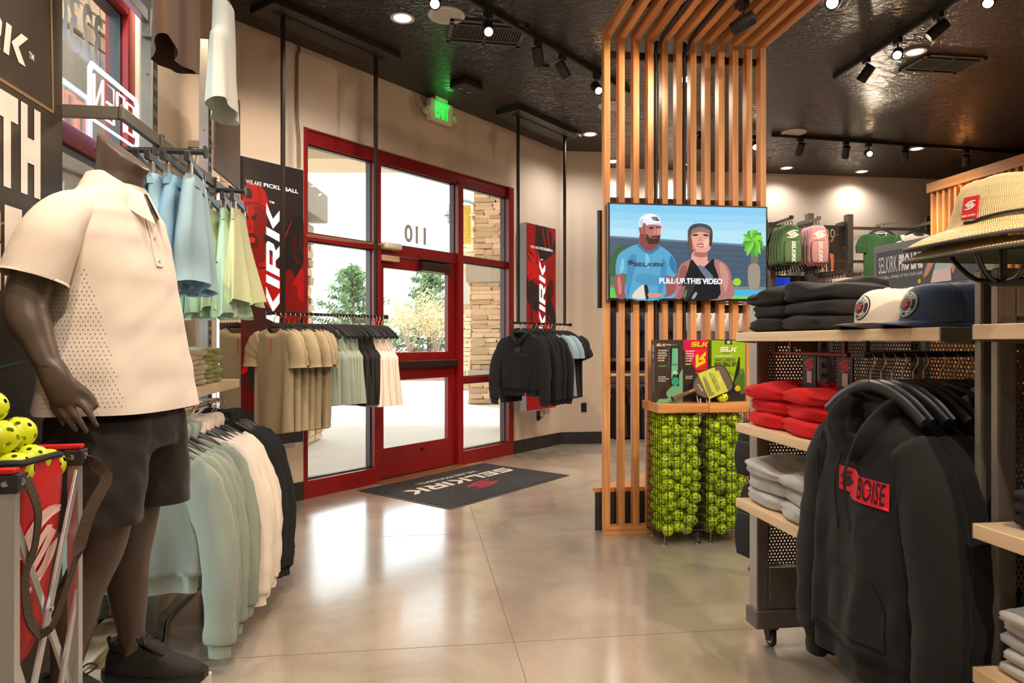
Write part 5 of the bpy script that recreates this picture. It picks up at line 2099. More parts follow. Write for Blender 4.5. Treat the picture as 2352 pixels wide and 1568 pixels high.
def gp(x, y, z=0.0):
    p = G0 + U * x + V * y
    return Vector((p.x, p.y, z))


def perf_mesh(name, w, h, m, pitch=.0148, r=.0042):
    """steel sheet with real staggered holes, in the local xz plane"""
    nx, nz = int(w / pitch), int(h / (pitch * .9))
    px_, pz_ = w / nx, h / nz
    vs, fs = [], []
    outer = [(-.5, -.5), (0, -.5), (.5, -.5), (.5, 0), (.5, .5), (0, .5), (-.5, .5), (-.5, 0)]
    angs = [math.atan2(b_, a_) for a_, b_ in outer]
    for j in range(nz):
        off = .25 * (1 if j % 2 else -1)
        for i in range(nx):
            cx, cz = (i + .5) * px_, (j + .5) * pz_
            k = len(vs)
            for a_, b_ in outer:
                vs.append((cx + a_ * px_, 0, cz + b_ * pz_))
            for a_ in angs:
                vs.append((cx + off * px_ * .9 + r * math.cos(a_), 0, cz + r * math.sin(a_)))
            for q in range(8):
                fs.append((k + q, k + (q + 1) % 8, k + 8 + (q + 1) % 8, k + 8 + q))
    me = bpy.data.meshes.new(name)
    me.from_pydata(vs, [], fs)
    me.materials.append(m)
    return me


PERF = mat('perforated_steel', (98, 92, 84), .45, .5)
PF_SPINE = perf_mesh('perforated_panel', .54, 1.06, PERF)
PF_END = perf_mesh('perforated_panel', .23, 1.05, PERF)
EDGE = mat('lit_steel_edge', (178, 172, 162), .34, .6)  # paler copy of the steel, light on the left frame faces painted in


def decal(parent, name, body, polys, m, off=.0016, cuts=2, axis='y'):
    """a print that follows the cloth: outlines dropped onto the body along +y"""
    bm0 = bmesh.new()
    bm0.from_mesh(body)
    tree = BVHTree.FromBMesh(bm0)
    bm = bmesh.new()
    for p in polys:
        vs = [bm.verts.new((x, -1, z)) for x, z in p]
        bm.faces.new(vs)
    bmesh.ops.triangulate(bm, faces=bm.faces)
    for _ in range(cuts):
        es = [e for e in bm.edges if e.calc_length() > .012]
        if not es:
            break
        bmesh.ops.subdivide_edges(bm, edges=es, cuts=1, use_grid_fill=False)
        bmesh.ops.triangulate(bm, faces=bm.faces)
    last = 0
    for v in bm.verts:
        h = tree.ray_cast(Vector((v.co.x, -1, v.co.z)), Vector((0, 1, 0)))
        if h[0] is not None:
            last = h[0].y
        v.co.y = last - off
    me = bpy.data.meshes.new(name)
    bm.to_mesh(me)
    bm.free()
    bm0.free()
    me.materials.append(m)
    me.polygons.foreach_set('use_smooth', [True] * len(me.polygons))
    return link(name, me, parent)


def text_polys(txt, size, bold=0.0, sx=1.0, shear=0.0, cx=0.0, cz=0.0):
    t = text_mb(txt, size, 'CENTER', bold, sx, shear)
    return [[(t.v[i][0] + cx, t.v[i][2] + cz) for i in f] for f in t.f]


def block_polys(word, h, shear=.18, gap=.16, cx=0.0, cz=0.0):
    b = MB()
    block(b, word, h, shear, gap, cx, cz)
    return [[(b.v[i][0], b.v[i][2]) for i in f] for f in b.f]


def emb_polys(r, cx=0.0, cz=0.0, sy=.8):
    return [[(cx + x * r, cz + y * r * sy) for x, y in p] for p in EMB]


def gondola(label, y0, tf, tn, L=1.215, wid=.64):
    """y0: far end; the unit runs L towards us"""
    t = thing('shelving_unit', label, 'shelving', gp(0, y0), RY)
    H = 1.482
    for ya, th in ((-tf, tf), (-L - tn, tn)):
        b = MB()
        for x0, x1 in ((0, .05), (wid - .05, wid)):
            b.box(x0, x1, ya, ya + th, .10, H)
        b.box(.05, wid - .05, ya, ya + th, H - .12, H)
        b.box(.05, wid - .05, ya, ya + th, .16, .34)
        b.box(.29, .35, ya, ya + th, .16, H)
        b.build('end_frame', STEELD, t, bevel=.006, seg=2)
        b = MB()
        b.box(-.0012, .0006, ya + .003, ya + th - .003, .104, H - .004)
        b.build('lit_frame_edge', EDGE, t)
        for x0 in (.055, .355):
            link('perforated_panel', PF_END, t, (x0, ya + th / 2, .34))
        for z in (.36, .62, 1.30):
            b = MB()
            b.tube([(.085, ya - .002, z), (.085, ya - .007, z)], .009, 8)
            b.build('bolt', CHROME, t)
    b = MB()
    for ya in (-.085, -L - .015):
        q = MB()
        q.box(-.012, wid + .012, ya, ya + .10, .085, .16)
        q.build('base_foot', STEELD, t, bevel=.008)
    b.box(.26, .38, -L + .085, -.085, .10, .16)
    b.build('base_beam', STEELD, t, bevel=.004)
    for k, ya in enumerate((-.64, -1.175)):
        o = link('perforated_panel', PF_SPINE, t, (.318, ya + .0, .34))
        o.rotation_euler = (0, 0, PI / 2)
    b = MB()
    b.box(.30, .34, -L + .07, -.07, 1.40, 1.44)
    b.box(.30, .34, -L + .07, -.07, .16, .34)
    b.build('spine_rail', STEELD, t)
    for ya in (-.10, -.635, -1.14):
        b = MB()
        b.box(.285, .312, ya - .02, ya + .02, .16, 1.44)
        b.build('upright', mat('upright_steel', (104, 98, 92), .4, .6), t, bevel=.002)
        s_ = MB()
        s_.box(-.0015, .0, -.004, .004, -.011, .011)
        me = s_.mesh('slot', mat('slot_black', (10, 10, 10), .9))
        for k in range(24):
            for s in (-1, 1):
                link('slot', me, t, (.285, ya + s * .009, .40 + k * .042))
    for x, y in ((.07, -.05), (wid - .07, -.05), (.07, -L + .05), (wid - .07, -L + .05)):
        b = MB()
        b.lathe([(.001, .085), (.034, .085), (.034, .078), (.024, .074), (.001, .074)], 16, M=Matrix.Translation((x, y, 0)))
        b.prism([(-.02, .03), (.006, .022), (.03, .05), (.024, .078), (-.02, .078)], x - .016, x - .011, 'yz', M=Matrix.Translation((0, y, 0)))
        b.prism([(-.02, .03), (.006, .022), (.03, .05), (.024, .078), (-.02, .078)], x + .011, x + .016, 'yz', M=Matrix.Translation((0, y, 0)))
        c = b.build('caster', BLK, t)
        b = MB()
        M_ = frame((x, y, .0375), (0, 1, 0), (0, 0, 1), (1, 0, 0))
        b.lathe([(.024, -.009), (.034, -.009), (.0375, -.005), (.0375, .005), (.034, .009), (.024, .009)], 22, M=M_)
        b.build('tyre', mat('caster_rubber', (26, 26, 28), .5), c, smooth=True)
        b = MB()
        b.lathe([(.001, -.0095), (.022, -.0095), (.026, -.0085), (.026, .0085), (.022, .0095), (.001, .0095)], 20, M=M_)
        b.build('hub', mat('caster_hub', (206, 206, 206), .35), c, smooth=True)
    return t


def shelf(t, y0, y1, z, bz=.055):
    """birch shelf on steel end brackets, relative to the unit"""
    b = MB()
    b.box(-.09, .285, y0, y1, z - .036, z)
    b.build('shelf_board', BIRCH, t, bevel=.0025)
    for ya in (y0 - .004, y1):
        b = MB()
        b.prism([(-.088, z - .0005), (.285, z - .0005), (.285, z - bz - .05), (.16, z - bz), (-.088, z - .038)], ya, ya + .004, 'xz')
        b.build('shelf_bracket', STEELD, t)
        b = MB()
        b.tube([(.02, ya - .003, z - .022), (.02, ya + .004, z - .022)], .009, 8)
        b.build('bracket_bolt', BLK, t)


g1 = gondola('steel shelving unit on casters with folded hoodies and hanging hoodies', 0.0, .07, .024)
shelf(g1, -1.205, -.055, 1.337)
shelf(g1, -.62, -.055, .955)
shelf(g1, -.62, -.055, .638)
g2 = gondola('nearest steel shelving unit cut off by the right edge', -1.266, .024, .05)
shelf(g2, -1.16, -.045, 1.341)
shelf(g2, -1.16, -.045, .862)
shelf(g2, -1.16, -.045, .515)

# rails below the top shelf
b = MB()
b.tube([(.05, -.10, 1.253), (.05, -.62, 1.253)], .0085, 10)
for y in (-.13, -.25, -.60):
    b.box(.043, .057, y - .006, y + .006, 1.245, 1.302)
solo('under_shelf_rail', b, mat('red_toned_rail', (120, 60, 56), .3, .7), 'thin rail under the top shelf holding black hang tags', 'rail', gp(0, 0), RY, smooth=True)
b = MB()
b.tube([(-.125, -.945, 1.262), (.283, -.945, 1.262)], .0095, 12)
b.box(-.118, -.104, -.951, -.939, 1.25, 1.302)
b.box(.272, .285, -.965, -.925, 1.23, 1.29)
solo('steel_rail', b, mat('dark_steel_rail', (60, 58, 56), .32, .8), 'dark steel rail under the top shelf holding the BOISE hoodies', 'rail', gp(0, 0), RY, smooth=True)
for k, y in enumerate((-.38, -.60)):
    b = MB()
    b.box(-.003, .003, -.045, .045, -.17, 0)
    t = thing('hang_card', ('black hang card with red emblem on the thin rail under the top shelf', 'second black hang card beside the hoodie hangers')[k], 'card', gp(.05, y, 1.244), RY, 'hang cards on the thin rail')
    b.build('card', BLK, t)
    b = MB()
    emblem(b, .035, 0, -.03, -.0036, frame((0, 0, 0), (0, -1, 0), (1, 0, 0)))
    b.build('emblem', REDP, t)
    b = MB()
    b.box(-.0045, -.0035, -.02, .012, -.10, -.055)
    b.build('price_sticker', mat('lilac_sticker', (206, 180, 196), .6), t)

# ---------------------------------------------------------------- the BOISE hoodie and the ones behind it
def big_hoodie(name, m, seed):
    b = MB()
    R = body_rings(.195, .222, .222, .70, .085, .075, .05, seed, dip=.10, fold=.7, n=64, rows=34)
    k = len(R)
    hem = [(x * .955, y * .82, z) for x, y, z in R[-1]]
    hem1 = [(x * .955, y * .84, z - .03) for x, y, z in R[-1]]
    hem2 = [(x * .945, y * .80, z - .075) for x, y, z in R[-1]]
    b.loft(R + [hem, hem1, hem2], False, False)
    for s in (-1, 1):
        P = [(s * .145, 0, -.105), (s * .205, -.004, -.19), (s * .245, .0, -.36), (s * .265, -.01, -.52), (s * .262, -.012, -.66), (s * .258, -.01, -.745), (s * .258, -.01, -.755), (s * .256, -.01, -.83)]
        b.loft(sleeve_rings(P, [(.078, .042), (.090, .050), (.080, .048), (.072, .046), (.066, .046), (.062, .046), (.048, .034), (.044, .03)], seed + s, 24), True, False)
    for s in (-1, 1):
        path = smooth_path([(s * .004, -.062, -.150), (s * .045, -.068, -.105), (s * .082, -.055, -.045), (s * .092, -.012, .0), (s * .078, .035, .012), (s * .04, .055, .01), (0, .06, .0)], 6)
        b.tube(path, [.016 + .014 * min(1, i / 10) for i in range(len(path))], 12, True, flat=(1.0, .62))
    rr = []
    for q in (0, .15, .4, .7, .9, 1):
        rr.append([((.095 - .015 * q) * math.cos(a) , .04 + .035 * q * 1.0 + .028 * math.sin(a), .012 - .24 * q) for a in [2 * PI * j / 20 for j in range(20)]])
    b.loft(rr)
    me = b.mesh(name, m, 'all')
    # soft drag folds from shoulder to hem and across the elbow
    from mathutils import noise
    for v in me.vertices:
        c = v.co
        t_ = min(1, max(0, -c.z / .6))
        n1 = noise.noise(Vector((c.x * 7 + seed, c.z * 1.6, seed)))
        n2 = noise.noise(Vector((c.x * 16 - c.z * 7, c.z * 5, seed + 4)))
        d = (n1 * .013 + n2 * .007) * (.25 + t_)
        c.y += d
        c.x += n2 * .004
    me.update()
    return me


HOOD = mat('charcoal_black_fleece', (22, 22, 23), .95, bump=.14, bscale=420, sheen=.04)
HM = [big_hoodie('body', HOOD, k) for k in (3, 8)]
HZ = 1.262 - .112
RH = RY - PI / 2
for k in range(6):
    x = -.098 + .034 * k
    p = gp(x, -.945)
    hanger((p.x, p.y, HZ - .008), RH + (.03, -.02, .03, -.04, .02, 0)[k], 'grey-black hanger holding the %s hoodie on the steel rail' % ORD[k], 'hangers on the steel rail')
    t = garment('printed_hoodie' if k == 0 else 'plain_hoodie', [('body', HM[0 if k == 0 else 1])], (p.x, p.y, HZ - .045), RH + (.03, -.02, .03, -.04, .02, 0)[k], 'black hoodie with red BOISE print hanging at the front of the steel rail' if k == 0 else '%s black hoodie behind the BOISE one on the steel rail' % ORD[k], 'hoodie', 'black hoodies on the steel rail')
    if k == 0:
        PR = mat('red_boise_print', (232, 26, 52), .6)
        decal(t, 'red_print', HM[0], [[(-.070, -.250), (-.070, -.178), (.008, -.178), (.008, -.194), (.148, -.194), (.148, -.268), (-.008, -.268), (-.008, -.250)]], PR, .003, 4)
        decal(t, 'print_lettering', HM[0], text_polys('BOISE', .088, .006, .50, .18, .078, -.231), mat('print_black', (22, 18, 20), .7), .0045, 3)
        decal(t, 'print_emblem', HM[0], emb_polys(.030, -.032, -.212, 1.0), mat('print_black'), .0045, 2)
        for s in (-1, 1):
            P = smooth_path([(s * .018, -.085, -.14), (s * .022 - .004, -.098, -.20), (s * .024 - .006, -.092, -.27), (s * .026 - .006, -.085, -.325)], 5)
            b = MB()
            b.tube(P, .0042, 8)
            d_ = b.build('drawcord', CORD, t, smooth=True)
            b = MB()
            b.tube([P[-1], P[-1] + Vector((0, 0, -.03))], .0055, 8)
            b.build('cord_tip', BLK, d_, smooth=True)
        b = MB()
        for s in (-1, 1):
            P = [(s * .165, -.045, -.09), (s * .185, -.05, -.18), (s * .165, -.06, -.27)]
            b.tube(smooth_path(P, 5), .0016, 5)
        b.build('armhole_seam', CORD, t)
        decal(t, 'pocket', HM[0], [[(-.13, -.66), (-.13, -.56), (-.09, -.48), (.09, -.48), (.13, -.56), (.13, -.66)]], HOOD, .004, 4)
HEA = mat('heather_blue_fleece', (176, 190, 206), .92, bump=.2, bscale=300, var=.06, vscale=60)
HH = hoodie_mesh('body', HEA, 61, .62, 1.1, reach=.78)
for k in range(3):
    p = gp(.125 + .045 * k, -.95)
    hanger((p.x, p.y, HZ - .008), RH, 'dark hanger holding the %s heather blue hoodie' % ORD[k], 'hangers on the steel rail')
    garment('heather_hoodie', [('body', HH)], (p.x, p.y, HZ - .03), RH + (.1, -.05, .05)[k], '%s heather blue hoodie behind the black hoodies on the steel rail' % ORD[k], 'hoodie', 'heather blue hoodies on the steel rail')

# ---------------------------------------------------------------- folded piles
def folded_hoodie(m, seed, w=.54, d=.33, h=.062, top=False):
    """folded hoodie: two soft lobes side by side along x, rolled fronts at -y, layered edges at +x"""
    from mathutils import noise
    b = MB()
    for lobe in (-1, 1):
        rings = []
        n, q = 22, 26
        cw = w * .53
        for i in range(n + 1):
            f = i / n
            x = lobe * w * .25 - cw / 2 + cw * f
            e = min(1, math.sin(PI * min(max(f, .001), .999)) + .02) ** .30
            ring = []
            for j in range(q):
                a = 2 * PI * j / q
                cy, cz = sup(math.cos(a), .50), sup(math.sin(a), .72)
                groove = 1 - .07 * math.exp(-(math.sin(a) / .18) ** 2)
                y = d / 2 * cy * groove * (.72 + .28 * e)
                z = h * .5 + h * .62 * cz * (.42 + .58 * e)
                if cz > 0:
                    z += h * .35 * noise.noise(Vector((x * 6 + seed, y * 6, seed))) * e * (2.0 if top else .5)
                ring.append((x, y + .02 * noise.noise(Vector((x * 7, z * 20, seed))), z))
            rings.append(ring)
        b.loft(rings)
    for v in range(3 if top else 0):
        P = smooth_path([(w * (.1 + .1 * v), d * .1, h * .9), (w * (.2 + .06 * v), d * .33, h * 1.2), (w * .4, d * .42, h * .9)], 4)
        b.tube(P, .022, 8)
    return b.mesh('folded_hoodie', m, 'all')


fw_, fg_ = [folded_hoodie(WHS, s, .25, .20, .027) for s in (1, 2, 3)], [folded_hoodie(GRS, s, .25, .19, .026) for s in (4, 5, 6)]
for k in range(7):
    p = lw(-1.96 + .012 * math.sin(k * 2.1), .30)
    o = link('folded_shirt', fw_[k % 3], None, (p.x, p.y, 1.093 + .0235 * k), (0, 0, RL + .10 * math.sin(k * 1.7)))
    tag(o, '%s white shirt from the bottom of the folded stack on the birch wall shelf' % ORD[k], 'folded shirt', 'folded white shirts on the wall shelf')
for k in range(8):
    p = lw(-1.69 + .012 * math.sin(k * 1.3), .30)
    o = link('folded_shirt', fg_[k % 3], None, (p.x, p.y, 1.093 + .0215 * k), (0, 0, RL + .10 * math.sin(k * 2.3)))
    tag(o, '%s light green shirt from the bottom of the folded stack on the birch wall shelf' % ORD[k], 'folded shirt', 'folded green shirts on the wall shelf')

REDF = mat('red_fleece', (214, 16, 22), .9, bump=.15, bscale=300)
GREYF = mat('grey_heather_fleece', (190, 188, 186), .92, bump=.2, bscale=300, var=.06, vscale=50)
RF = RY - PI / 2
for nm, m, z0, n, h, lab, grp, xx, dd in (('black', BLACKF, 1.338, 3, .058, 'black folded hoodie on the top shelf left of the white cap', 'folded black hoodies on the top shelf', .09, .31), ('red', REDF, .956, 3, .060, 'red folded hoodie on the middle shelf', 'folded red hoodies on the middle shelf', .085, .31), ('grey', GREYF, .639, 3, .060, 'heather grey folded hoodie on the lower shelf', 'folded grey hoodies on the lower shelf', .08, .31)):
    for k in range(n):
        me = folded_hoodie(m, k + len(nm), .55, dd, h, k == n - 1)
        p = gp(xx + .012 * (k % 2), -.345 - .012 * (k % 2), z0 + (h * .93) * k)
        o = link('folded_hoodie', me, None, p, (0, 0, RF + .04 * (k - 1)))
        tag(o, lab + ', ' + ('lowest', 'middle', 'topmost')[k] + ' of its stack', 'folded hoodie', grp)
        if k == n - 1 and nm != 'black':
            b = MB()
            emblem(b, .05, -.12, -.02, 0)
            block(b, 'SELKIRK', .032, .18, .14, -.12, -.085, 0)
            bb = bmesh.new()
            bb.from_mesh(me)
            tr = BVHTree.FromBMesh(bb)
            vs = []
            for x, y, z in b.v:
                hit = tr.ray_cast(Vector((x, z + .06, 1)), Vector((0, 0, -1)))
                vs.append((x, z + .06, (hit[0].z if hit[0] else h) + .002))
            q = MB()
            q.add(vs, b.f)
            q.build('embossed_logo', mat('emboss_' + nm, (168, 8, 14) if nm == 'red' else (164, 164, 164), .8), o)
DKF = mat('dark_folded_jersey', (30, 31, 36), .85, bump=.15, bscale=300)
LGF = mat('pale_grey_jersey', (208, 208, 206), .9, bump=.2, bscale=300, var=.05, vscale=50)
for k in range(3):
    me = fold_mesh(DKF, .34, .30, .036, 70 + k)
    o = link('folded_shirt', me, None, gp(.11, -1.266 - .26, .863 + .034 * k), (0, 0, RF + .1 * (k - 1)))
    tag(o, 'black folded shirt on the nearest unit, %s of its stack' % ('lowest', 'middle', 'topmost')[k], 'folded shirt', 'folded black shirts on the nearest unit')
for k in range(5):
    me = fold_mesh(LGF, .36, .30, .034, 80 + k)
    o = link('folded_shirt', me, None, gp(.10 + .012 * (k % 2), -1.266 - .24, .516 + .031 * k), (0, 0, RF + .09 * math.sin(k * 2)))
    tag(o, '%s pale grey folded shirt from the bottom on the nearest unit' % ORD[k], 'folded shirt', 'folded pale grey shirts on the nearest unit')


# ---------------------------------------------------------------- caps
def cap(name, label, x, y, z, rz, crown_m, brim_m, perf_m, group=None, detail=True):
    t = thing(name, label, 'cap', gp(x, y, z), rz, group)
    b = MB()
    n, R = 40, []
    for i in range(13):
        f = i / 12
        ring = []
        for j in range(n):
            a = 2 * PI * j / n
            fr = -math.sin(a)                    # 1 at the front
            e = math.cos(f * PI / 2) ** (.55 + .12 * fr)
            ring.append((.086 * e * math.cos(a), .096 * e * math.sin(a) - .008 * f * fr, .018 + .108 * math.sin(f * PI / 2) ** (.9 - .12 * fr)))
        R.append(ring)
    b.loft(R, False, True)
    body = b.mesh('crown', crown_m, 'all')
    link('crown', body, t)
    b = MB()
    top, bot = [], []
    for k in range(21):
        u_ = -1 + 2 * k / 20
        a = -PI / 2 + u_ * 1.22
        inner = Vector((.087 * math.cos(a), .097 * math.sin(a), .020))
        ext = .078 * (1 - abs(u_) ** 2.6)
        outs = [inner + Vector((.12 * u_ * ext, -ext * f, -.018 * abs(u_) ** 2 * (f > 0) * f - .010 * f * f + .004 * f)) for f in (0, .35, .7, 1)]
        top.append(outs)
    rings = []
    for outs in top:
        rings.append([o for o in outs] + [o + Vector((0, 0, -.004)) for o in reversed(outs)])
    b.loft(rings)
    b.build('brim', brim_m, t, smooth=True)
    b = MB()
    b.lathe([(.001, .004), (.008, .003), (.010, 0), (.009, -.003)], 12, M=Matrix.Translation((0, 0, .127)))
    b.build('button', crown_m, t, smooth=True)
    b = MB()
    b.tube([(.087 * math.cos(2 * PI * k / 40), .097 * math.sin(2 * PI * k / 40), .019) for k in range(41)], .0028, 6, False)
    for s in (-1, 1):
        b.tube([(s * .0865 * math.cos(f * PI / 2) ** .55, .018 - .018 * f, .018 + .108 * math.sin(f * PI / 2) ** .9) for f in [q / 10 for q in range(11)]], .0014, 5, False)
    b.build('seam', crown_m, t, smooth=True)
    if detail:
        c = .068
        decal(t, 'patch_backing', body, [ell(0, c, .038, .038, 28)], BLK, .002, 2)
        ring_o, ring_i = ell(0, c, .035, .035, 28), ell(0, c, .0325, .0325, 28)
        quads = [[ring_o[k], ring_o[(k + 1) % 28], ring_i[(k + 1) % 28], ring_i[k]] for k in range(28)]
        ring_o, ring_i = ell(0, c, .021, .021, 28), ell(0, c, .0195, .0195, 28)
        quads += [[ring_o[k], ring_o[(k + 1) % 28], ring_i[(k + 1) % 28], ring_i[k]] for k in range(28)]
        word = []
        for txt, a0, da, flip in (('SELKIRK SPORT', 2.62, -.172, 1), ('CDA * IDAHO', -2.45, .172, -1)):
            for i_, ch in enumerate(txt):
                if ch == ' ':
                    continue
                a = a0 + da * i_
                for p in text_polys(ch, .0125, .03, .9):
                    q_ = a - PI / 2 if flip == 1 else a + PI / 2
                    word.append([(.0268 * math.cos(a) + px_ * math.cos(q_) - pz * math.sin(q_), c + .0268 * math.sin(a) + px_ * math.sin(q_) + pz * math.cos(q_)) for px_, pz in p])
        decal(t, 'patch_ring', body, quads, mat('patch_white', (226, 220, 210), .6), .003, 0)
        decal(t, 'patch_lettering', body, word, mat('patch_white'), .0032, 0)
        decal(t, 'patch_emblem', body, emb_polys(.0155, 0, c, .8), REDP, .0034, 0)
    bm0 = bmesh.new()
    bm0.from_mesh(body)
    tr = BVHTree.FromBMesh(bm0)
    b = MB()
    for s in (-1, 1):
        for i in range(12):
            for j in range(9):
                a = s * (.16 + .095 * j + .047 * (i % 2))
                d_ = Vector((s * math.cos(a), abs(math.sin(a)), 0))
                hit = tr.ray_cast(Vector((0, 0, .034 + .0068 * i)), d_)
                if hit[0]:
                    nn = hit[1] if hit[1].dot(d_) > 0 else -hit[1]
                    u1 = nn.orthogonal().normalized()
                    u2 = nn.cross(u1)
                    b.add([hit[0] + nn * .0006 + (u1 * math.cos(k * PI / 3) + u2 * math.sin(k * PI / 3)) * .0011 for k in range(6)], [(0, 1, 2, 3, 4, 5)])
    o = b.build('perforation', perf_m, t)
    o['kind'] = 'stuff'
    return t


WCAP, NCAP, BRIM = mat('white_cap_cloth', (238, 222, 206), .8, bump=.08, bscale=400), mat('navy_cap_cloth', (64, 82, 110), .75, bump=.08, bscale=400), mat('black_brim_cloth', (44, 38, 34), .8)
WDOT, NDOT = mat('white_cap_dots', (150, 132, 116), .9), mat('navy_cap_dots', (22, 28, 40), .9)
RC = RY - PI / 2 - .14
cap('white_hat', 'white cap with black brim and round patch on the top shelf', .03, -.845, 1.337, RC + .12, WCAP, BRIM, WDOT)
cap('white_hat', 'second white cap half hidden behind the first white one', .10, -.86, 1.338, RC + .12, WCAP, BRIM, WDOT, None, False)
cap('navy_hat', 'navy cap with round patch at the front of the top shelf', .035, -1.045, 1.337, RC + .10, NCAP, NCAP, NDOT)
cap('navy_hat', 'second navy cap nested behind the front navy one', .105, -1.06, 1.339, RC + .10, NCAP, NCAP, NDOT, None, False)
cap('navy_hat', 'third navy cap against the steel post', .16, -1.08, 1.340, RC + .10, NCAP, NCAP, NDOT, None, False)


# ---------------------------------------------------------------- straw hats on wire stands
def straw_mat(name, a, b_):
    m = bpy.data.materials.new(name)
    m.use_nodes = True
    nt = m.node_tree
    p = nt.nodes['Principled BSDF']
    p.inputs['Roughness'].default_value = .6
    at = nt.nodes.new('ShaderNodeAttribute')
    at.attribute_name = 'weave'
    at.attribute_type = 'GEOMETRY'
    sep = nt.nodes.new('ShaderNodeSeparateXYZ')
    nt.links.new(at.outputs['Vector'], sep.inputs[0])
    def mth(op, x, y=None):
        n = nt.nodes.new('ShaderNodeMath')
        n.operation = op
        for i, v in enumerate((x, y)):
            if v is None:
                continue
            if isinstance(v, (int, float)):
                n.inputs[i].default_value = v
            else:
                nt.links.new(v, n.inputs[i])
        return n.outputs[0]
    rowf = mth('FRACT', sep.outputs[1])
    tri = mth('ABSOLUTE', mth('SUBTRACT', rowf, .5))
    st = mth('SINE', mth('MULTIPLY', mth('ADD', sep.outputs[0], mth('MULTIPLY', tri, 1.3)), 6.2832))
    nz = nt.nodes.new('ShaderNodeTexNoise')
    nz.inputs['Scale'].default_value = 3.0
    nt.links.new(at.outputs['Vector'], nz.inputs['Vector'])
    mixv = mth('ADD', mth('MULTIPLY', st, .35), mth('MULTIPLY', nz.outputs[0], .9))
    seam = mth('LESS_THAN', mth('ABSOLUTE', mth('SUBTRACT', rowf, .06)), .05)
    cr = nt.nodes.new('ShaderNodeValToRGB')
    cr.color_ramp.elements[0].position = .15
    cr.color_ramp.elements[0].color = rgb(*a)
    cr.color_ramp.elements[1].position = .6
    cr.color_ramp.elements[1].color = rgb(*b_)
    nt.links.new(mth('SUBTRACT', mixv, mth('MULTIPLY', seam, .22)), cr.inputs[0])
    nt.links.new(cr.outputs[0], p.inputs['Base Color'])
    bu = nt.nodes.new('ShaderNodeBump')
    bu.inputs['Strength'].default_value = .5
    bu.inputs['Distance'].default_value = .003
    nt.links.new(mth('SUBTRACT', st, mth('MULTIPLY', seam, 1.5)), bu.inputs['Height'])
    nt.links.new(bu.outputs[0], p.inputs['Normal'])
    return m


STRAW = straw_mat('woven_straw', (176, 142, 92), (230, 204, 152))
GREENU = mat('green_brim_underside', (96, 104, 74), .7, bump=.3, bscale=90)


def straw_hat(label, z, full=True, m=STRAW, dz=0.0):
    t = thing('straw_hat', label, 'hat', gp(-.02, -1.335, z), RY, 'straw hats on the display stand')
    t.scale = (.94, .94, 1.0)
    prof = []
    if full:
        prof = [(.002, .128), (.03, .129), (.07, .124), (.098, .110), (.112, .085), (.122, .05), (.130, .022), (.136, .006)]
    prof += [(.142, 0), (.165, -.004), (.19, -.010), (.215, -.019), (.236, -.030)]
    n = 96
    b = MB()
    rings, uv = [], []
    s_ = 0
    for i, (r, zz) in enumerate(prof):
        if i:
            s_ += math.hypot(r - prof[i - 1][0], zz - prof[i - 1][1])
        ring = []
        for k in range(n):
            a = 2 * PI * k / n
            rx, ry = (r * 1.0, r * .90)
            z2 = zz
            if r > .14:
                q = (r - .14) / .092
                z2 += .007 * q * math.cos(2 * a) * -1 - .008 * q * q * max(0, math.cos(a + PI)) ** 2
            if full and r < .1:
                z2 -= .020 * math.exp(-(r * math.sin(a) / .03) ** 2) * (1 - r / .1)
            ring.append((rx * math.cos(a), ry * math.sin(a), z2))
            uv.append((k / n * 200, s_ / .030, 0))
        rings.append(ring)
    b.loft(rings, False, False)
    me = bpy.data.meshes.new('weave')
    me.from_pydata([tuple(v) for v in b.v], [], b.f)
    me.materials.append(m)
    at = me.attributes.new('weave', 'FLOAT_VECTOR', 'POINT')
    at.data.foreach_set('vector', [c for q in uv for c in q])
    me.polygons.foreach_set('use_smooth', [True] * len(me.polygons))
    link('weave', me, t)
    b = MB()
    b.tube(rings[-1] + rings[-1][:1], .0048, 8, False)
    b.build('brim_binding', mat('grey_binding', (62, 58, 60), .7), t, smooth=True)
    b = MB()
    u_ = [[(x * .99, y * .99, z2 - .004) for x, y, z2 in r] for r in rings[-5:]]
    b.loft(u_, False, False)
    b.build('brim_underside', GREENU, t, smooth='all')
    return t, me


hz = 1.568
t, me = straw_hat('woven straw hat with red patch on top of the display stand', hz)
th = math.radians(-168)
# red woven label on the crown, towards the front left
Mlab = frame((.124 * math.cos(th), .112 * math.sin(th), .046), (-math.sin(th), math.cos(th), 0), Vector((-math.cos(th), -math.sin(th), .22)).normalized(), Vector((-.2 * math.cos(th), -.2 * math.sin(th), 1)).normalized())
b = MB()
b.box(-.020, .020, -.004, 0, -.027, .027, 0, Mlab)
b.build('red_label', mat('red_woven_label', (200, 16, 40), .7), t, bevel=.001)
b = MB()
emblem(b, .0145, 0, .006, -.0052, Mlab, 0, .95)
block(b, 'SELKIRK', .0044, .12, .14, 0, -.019, -.0052, Mlab)
b.build('label_print', mat('patch_white'), t)
b = MB()
b.tube(smooth_path([(.137 * math.cos(a), .124 * math.sin(a), .010 + .018 * max(0, math.sin((a + 2.9) * 1.4)) * (a > -2.75)) for a in [-3.0 + .1 * k for k in range(17)]], 3), .0035, 6)
b.tube(smooth_path([(.137 * math.cos(-1.4), .124 * math.sin(-1.4), .028), (.141 * math.cos(-1.32), .128 * math.sin(-1.32), .018), (.145 * math.cos(-1.3), .132 * math.sin(-1.3), .003)], 3), .0035, 6)
b.build('cord', CORD, t, smooth=True)
straw_hat('second straw hat with green underside nested below the first', hz - .030, False)
t = thing('hat_stand', 'black wire stand with curved legs holding the straw hats', 'stand', gp(-.03, -1.335, 1.44), RY)
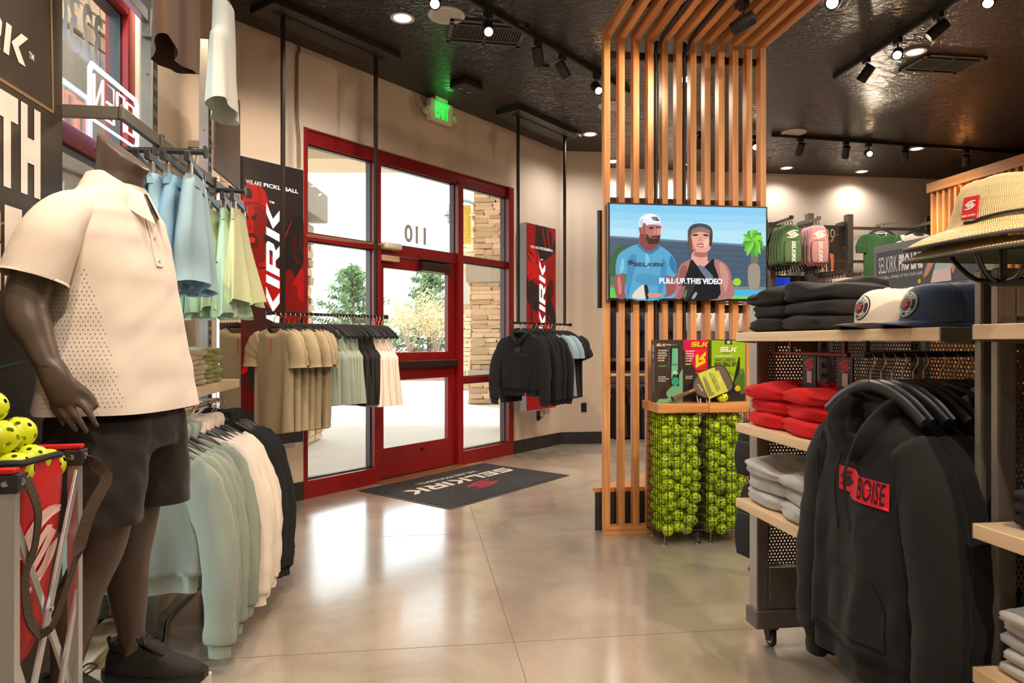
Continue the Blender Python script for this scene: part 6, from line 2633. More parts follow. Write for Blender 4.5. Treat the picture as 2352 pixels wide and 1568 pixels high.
for k in range(6):
    a = 2 * PI * k / 6 + .3
    b = MB()
    b.tube(smooth_path([(.11 * math.cos(a), .11 * math.sin(a), .118), (.105 * math.cos(a), .105 * math.sin(a), .07), (.06 * math.cos(a), .06 * math.sin(a), .015), (.02 * math.cos(a), .02 * math.sin(a), .004)], 4), .0055, 8)
    b.build('leg', mat('black_wire', (26, 26, 28), .3, .4), t, smooth=True)
b = MB()
b.tube([(0, 0, 0), (0, 0, .12)], .008, 8)
b.box(-.02, .10, -.02, .02, -.006, .004)
b.build('post', BLK, t)

# black sling bags hung behind the far end of the first unit
def sling(name, label, loc, rz, m, strap_m, h=.40, w=.20, d=.11, group=None, logo=None):
    t = thing(name, label, 'bag', loc, rz, group)
    b = MB()
    rings = []
    for i in range(17):
        f = i / 16
        W = w / 2 * (.62 + .38 * min(1, f * 2.2)) * (1 if f < .9 else 1 - (f - .9) * 1.5)
        D = d / 2 * (math.sin(PI * (.08 + .86 * f)) ** .4)
        e = 1 if 0 < i < 16 else .8
        rings.append([(W * e * sup(math.cos(2 * PI * j / 24), .45), D * e * sup(math.sin(2 * PI * j / 24), .55), -h * f) for j in range(24)])
    b.loft(rings)
    body = b.mesh('body', m, 'all')
    link('body', body, t)
    b = MB()
    rings = []
    for i in range(11):
        f = i / 10
        W = w * .40 * (.86 + .14 * math.sin(PI * f))
        D = .022 * math.sin(PI * min(max(f, .06), .94)) ** .3
        rings.append([(W * sup(math.cos(2 * PI * j / 20), .4), -d * .47 + D * sup(math.sin(2 * PI * j / 20), .6), -h * (.40 + .56 * f)) for j in range(20)])
    b.loft(rings)
    b.build('pocket', m, t, smooth='all')
    b = MB()
    b.tube([(w * .42 * c, -d * .49, -h * (.68 + .29 * s_)) for c, s_ in [(sup(math.cos(2 * PI * k / 30), .4), sup(math.sin(2 * PI * k / 30), .4)) for k in range(31)]], .0028, 5, False)
    b.tube([(w * .44, d * .1, -h * .12), (w * .505, d * .1, -h * .5), (w * .49, d * .1, -h * .92)], .003, 5)
    b.tube([(-w * .44, d * .1, -h * .12), (-w * .505, d * .1, -h * .5), (-w * .49, d * .1, -h * .92)], .003, 5)
    b.build('zipper', strap_m, t)
    b = MB()
    b.ribbon(smooth_path([(-.02, 0, -.005), (-.015, 0, .05), (.015, 0, .05), (.02, 0, -.005)], 4), .018, .004, (0, 1, 0))
    b.build('top_loop', strap_m, t)
    b = MB()
    b.ribbon(smooth_path([(-w * .3, d * .45, -h * .1), (-w * .5, d * .8, -h * .5), (-w * .42, d * .6, -h * 1.02), (-w * .1, d * .3, -h * 1.10), (0, d * .4, -h * .98)], 5), .03, .006, (1, .3, 0))
    b.ribbon(smooth_path([(w * .3, d * .4, -h * .95), (w * .38, d * .2, -h * 1.1), (w * .30, 0, -h * 1.16)], 4), .016, .004, (1, 0, 0))
    b.ribbon(smooth_path([(-w * .1, d * .2, -h * .96), (-w * .06, 0, -h * 1.12), (-w * .12, -.01, -h * 1.2)], 4), .016, .004, (1, 0, 0))
    b.build('strap', strap_m, t)
    if logo:
        decal(t, 'emblem', body, emb_polys(w * .30, 0, -h * .24, .8), logo, .002, 1)
        tb = text_mb('SELKIRK', h * .125, 'CENTER', .035, 1.15, .15)
        link('lettering', tb.mesh('lettering', logo), t, (0, -d * .47 - .024, -h * .68), (0, PI / 2, 0))
    return t


BAGK = mat('black_bag_mesh', (34, 34, 36), .75, bump=.5, bscale=240)
STRAPG = mat('grey_black_strap', (74, 78, 82), .5)
for k, (z, lab) in enumerate(((.95, 'black sling bag hung behind the shelving beside the red hoodies'), (.66, 'lower black sling bag hung beside the grey hoodies'))):
    sling('black_sling_bag', lab, gp(.055, .075, z), RY + PI / 2 + PI + .2, BAGK, STRAPG, (.25, .32)[k], .15, .09, 'black sling bags behind the shelving')

# header sign of the unit behind
t = thing('header_sign', 'grey framed header sign reading SELKIRK PRO LINE behind the caps', 'sign', gp(.9, 0), RY - PI / 2)
# local x runs towards us along -v, face looks to -u
X0, X1, Z0, Z1 = -.444, .25, 1.53, 1.785
b = MB()
b.box(X0, X1, 0, .05, Z0, Z1)
b.box(X0 + .022, X1 - .022, -.0015, .002, Z0 + .035, Z1 - .035)
b.build('panel_box', mat('grey_sign_steel', (134, 132, 130), .45, .3), t, bevel=.004)
ph = picture('sign_print', t, [([(X0 + .022, Z0 + .036), (X1 - .022, Z0 + .036), (X1 - .022, Z1 - .036), (X0 + .022, Z1 - .036)], (84, 86, 90)),
    (sm2([(-.05, 1.71), (.0, 1.755), (.055, 1.755), (.10, 1.72), (.085, 1.64), (.07, 1.62), (-.02, 1.62), (-.01, 1.67), (-.045, 1.66)], 3), (176, 200, 210)),
    (sm2([(-.05, 1.68), (-.015, 1.675), (-.06, 1.61), (-.085, 1.59), (-.09, 1.605)], 3), (206, 150, 128)), (sm2([(.08, 1.70), (.105, 1.70), (.10, 1.62), (.085, 1.60), (.08, 1.63)], 3), (206, 150, 128)),
    ([(-.025, 1.625), (.075, 1.625), (.08, 1.568), (-.045, 1.568)], (226, 206, 206)), (ell(-.115, 1.582, .010, .011, 14), (196, 214, 40)), ([(-.10, 1.594), (-.07, 1.596), (-.07, 1.60), (-.10, 1.599)], (170, 40, 40))], d0=-.002, step=-.0003)
SW = mat('sign_white', (236, 236, 234), .5)
for s, x0, x1, z0, z1, bo in (('SELKIRK', -.401, -.266, 1.642, 1.724, 0), ('PRO LINE', -.253, -.093, 1.642, 1.724, .05), ('PICKLEBALL APPAREL FIT FOR YOUR GAME', -.401, -.093, 1.612, 1.627, 0)):
    tb = fit(s, x0, x1, z0, z1, bo, .004)
    link('lettering', tb.mesh('lettering', SW), t)
for x in (X0 + .02, X1 - .02):
    b = MB()
    b.box(x - .018, x + .018, .05, .09, 0.0, Z1 - .02)
    b.build('post', STEELD, t)
b = MB()
b.box(X0, X1, .05, .5, .08, .16)
b.build('base', STEELD, t)

# ================================================================== MANNEQUIN (local -y is the way it faces, +x its left side)
MAN = mat('mannequin_grey_brown', (88, 74, 64), .42)
MC = Vector((-1.18, 2.05, .225))
MR = math.radians(88)
mq = thing('mannequin', 'headless dark grey mannequin wearing a cream polo and black shorts', 'mannequin', MC, MR)
b = MB()


def ering(c, rx, ry, n=20, tilt=0.0, tx=0.0):
    return [(c[0] + rx * math.cos(2 * PI * k / n), c[1] + ry * math.sin(2 * PI * k / n), c[2] + tilt * math.sin(2 * PI * k / n) * ry + tx * math.cos(2 * PI * k / n) * rx) for k in range(n)]


# neck with slanted cut, trunk
b.loft([ering((0, .02, 1.40), .10, .09), ering((0, .012, 1.46), .078, .074), ering((0, -.004, 1.53), .064, .068), ering((0, -.016, 1.60), .066, .072, tilt=.75)])
b.loft([ering((0, .0, 1.44), .10, .08), ering((0, 0, 1.36), .19, .10), ering((0, -.01, 1.2), .17, .11), ering((0, 0, 1.0), .15, .10), ering((0, .01, .85), .17, .11), ering((0, .01, .72), .16, .11)])
for s in (-1, 1):
    b.M = Matrix.Translation((0, .036 if s < 0 else .10, 0))
    P = smooth_path([(s * .15, .0, 1.39), (s * .212, .0, 1.355), (s * .248, .018, 1.27), (s * .280, .036, 1.14), (s * .290, .0, 1.055), (s * .296, -.040, .977)], 5)
    rr = []
    keys = [(0, .042), (.2, .058), (.42, .056), (.58, .051), (.70, .050), (.86, .036), (1, .030)]
    for i in range(len(P)):
        rr.append(interp(keys, i / (len(P) - 1))[0])
    b.tube(P, rr, 14)
    # hand: palm and five fingers
    b.tube(smooth_path([(s * .296, -.038, .985), (s * .298, -.058, .950), (s * .294, -.070, .912), (s * .290, -.070, .890)], 4), .036, 12, True, flat=[(f[0], f[1]) for f in [(.80, .95), (.78, 1.0), (.74, 1.06), (.68, 1.1), (.66, 1.12), (.62, 1.12), (.58, 1.12), (.52, 1.1), (.5, 1.08), (.48, 1.05), (.46, 1.02), (.44, .98), (.42, .92)]], up=(0, 1, 0))
    for kn, mid, tip, r in (((.288, -.098, .905), (.286, -.134, .868), (.274, -.150, .828), .0098), ((.290, -.080, .893), (.288, -.108, .852), (.272, -.122, .814), .0100), ((.290, -.060, .886), (.288, -.082, .848), (.272, -.094, .816), .0095), ((.288, -.040, .888), (.286, -.054, .858), (.274, -.062, .832), .0082)):
        P2 = smooth_path([(s * .294, kn[1] * .6 - .03, .93), (s * kn[0], kn[1], kn[2]), (s * mid[0], mid[1], mid[2]), (s * tip[0], tip[1], tip[2])], 4)
        b.tube(P2, [r * 1.25 - r * .45 * i / (len(P2) - 1) for i in range(len(P2))], 10)
    P2 = smooth_path([(s * .292, -.060, .955), (s * .284, -.094, .936), (s * .274, -.126, .910), (s * .268, -.146, .876)], 4)
    b.tube(P2, [.018 - .0095 * i / (len(P2) - 1) for i in range(len(P2))], 10)
    b.M = None
    # leg
    ky = {-1: .0, 1: .03}[s]
    kb = {-1: .085, 1: 0.0}[s]
    P3 = smooth_path([(s * .085, .01, .80), (s * .108, ky - .012, .62), (s * .105, ky - .016, .49), (s * .110, ky + .012 + kb * .45, .33), (s * .118, ky + .006 + kb * .8, .18), (s * .122, ky + kb, .075)], 5)
    keys = [(0, .088), (.22, .080), (.42, .060), (.50, .056), (.64, .059), (.85, .038), (1, .036)]
    b.tube(P3, [interp(keys, i / (len(P3) - 1))[0] for i in range(len(P3))], 16, flat=(.94, 1.08), up=(0, 1, 0))
    b.tube([(s * .122, ky + kb + .02, .075), (s * .122, ky + kb - .05, .05), (s * .122, ky + kb - .16, .035)], [.036, .036, .03], 10)
me = remesh(b, .0062, 5)
me.materials.append(MAN)
link('body', me, mq)
mq.scale = (1, 1, 1.028)
wr = MB()
for s in (-1,):
    wr.tube([(s * .296 + .0335 * math.cos(a), .003 + .034 * math.sin(a) * .9, .992 + .012 * math.sin(a)) for a in [2 * PI * k / 24 for k in range(25)]], .0014, 5, False)
wr.build('wrist_joint', mat('joint_dark', (44, 38, 34), .6), mq)

# ---- polo
from mathutils import noise as _nz


def cut(me, co, no, test):
    """trim a hem clean: drop what lies beyond the plane among the faces that pass the test"""
    bm = bmesh.new()
    bm.from_mesh(me)
    fs = [f for f in bm.faces if test(f.calc_center_median())]
    g = set(fs)
    for f in fs:
        g.update(f.edges)
        g.update(f.verts)
    bmesh.ops.bisect_plane(bm, geom=list(g), plane_co=co, plane_no=no, clear_outer=True)
    bm.to_mesh(me)
    bm.free()


CREAM = mat('cream_pique_knit', (232, 220, 208), .85, bump=.10, bscale=500)
po = MB()
keys = [(.84, .255, .186, -.004), (.95, .238, .170, -.004), (1.08, .220, .150, -.002), (1.22, .214, .134, .004), (1.33, .216, .120, .014), (1.40, .205, .108, .020), (1.445, .165, .094, .020), (1.475, .114, .084, .016), (1.495, .082, .078, .012)]
rings = []
for i in range(64):
    z = .852 + (1.495 - .852) * i / 63
    W, D, cy = interp(keys, z)
    rings.append([(W * sup(math.cos(a), .86), cy + D * sup(math.sin(a), .86), z) for a in [2 * PI * k / 80 for k in range(80)]])
po.loft(rings, False, False)
for s in (-1, 1):
    dy = .036 if s < 0 else .10
    P = smooth_path([(s * .10, dy * .4, 1.405), (s * .165, dy * .8, 1.392), (s * .222, dy + .004, 1.34), (s * .252, dy + .014, 1.27), (s * .270, dy + .026, 1.205)], 7)
    n_ = len(P)
    po.tube(P, [.058 + .020 * min(1, i / (n_ * .6)) for i in range(n_)], 36, False, flat=(.90, 1.08), up=(0, 1, 0))
    q = P[-1] - P[-2]
    po.tube([P[-1] - q * .6, P[-1] - q * .55, P[-1] + q * .12], [.0775, .0795, .0798], 36, False, flat=(.90, 1.08), up=(0, 1, 0))
me = po.mesh('polo', CREAM, 'all')
me.materials.clear()
for v in me.vertices:
    c = v.co
    t_ = max(0, (1.30 - c.z) / .46)
    a = math.atan2(c.y, c.x)
    n1 = _nz.noise(Vector((math.cos(a) * 2.2, math.sin(a) * 2.2, c.z * 1.1)))
    n2 = _nz.noise(Vector((c.x * 9 + c.z * 5, c.y * 9, c.z * 4 + 3)))
    n3 = _nz.noise(Vector((c.x * 14 - c.z * 16, c.y * 14, c.z * 9 + 8)))
    r = Vector((c.x, c.y, 0)).normalized()
    c += r * (n1 * .024 * t_ + n2 * .005 + n3 * .0025)
me.update()
me.materials.append(CREAM)
ps = thing('polo_shirt', 'cream short-sleeved polo with dotted mesh side panel on the mannequin', 'shirt', MC, MR)
link('body', me, ps)
ps.scale = (1, 1, 1.028)
POLO = me
bmp = bmesh.new()
bmp.from_mesh(me)
ptree = BVHTree.FromBMesh(bmp)
b = MB()
for i in range(34):
    z = .875 + .0112 * i
    f1 = -.035 - .105 * max(0, (1.235 - z) / .36)          # front limit (local y)
    for j in range(26):
        y = .125 - .0112 * j - .0056 * (i % 2)
        if y < f1 or y > .02 + .12 * (1.27 - z) / .3:
            continue
        h = ptree.ray_cast(Vector((-1, y, z)), Vector((1, 0, 0)))
        if h[0] is None or h[0].x > -.05:
            continue
        if h[0].x < -.25 and z > 1.2:
            continue
        nn = h[1] if h[1].x < 0 else -h[1]
        u1 = Vector((0, 0, 1)).cross(nn).normalized()
        u2 = nn.cross(u1)
        b.add([h[0] + nn * .0008 + (u1 * math.cos(k * PI / 3) + u2 * math.sin(k * PI / 3)) * .0017 for k in range(6)], [(0, 1, 2, 3, 4, 5)])
o = b.build('mesh_dots', mat('dot_grey_brown', (120, 104, 90), .9), ps)
o['kind'] = 'stuff'
# collar: stand and fall, open at the front
b = MB()
rows = [[], [], [], []]
n = 40
for k in range(n + 1):
    a = -PI / 2 + .16 + (2 * PI - .32) * k / n
    fr = max(0, -math.sin(a))
    pt = fr ** 5
    cx, sy = math.cos(a), math.sin(a)
    rows[0].append((.074 * cx, .010 + .076 * sy, 1.475 - .03 * fr))
    rows[1].append((.071 * cx, .002 + .074 * sy, 1.530 - .050 * fr))
    rows[2].append((.081 * cx, .004 + .084 * sy, 1.528 - .052 * fr))
    rows[3].append(((.112 + .012 * pt) * cx, .008 + (.105 + .030 * pt) * sy, 1.470 - .060 * fr - .028 * pt))
b.loft(rows, False, False, closed=False)
b.build('collar', CREAM, ps, smooth='all')
b = MB()
Pq = []
for i in range(12):
    z = 1.445 - .0165 * i
    h = ptree.ray_cast(Vector((.0, -1, z)), Vector((0, 1, 0)))
    Pq.append(Vector((0, h[0].y - .002, z)))
b.ribbon(Pq, .032, .003, (1, 0, 0))
b.build('placket', CREAM, ps, smooth=True)
for i in (2, 6, 10):
    b = MB()
    b.lathe([(.001, .002), (.005, .002), (.0058, 0)], 12, M=frame(Pq[i] + Vector((0, -.002, 0)), (1, 0, 0), (0, 0, 1), (0, -1, 0)))
    b.build('button', mat('button_cream', (216, 200, 184), .4), ps)

# ---- shorts
BKS = mat('black_woven_shorts', (32, 26, 24), .7, bump=.1, bscale=200, sheen=.1)
b = MB()
b.loft([ering((0, 0, z), w, d, 36) for z, w, d in ((.93, .175, .125), (.88, .20, .14), (.80, .215, .15), (.74, .215, .15))])
for s in (-1, 1):
    b.loft([ering((s * x, y, z), w, d, 28) for z, x, y, w, d in ((.84, .10, 0, .11, .14), (.74, .112, -.004, .112, .14), (.64, .125, -.01, .108, .132), (.54, .132, -.012, .106, .128))])
me = remesh(b, .0085, 5)
for v in me.vertices:
    c = v.co
    n1 = _nz.noise(Vector((c.x * 10, c.y * 10, c.z * 3)))
    n2 = _nz.noise(Vector((c.x * 22 + c.z * 12, c.y * 22, c.z * 16)))
    r = Vector((c.x - math.copysign(.12, c.x), c.y, 0))
    if r.length > 1e-4:
        c += r.normalized() * (n1 * .009 + n2 * .005)
me.update()
cut(me, (0, 0, .552), (0, 0, -1), lambda c: c.z < .64)
me.materials.append(BKS)
sh = thing('black_shorts', 'black woven shorts on the mannequin below the polo hem', 'shorts', MC, MR)
link('body', me, sh)
sh.scale = (1, 1, 1.028)

# ---- shoes
SHK = mat('black_shoe_knit', (30, 26, 24), .75, bump=.5, bscale=160)
SOL = mat('black_shoe_sole', (24, 21, 20), .5)


def shoe(x, y, label):
    t = thing('sneaker', label, 'shoe', MC + Vector((0, 0, 0)), MR, 'sneakers on the mannequin')
    M = Matrix.Translation((x, y, 0))
    prof = [(.075, .028, .070), (.065, .037, .090), (.035, .041, .098), (.0, .041, .092), (-.04, .043, .090), (-.08, .047, .080), (-.12, .050, .062), (-.16, .049, .048), (-.195, .042, .036), (-.222, .028, .024)]
    rings = []
    for yy, w, h in prof:
        rings.append([(w * sup(math.cos(a), .7), yy, .022 + (h * max(0, math.sin(a)) ** .75 if math.sin(a) > 0 else -.004)) for a in [2 * PI * k / 24 for k in range(24)]])
    b = MB()
    b.loft(rings, M=M)
    b.build('upper', SHK, t, smooth='all')
    b = MB()
    rings = []
    for yy, w, h in [(.090, .020, 0)] + prof + [(-.235, .014, 0)]:
        up = .028 + .012 * max(0, (yy - .02) / .07) + .010 * max(0, (-.17 - yy) / .06)
        lo = .010 * max(0, (-.17 - yy) / .06) + .006 * max(0, (yy - .05) / .04)
        rings.append([(w * 1.12 * c, yy * 1.01, z) for c, z in ((1, up), (-1, up), (-1.03, (up + lo) / 2), (-.95, lo), (.95, lo), (1.03, (up + lo) / 2))])
    b.loft(rings, M=M)
    b.build('sole', SOL, t, smooth=True, bevel=.002)
    b = MB()
    b.tube(smooth_path([(.034 * math.cos(a), .028 + .036 * math.sin(a), .112 + .012 * math.sin(a)) for a in [2 * PI * k / 16 for k in range(17)]], 2), .010, 8, False, M=M)
    b.tube([(0, .072, .100), (0, .080, .128), (0, .076, .136)], .006, 6, M=M)
    b.build('ankle_collar', SHK, t, smooth=True)
    b = MB()
    b.loft([[(w * c, yy, zz + .006 * q) for c, q in ((1, 0), (1, 1), (-1, 1), (-1, 0))] for yy, zz, w in ((-.02, .142, .026), (-.04, .122, .028), (-.08, .100, .028), (-.11, .084, .024))], M=M)
    b.build('tongue', SHK, t, smooth='all')
    b = MB()
    for k in range(6):
        yy, zz = -.030 - .017 * k, .118 - .0105 * k
        b.tube(smooth_path([(-.034, yy, zz - .014), (0, yy - .008, zz + .006), (.034, yy - .004, zz - .014)], 4), .0032, 6, M=M)
        b.tube(smooth_path([(.034, yy, zz - .014), (0, yy + .006, zz + .004), (-.034, yy - .016, zz - .022)], 4), .0032, 6, M=M)
    for s in (-1, 1):
        b.tube(smooth_path([(0, -.030, .128), (s * .03, -.05, .150), (s * .05, -.065, .135), (s * .02, -.05, .124), (0, -.035, .126)], 4), .0028, 6, M=M)
    b.tube(smooth_path([(0, -.03, .13), (-.01, -.02, .16), (-.016, -.01, .178)], 3), .0026, 6, M=M)
    b.build('laces', mat('black_lace', (46, 40, 36), .8), t, smooth=True)
    return t


shoe(.122, .03, 'black knit sneaker on the far foot of the mannequin')
shoe(-.122, .085, 'black knit sneaker on the near foot of the mannequin behind the ball cart')
b = MB()
b.box(-.235, .185, -.195, .22, -.2245, -.0005)
solo('plinth', b, mat('white_plinth', (206, 200, 192), .5), 'low white plinth under the feet of the mannequin', 'plinth', MC, MR, bevel=.003)

# ================================================================== BLACK WALL PANEL BEHIND THE MANNEQUIN
PNL = mat('black_vinyl_panel', (60, 46, 30), .5)
wp = thing('wall_panel', 'tall dark printed wall panel with white letters behind the mannequin', 'panel', A, RL)
b = MB()
b.box(-3.60, -2.962, -.285, -.262, .02, 3.45)
b.build('board', PNL, wp, bevel=.002)
PW = mat('panel_white', (250, 240, 228), .6)


for s, x0, x1, z0, z1 in (('T', -3.312, -3.209, 1.73, 1.994), ('H', -3.195, -3.093, 1.73, 1.994), ('G', -3.392, -3.290, 1.418, 1.68), ('E', -3.273, -3.188, 1.418, 1.68)):
    link('lettering', fit(s, x0, x1, z0, z1, .07, .2865).mesh('lettering', PW), wp)
b = MB()
w_ = block(b, 'SELKIRK', .088, .15, .14, -3.165 - .088 * 4.0, 2.145, -.2865)
b.build('logo_lettering', PW, wp)
tb = fit('TM', -3.155, -3.128, 2.135, 2.155, .02, .2865)
link('trademark', tb.mesh('trademark', PW), wp)
LINE = mat('panel_line', (150, 118, 84), .6)
b = MB()


def pline(pts, w=.004):
    for (x0, z0), (x1, z1) in zip(pts, pts[1:]):
        d = Vector((x1 - x0, z1 - z0)).normalized() * w
        b.flat([(x0 - d.y, z0 + d.x), (x1 - d.y, z1 + d.x), (x1 + d.y, z1 - d.x), (x0 + d.y, z0 - d.x)], -.2862, 'xz')


pline([(-3.59, 2.02), (-3.02, 2.02), (-3.06, 3.2)], .005)
pline([(-3.59, 2.36), (-3.075, 2.36)], .004)
pline([(-3.59, 1.58), (-3.30, 1.62), (-2.99, 1.72)], .003)
b.build('court_line', LINE, wp)
b = MB()
LINE2 = mat('panel_line_cool', (84, 104, 112), .6)
pline([(-3.59, 1.2), (-3.10, 1.25), (-2.98, 1.27)], .004)
pline([(-3.40, 1.20), (-3.46, 1.9)], .003)
pline([(-3.4, .66), (-3.05, .90), (-2.97, .96)], .004)
b.build('court_line', LINE2, wp)

# ================================================================== BALL CART
ca = thing('ball_cart', 'folding aluminium ball cart with red bag at the bottom left', 'cart', (-.971, 1.32, 0), math.radians(12.4))
CY, CXL = .307, -.365
for x, y in ((0, 0), (0, CY), (CXL, 0), (CXL, CY)):
    b = MB()
    b.box(x - .0125, x + .0125, y - .0125, y + .0125, .03, 1.03)
    b.build('leg', ALU, ca, bevel=.002)
    b = MB()
    b.box(x - .018, x + .022, y - .02, y + .02, 1.008, 1.045)
    c = b.build('corner_bracket', mat('black_plastic', (40, 42, 46), .4), ca, bevel=.004)
    b = MB()
    for fx, fy, ax in ((x + .0225, y, 0), (x, y - .0205, 1)):
        b.lathe([(.001, .003), (.005, .003), (.007, 0)], 12, M=frame((fx, fy, 1.028), (0, 1, 0), (0, 0, 1), (1, 0, 0)) if ax == 0 else frame((fx, fy, 1.028), (1, 0, 0), (0, 0, 1), (0, -1, 0)))
    b.build('rivet', CHROME, c, smooth=True)
    b = MB()
    b.box(x - .016, x + .016, y - .016, y + .016, 0, .035)
    b.build('foot', mat('black_plastic'), ca, bevel=.004)


def brace(p0, p1, off):
    b = MB()
    b.ribbon([Vector(p0) + Vector(off), Vector(p1) + Vector(off)], .020, .007, (0, p1[2] - p0[2], p0[1] - p1[1]) if abs(p0[0] - p1[0]) < .01 else (p1[2] - p0[2], 0, p0[0] - p1[0]))
    b.build('cross_brace', ALU, ca, bevel=.001)


brace((0, 0, .99), (0, CY, .46), (-.004, 0, 0))
brace((0, CY, 1.0), (0, 0, .44), (.006, 0, 0))
brace((0, 0, .72), (0, CY, .10), (-.004, 0, 0))
brace((0, CY, .72), (0, 0, .10), (.006, 0, 0))
brace((0, 0, .99), (CXL, 0, .40), (0, -.004, 0))
brace((CXL, 0, .99), (0, 0, .40), (0, .006, 0))
for z in (.725,):
    b = MB()
    b.tube([(.002, CY / 2, z), (.014, CY / 2, z)], .006, 10)
    b.build('pivot_rivet', CHROME, ca, smooth=True)
BAGR = mat('red_bag_nylon', (206, 14, 26), .5, bump=.1, bscale=60)
bag = MB()
rings = []
for i in range(12):
    f = i / 11
    g = 1 - .03 * f - .14 * f * f
    ring = []
    for k in range(40):
        a = 2 * PI * k / 40
        x = CXL / 2 + .172 * g * sup(math.cos(a), .34)
        y = CY / 2 + .152 * g * sup(math.sin(a), .34)
        z = 1.048 - .42 * f
        d = .007 * math.sin(a * 5 + 3 * f) * (f > 0) + .005 * math.sin(a * 9 - 4 * f) * f
        ring.append((x + d * math.cos(a), y + d * math.sin(a), z - .012 * math.sin(a * 2) * (1 - f)))
    rings.append(ring)
bag.loft(rings, False, True)
bo = bag.build('bag', BAGR, ca, smooth='all')
b = MB()
b.tube(rings[0] + rings[0][:1], .0075, 8, False)
b.build('rim_binding', mat('black_binding', (30, 26, 24), .8), bo, smooth=True)
for x, y, sx in ((-.03, -.006, 1), (-.03, CY + .004, 1), (CXL + .03, -.006, -1), (CXL + .03, CY + .004, -1)):
    b = MB()
    b.box(x - .055, x + .045, y - .014, y + .014, 1.046, 1.056)
    b.build('corner_sleeve', BAGR, bo, bevel=.003)
# white emblem on the side of the bag that faces the shop
b = MB()
Me = frame((-.0245, CY * .50, .855), (0, 1, 0), (-1, 0, 0), (.12, 0, 1))
emblem(b, .105, 0, 0, 0, Me, 0, 1.0)
bb = bmesh.new()
bb.from_mesh(bo.data)
tr = BVHTree.FromBMesh(bb)
vs = []
for v in b.v:
    h = tr.ray_cast(Vector((1, v[1], v[2])), Vector((-1, 0, 0)))
    vs.append((h[0].x + .003 if h[0] else v[0], v[1], v[2]))
q = MB()
q.add(vs, b.f)
q.build('emblem', mat('bag_white', (236, 196, 186), .7), bo)
b = MB()
b.ribbon(smooth_path([(-.005, .08, 1.02), (.012, .088, .95), (.004, .09, .87), (-.002, .065, .82), (.0, .075, .74), (.012, .10, .69)], 5), .030, .003, (0, 1, .1))
b.ribbon(smooth_path([(.012, .10, .69), (.022, .14, .70), (.034, .20, .79), (.044, .27, .90), (.060, .33, .965), (.045, .335, .99), (.025, .32, 1.015), (.012, .305, 1.025)], 5), .026, .003, [(0, 1, -.6)] * 12 + [(1, .4, 0)] * 30)
b.build('carry_strap', mat('brown_black_webbing', (66, 50, 34), .85, bump=.5, bscale=200), ca)
b = MB()
b.box(-.020, -.014, .045, .075, .92, 1.01)
b.build('strap_tab', mat('black_binding'), bo)
rb = random.Random(4)
k = 0
for x, y, z in ((-.045, .075, 1.035), (-.047, .155, 1.040), (-.045, .232, 1.018), (-.125, .07, 1.050), (-.125, .15, 1.058), (-.128, .235, 1.035), (-.20, .06, 1.04), (-.205, .145, 1.05), (-.205, .23, 1.03), (-.085, .105, 1.100), (-.088, .190, 1.098), (-.165, .108, 1.112), (-.167, .19, 1.110), (-.125, .148, 1.160), (-.285, .08, 1.04), (-.285, .16, 1.05), (-.285, .235, 1.03), (-.245, .12, 1.10), (-.245, .2, 1.09)):
    p = Matrix.Rotation(math.radians(12.4), 3, 'Z') @ Vector((x + .004, y + .035, 0)) + Vector((-.971, 1.32, z - .002))
    o = link('pickleball', BALLY, None, p, (rb.uniform(0, 6), rb.uniform(0, 6), 0))
    tag(o, 'yellow ball heaped in the red bag of the cart', 'ball', 'yellow balls in the red bag')

# ================================================================== LIGHTBOXES
LBW = mat('lightbox_side', (214, 218, 214), .4, emit=.12)
LBA = mat('lightbox_frame', (150, 146, 140), .35, .8)
DK, R1, R2, R3, R4_ = (46, 36, 33), (196, 20, 18), (142, 16, 15), (92, 16, 15), (230, 40, 34)


def vword(mb, word, x, z0, z1, h, d):
    """block letters running upwards"""
    w = sum(LET[c][0] + .16 for c in word) - .16
    k = (z1 - z0) / w
    t = 0.0
    for c in word:
        for poly in LET[c][1]:
            mb.flat([(x - (py - .5) * h, z0 + (t + px + .22 * (py - .5)) * k) for px, py in poly], d, 'xz')
        t += LET[c][0] + .16


def lightbox(label, s0, s1, z0, z1, layers, emit, tag_z, tx, word):
    t = thing('lightbox', label, 'lightbox', A, RD)
    b = MB()
    b.box(s0, s1, -.098, -.012, z0, z1)
    b.build('light_case', LBW, t, bevel=.003)
    W = s1 - s0
    H = z1 - z0
    ly = [([(s0 + .004, z0 + .004), (s1 - .004, z0 + .004), (s1 - .004, z1 - .004), (s0 + .004, z1 - .004)], DK)]
    for poly, c in layers:
        ly.append(([(s0 + min(max(x, .008), .992) * W, z0 + min(max(z, .003), .997) * H) for x, z in poly], c))
    picture('poster_print', t, ly, emit=emit, d0=-.0985, step=-.00025, rough=.3)
    wm = mat('poster_white', (255, 250, 246), .5, emit=.5)
    b = MB()
    vword(b, 'SELKIRK', s0 + word[0] * W, z0 + word[1] * H, z0 + word[2] * H, word[3] * W, -.1065)
    b.build('poster_lettering', wm, t)
    for txt, a0, a1, bo in (('WE ARE', tx[0], tx[1], 0), ('PICKLEBALL', tx[2], tx[3], .025)):
        tb = fit(txt, s0 + a0 * W, s0 + a1 * W, z0 + tag_z * H, z0 + (tag_z + .014) * H, bo, .1065)
        link('poster_lettering', tb.mesh('poster_lettering', wm), t)
    tb = fit('TM', s0 + (word[0] - .06) * W, s0 + (word[0] + .02) * W, z0 + (word[2] + .01) * H, z0 + (word[2] + .018) * H, .02, .1065)
    link('trademark', tb.mesh('trademark', wm), t)
    b = MB()
    b.box(s0 + W * .62, s0 + W * .68, -.05, -.012, z0 - .02, z0)
    b.build('power_clip', CHROME, t)
    return t


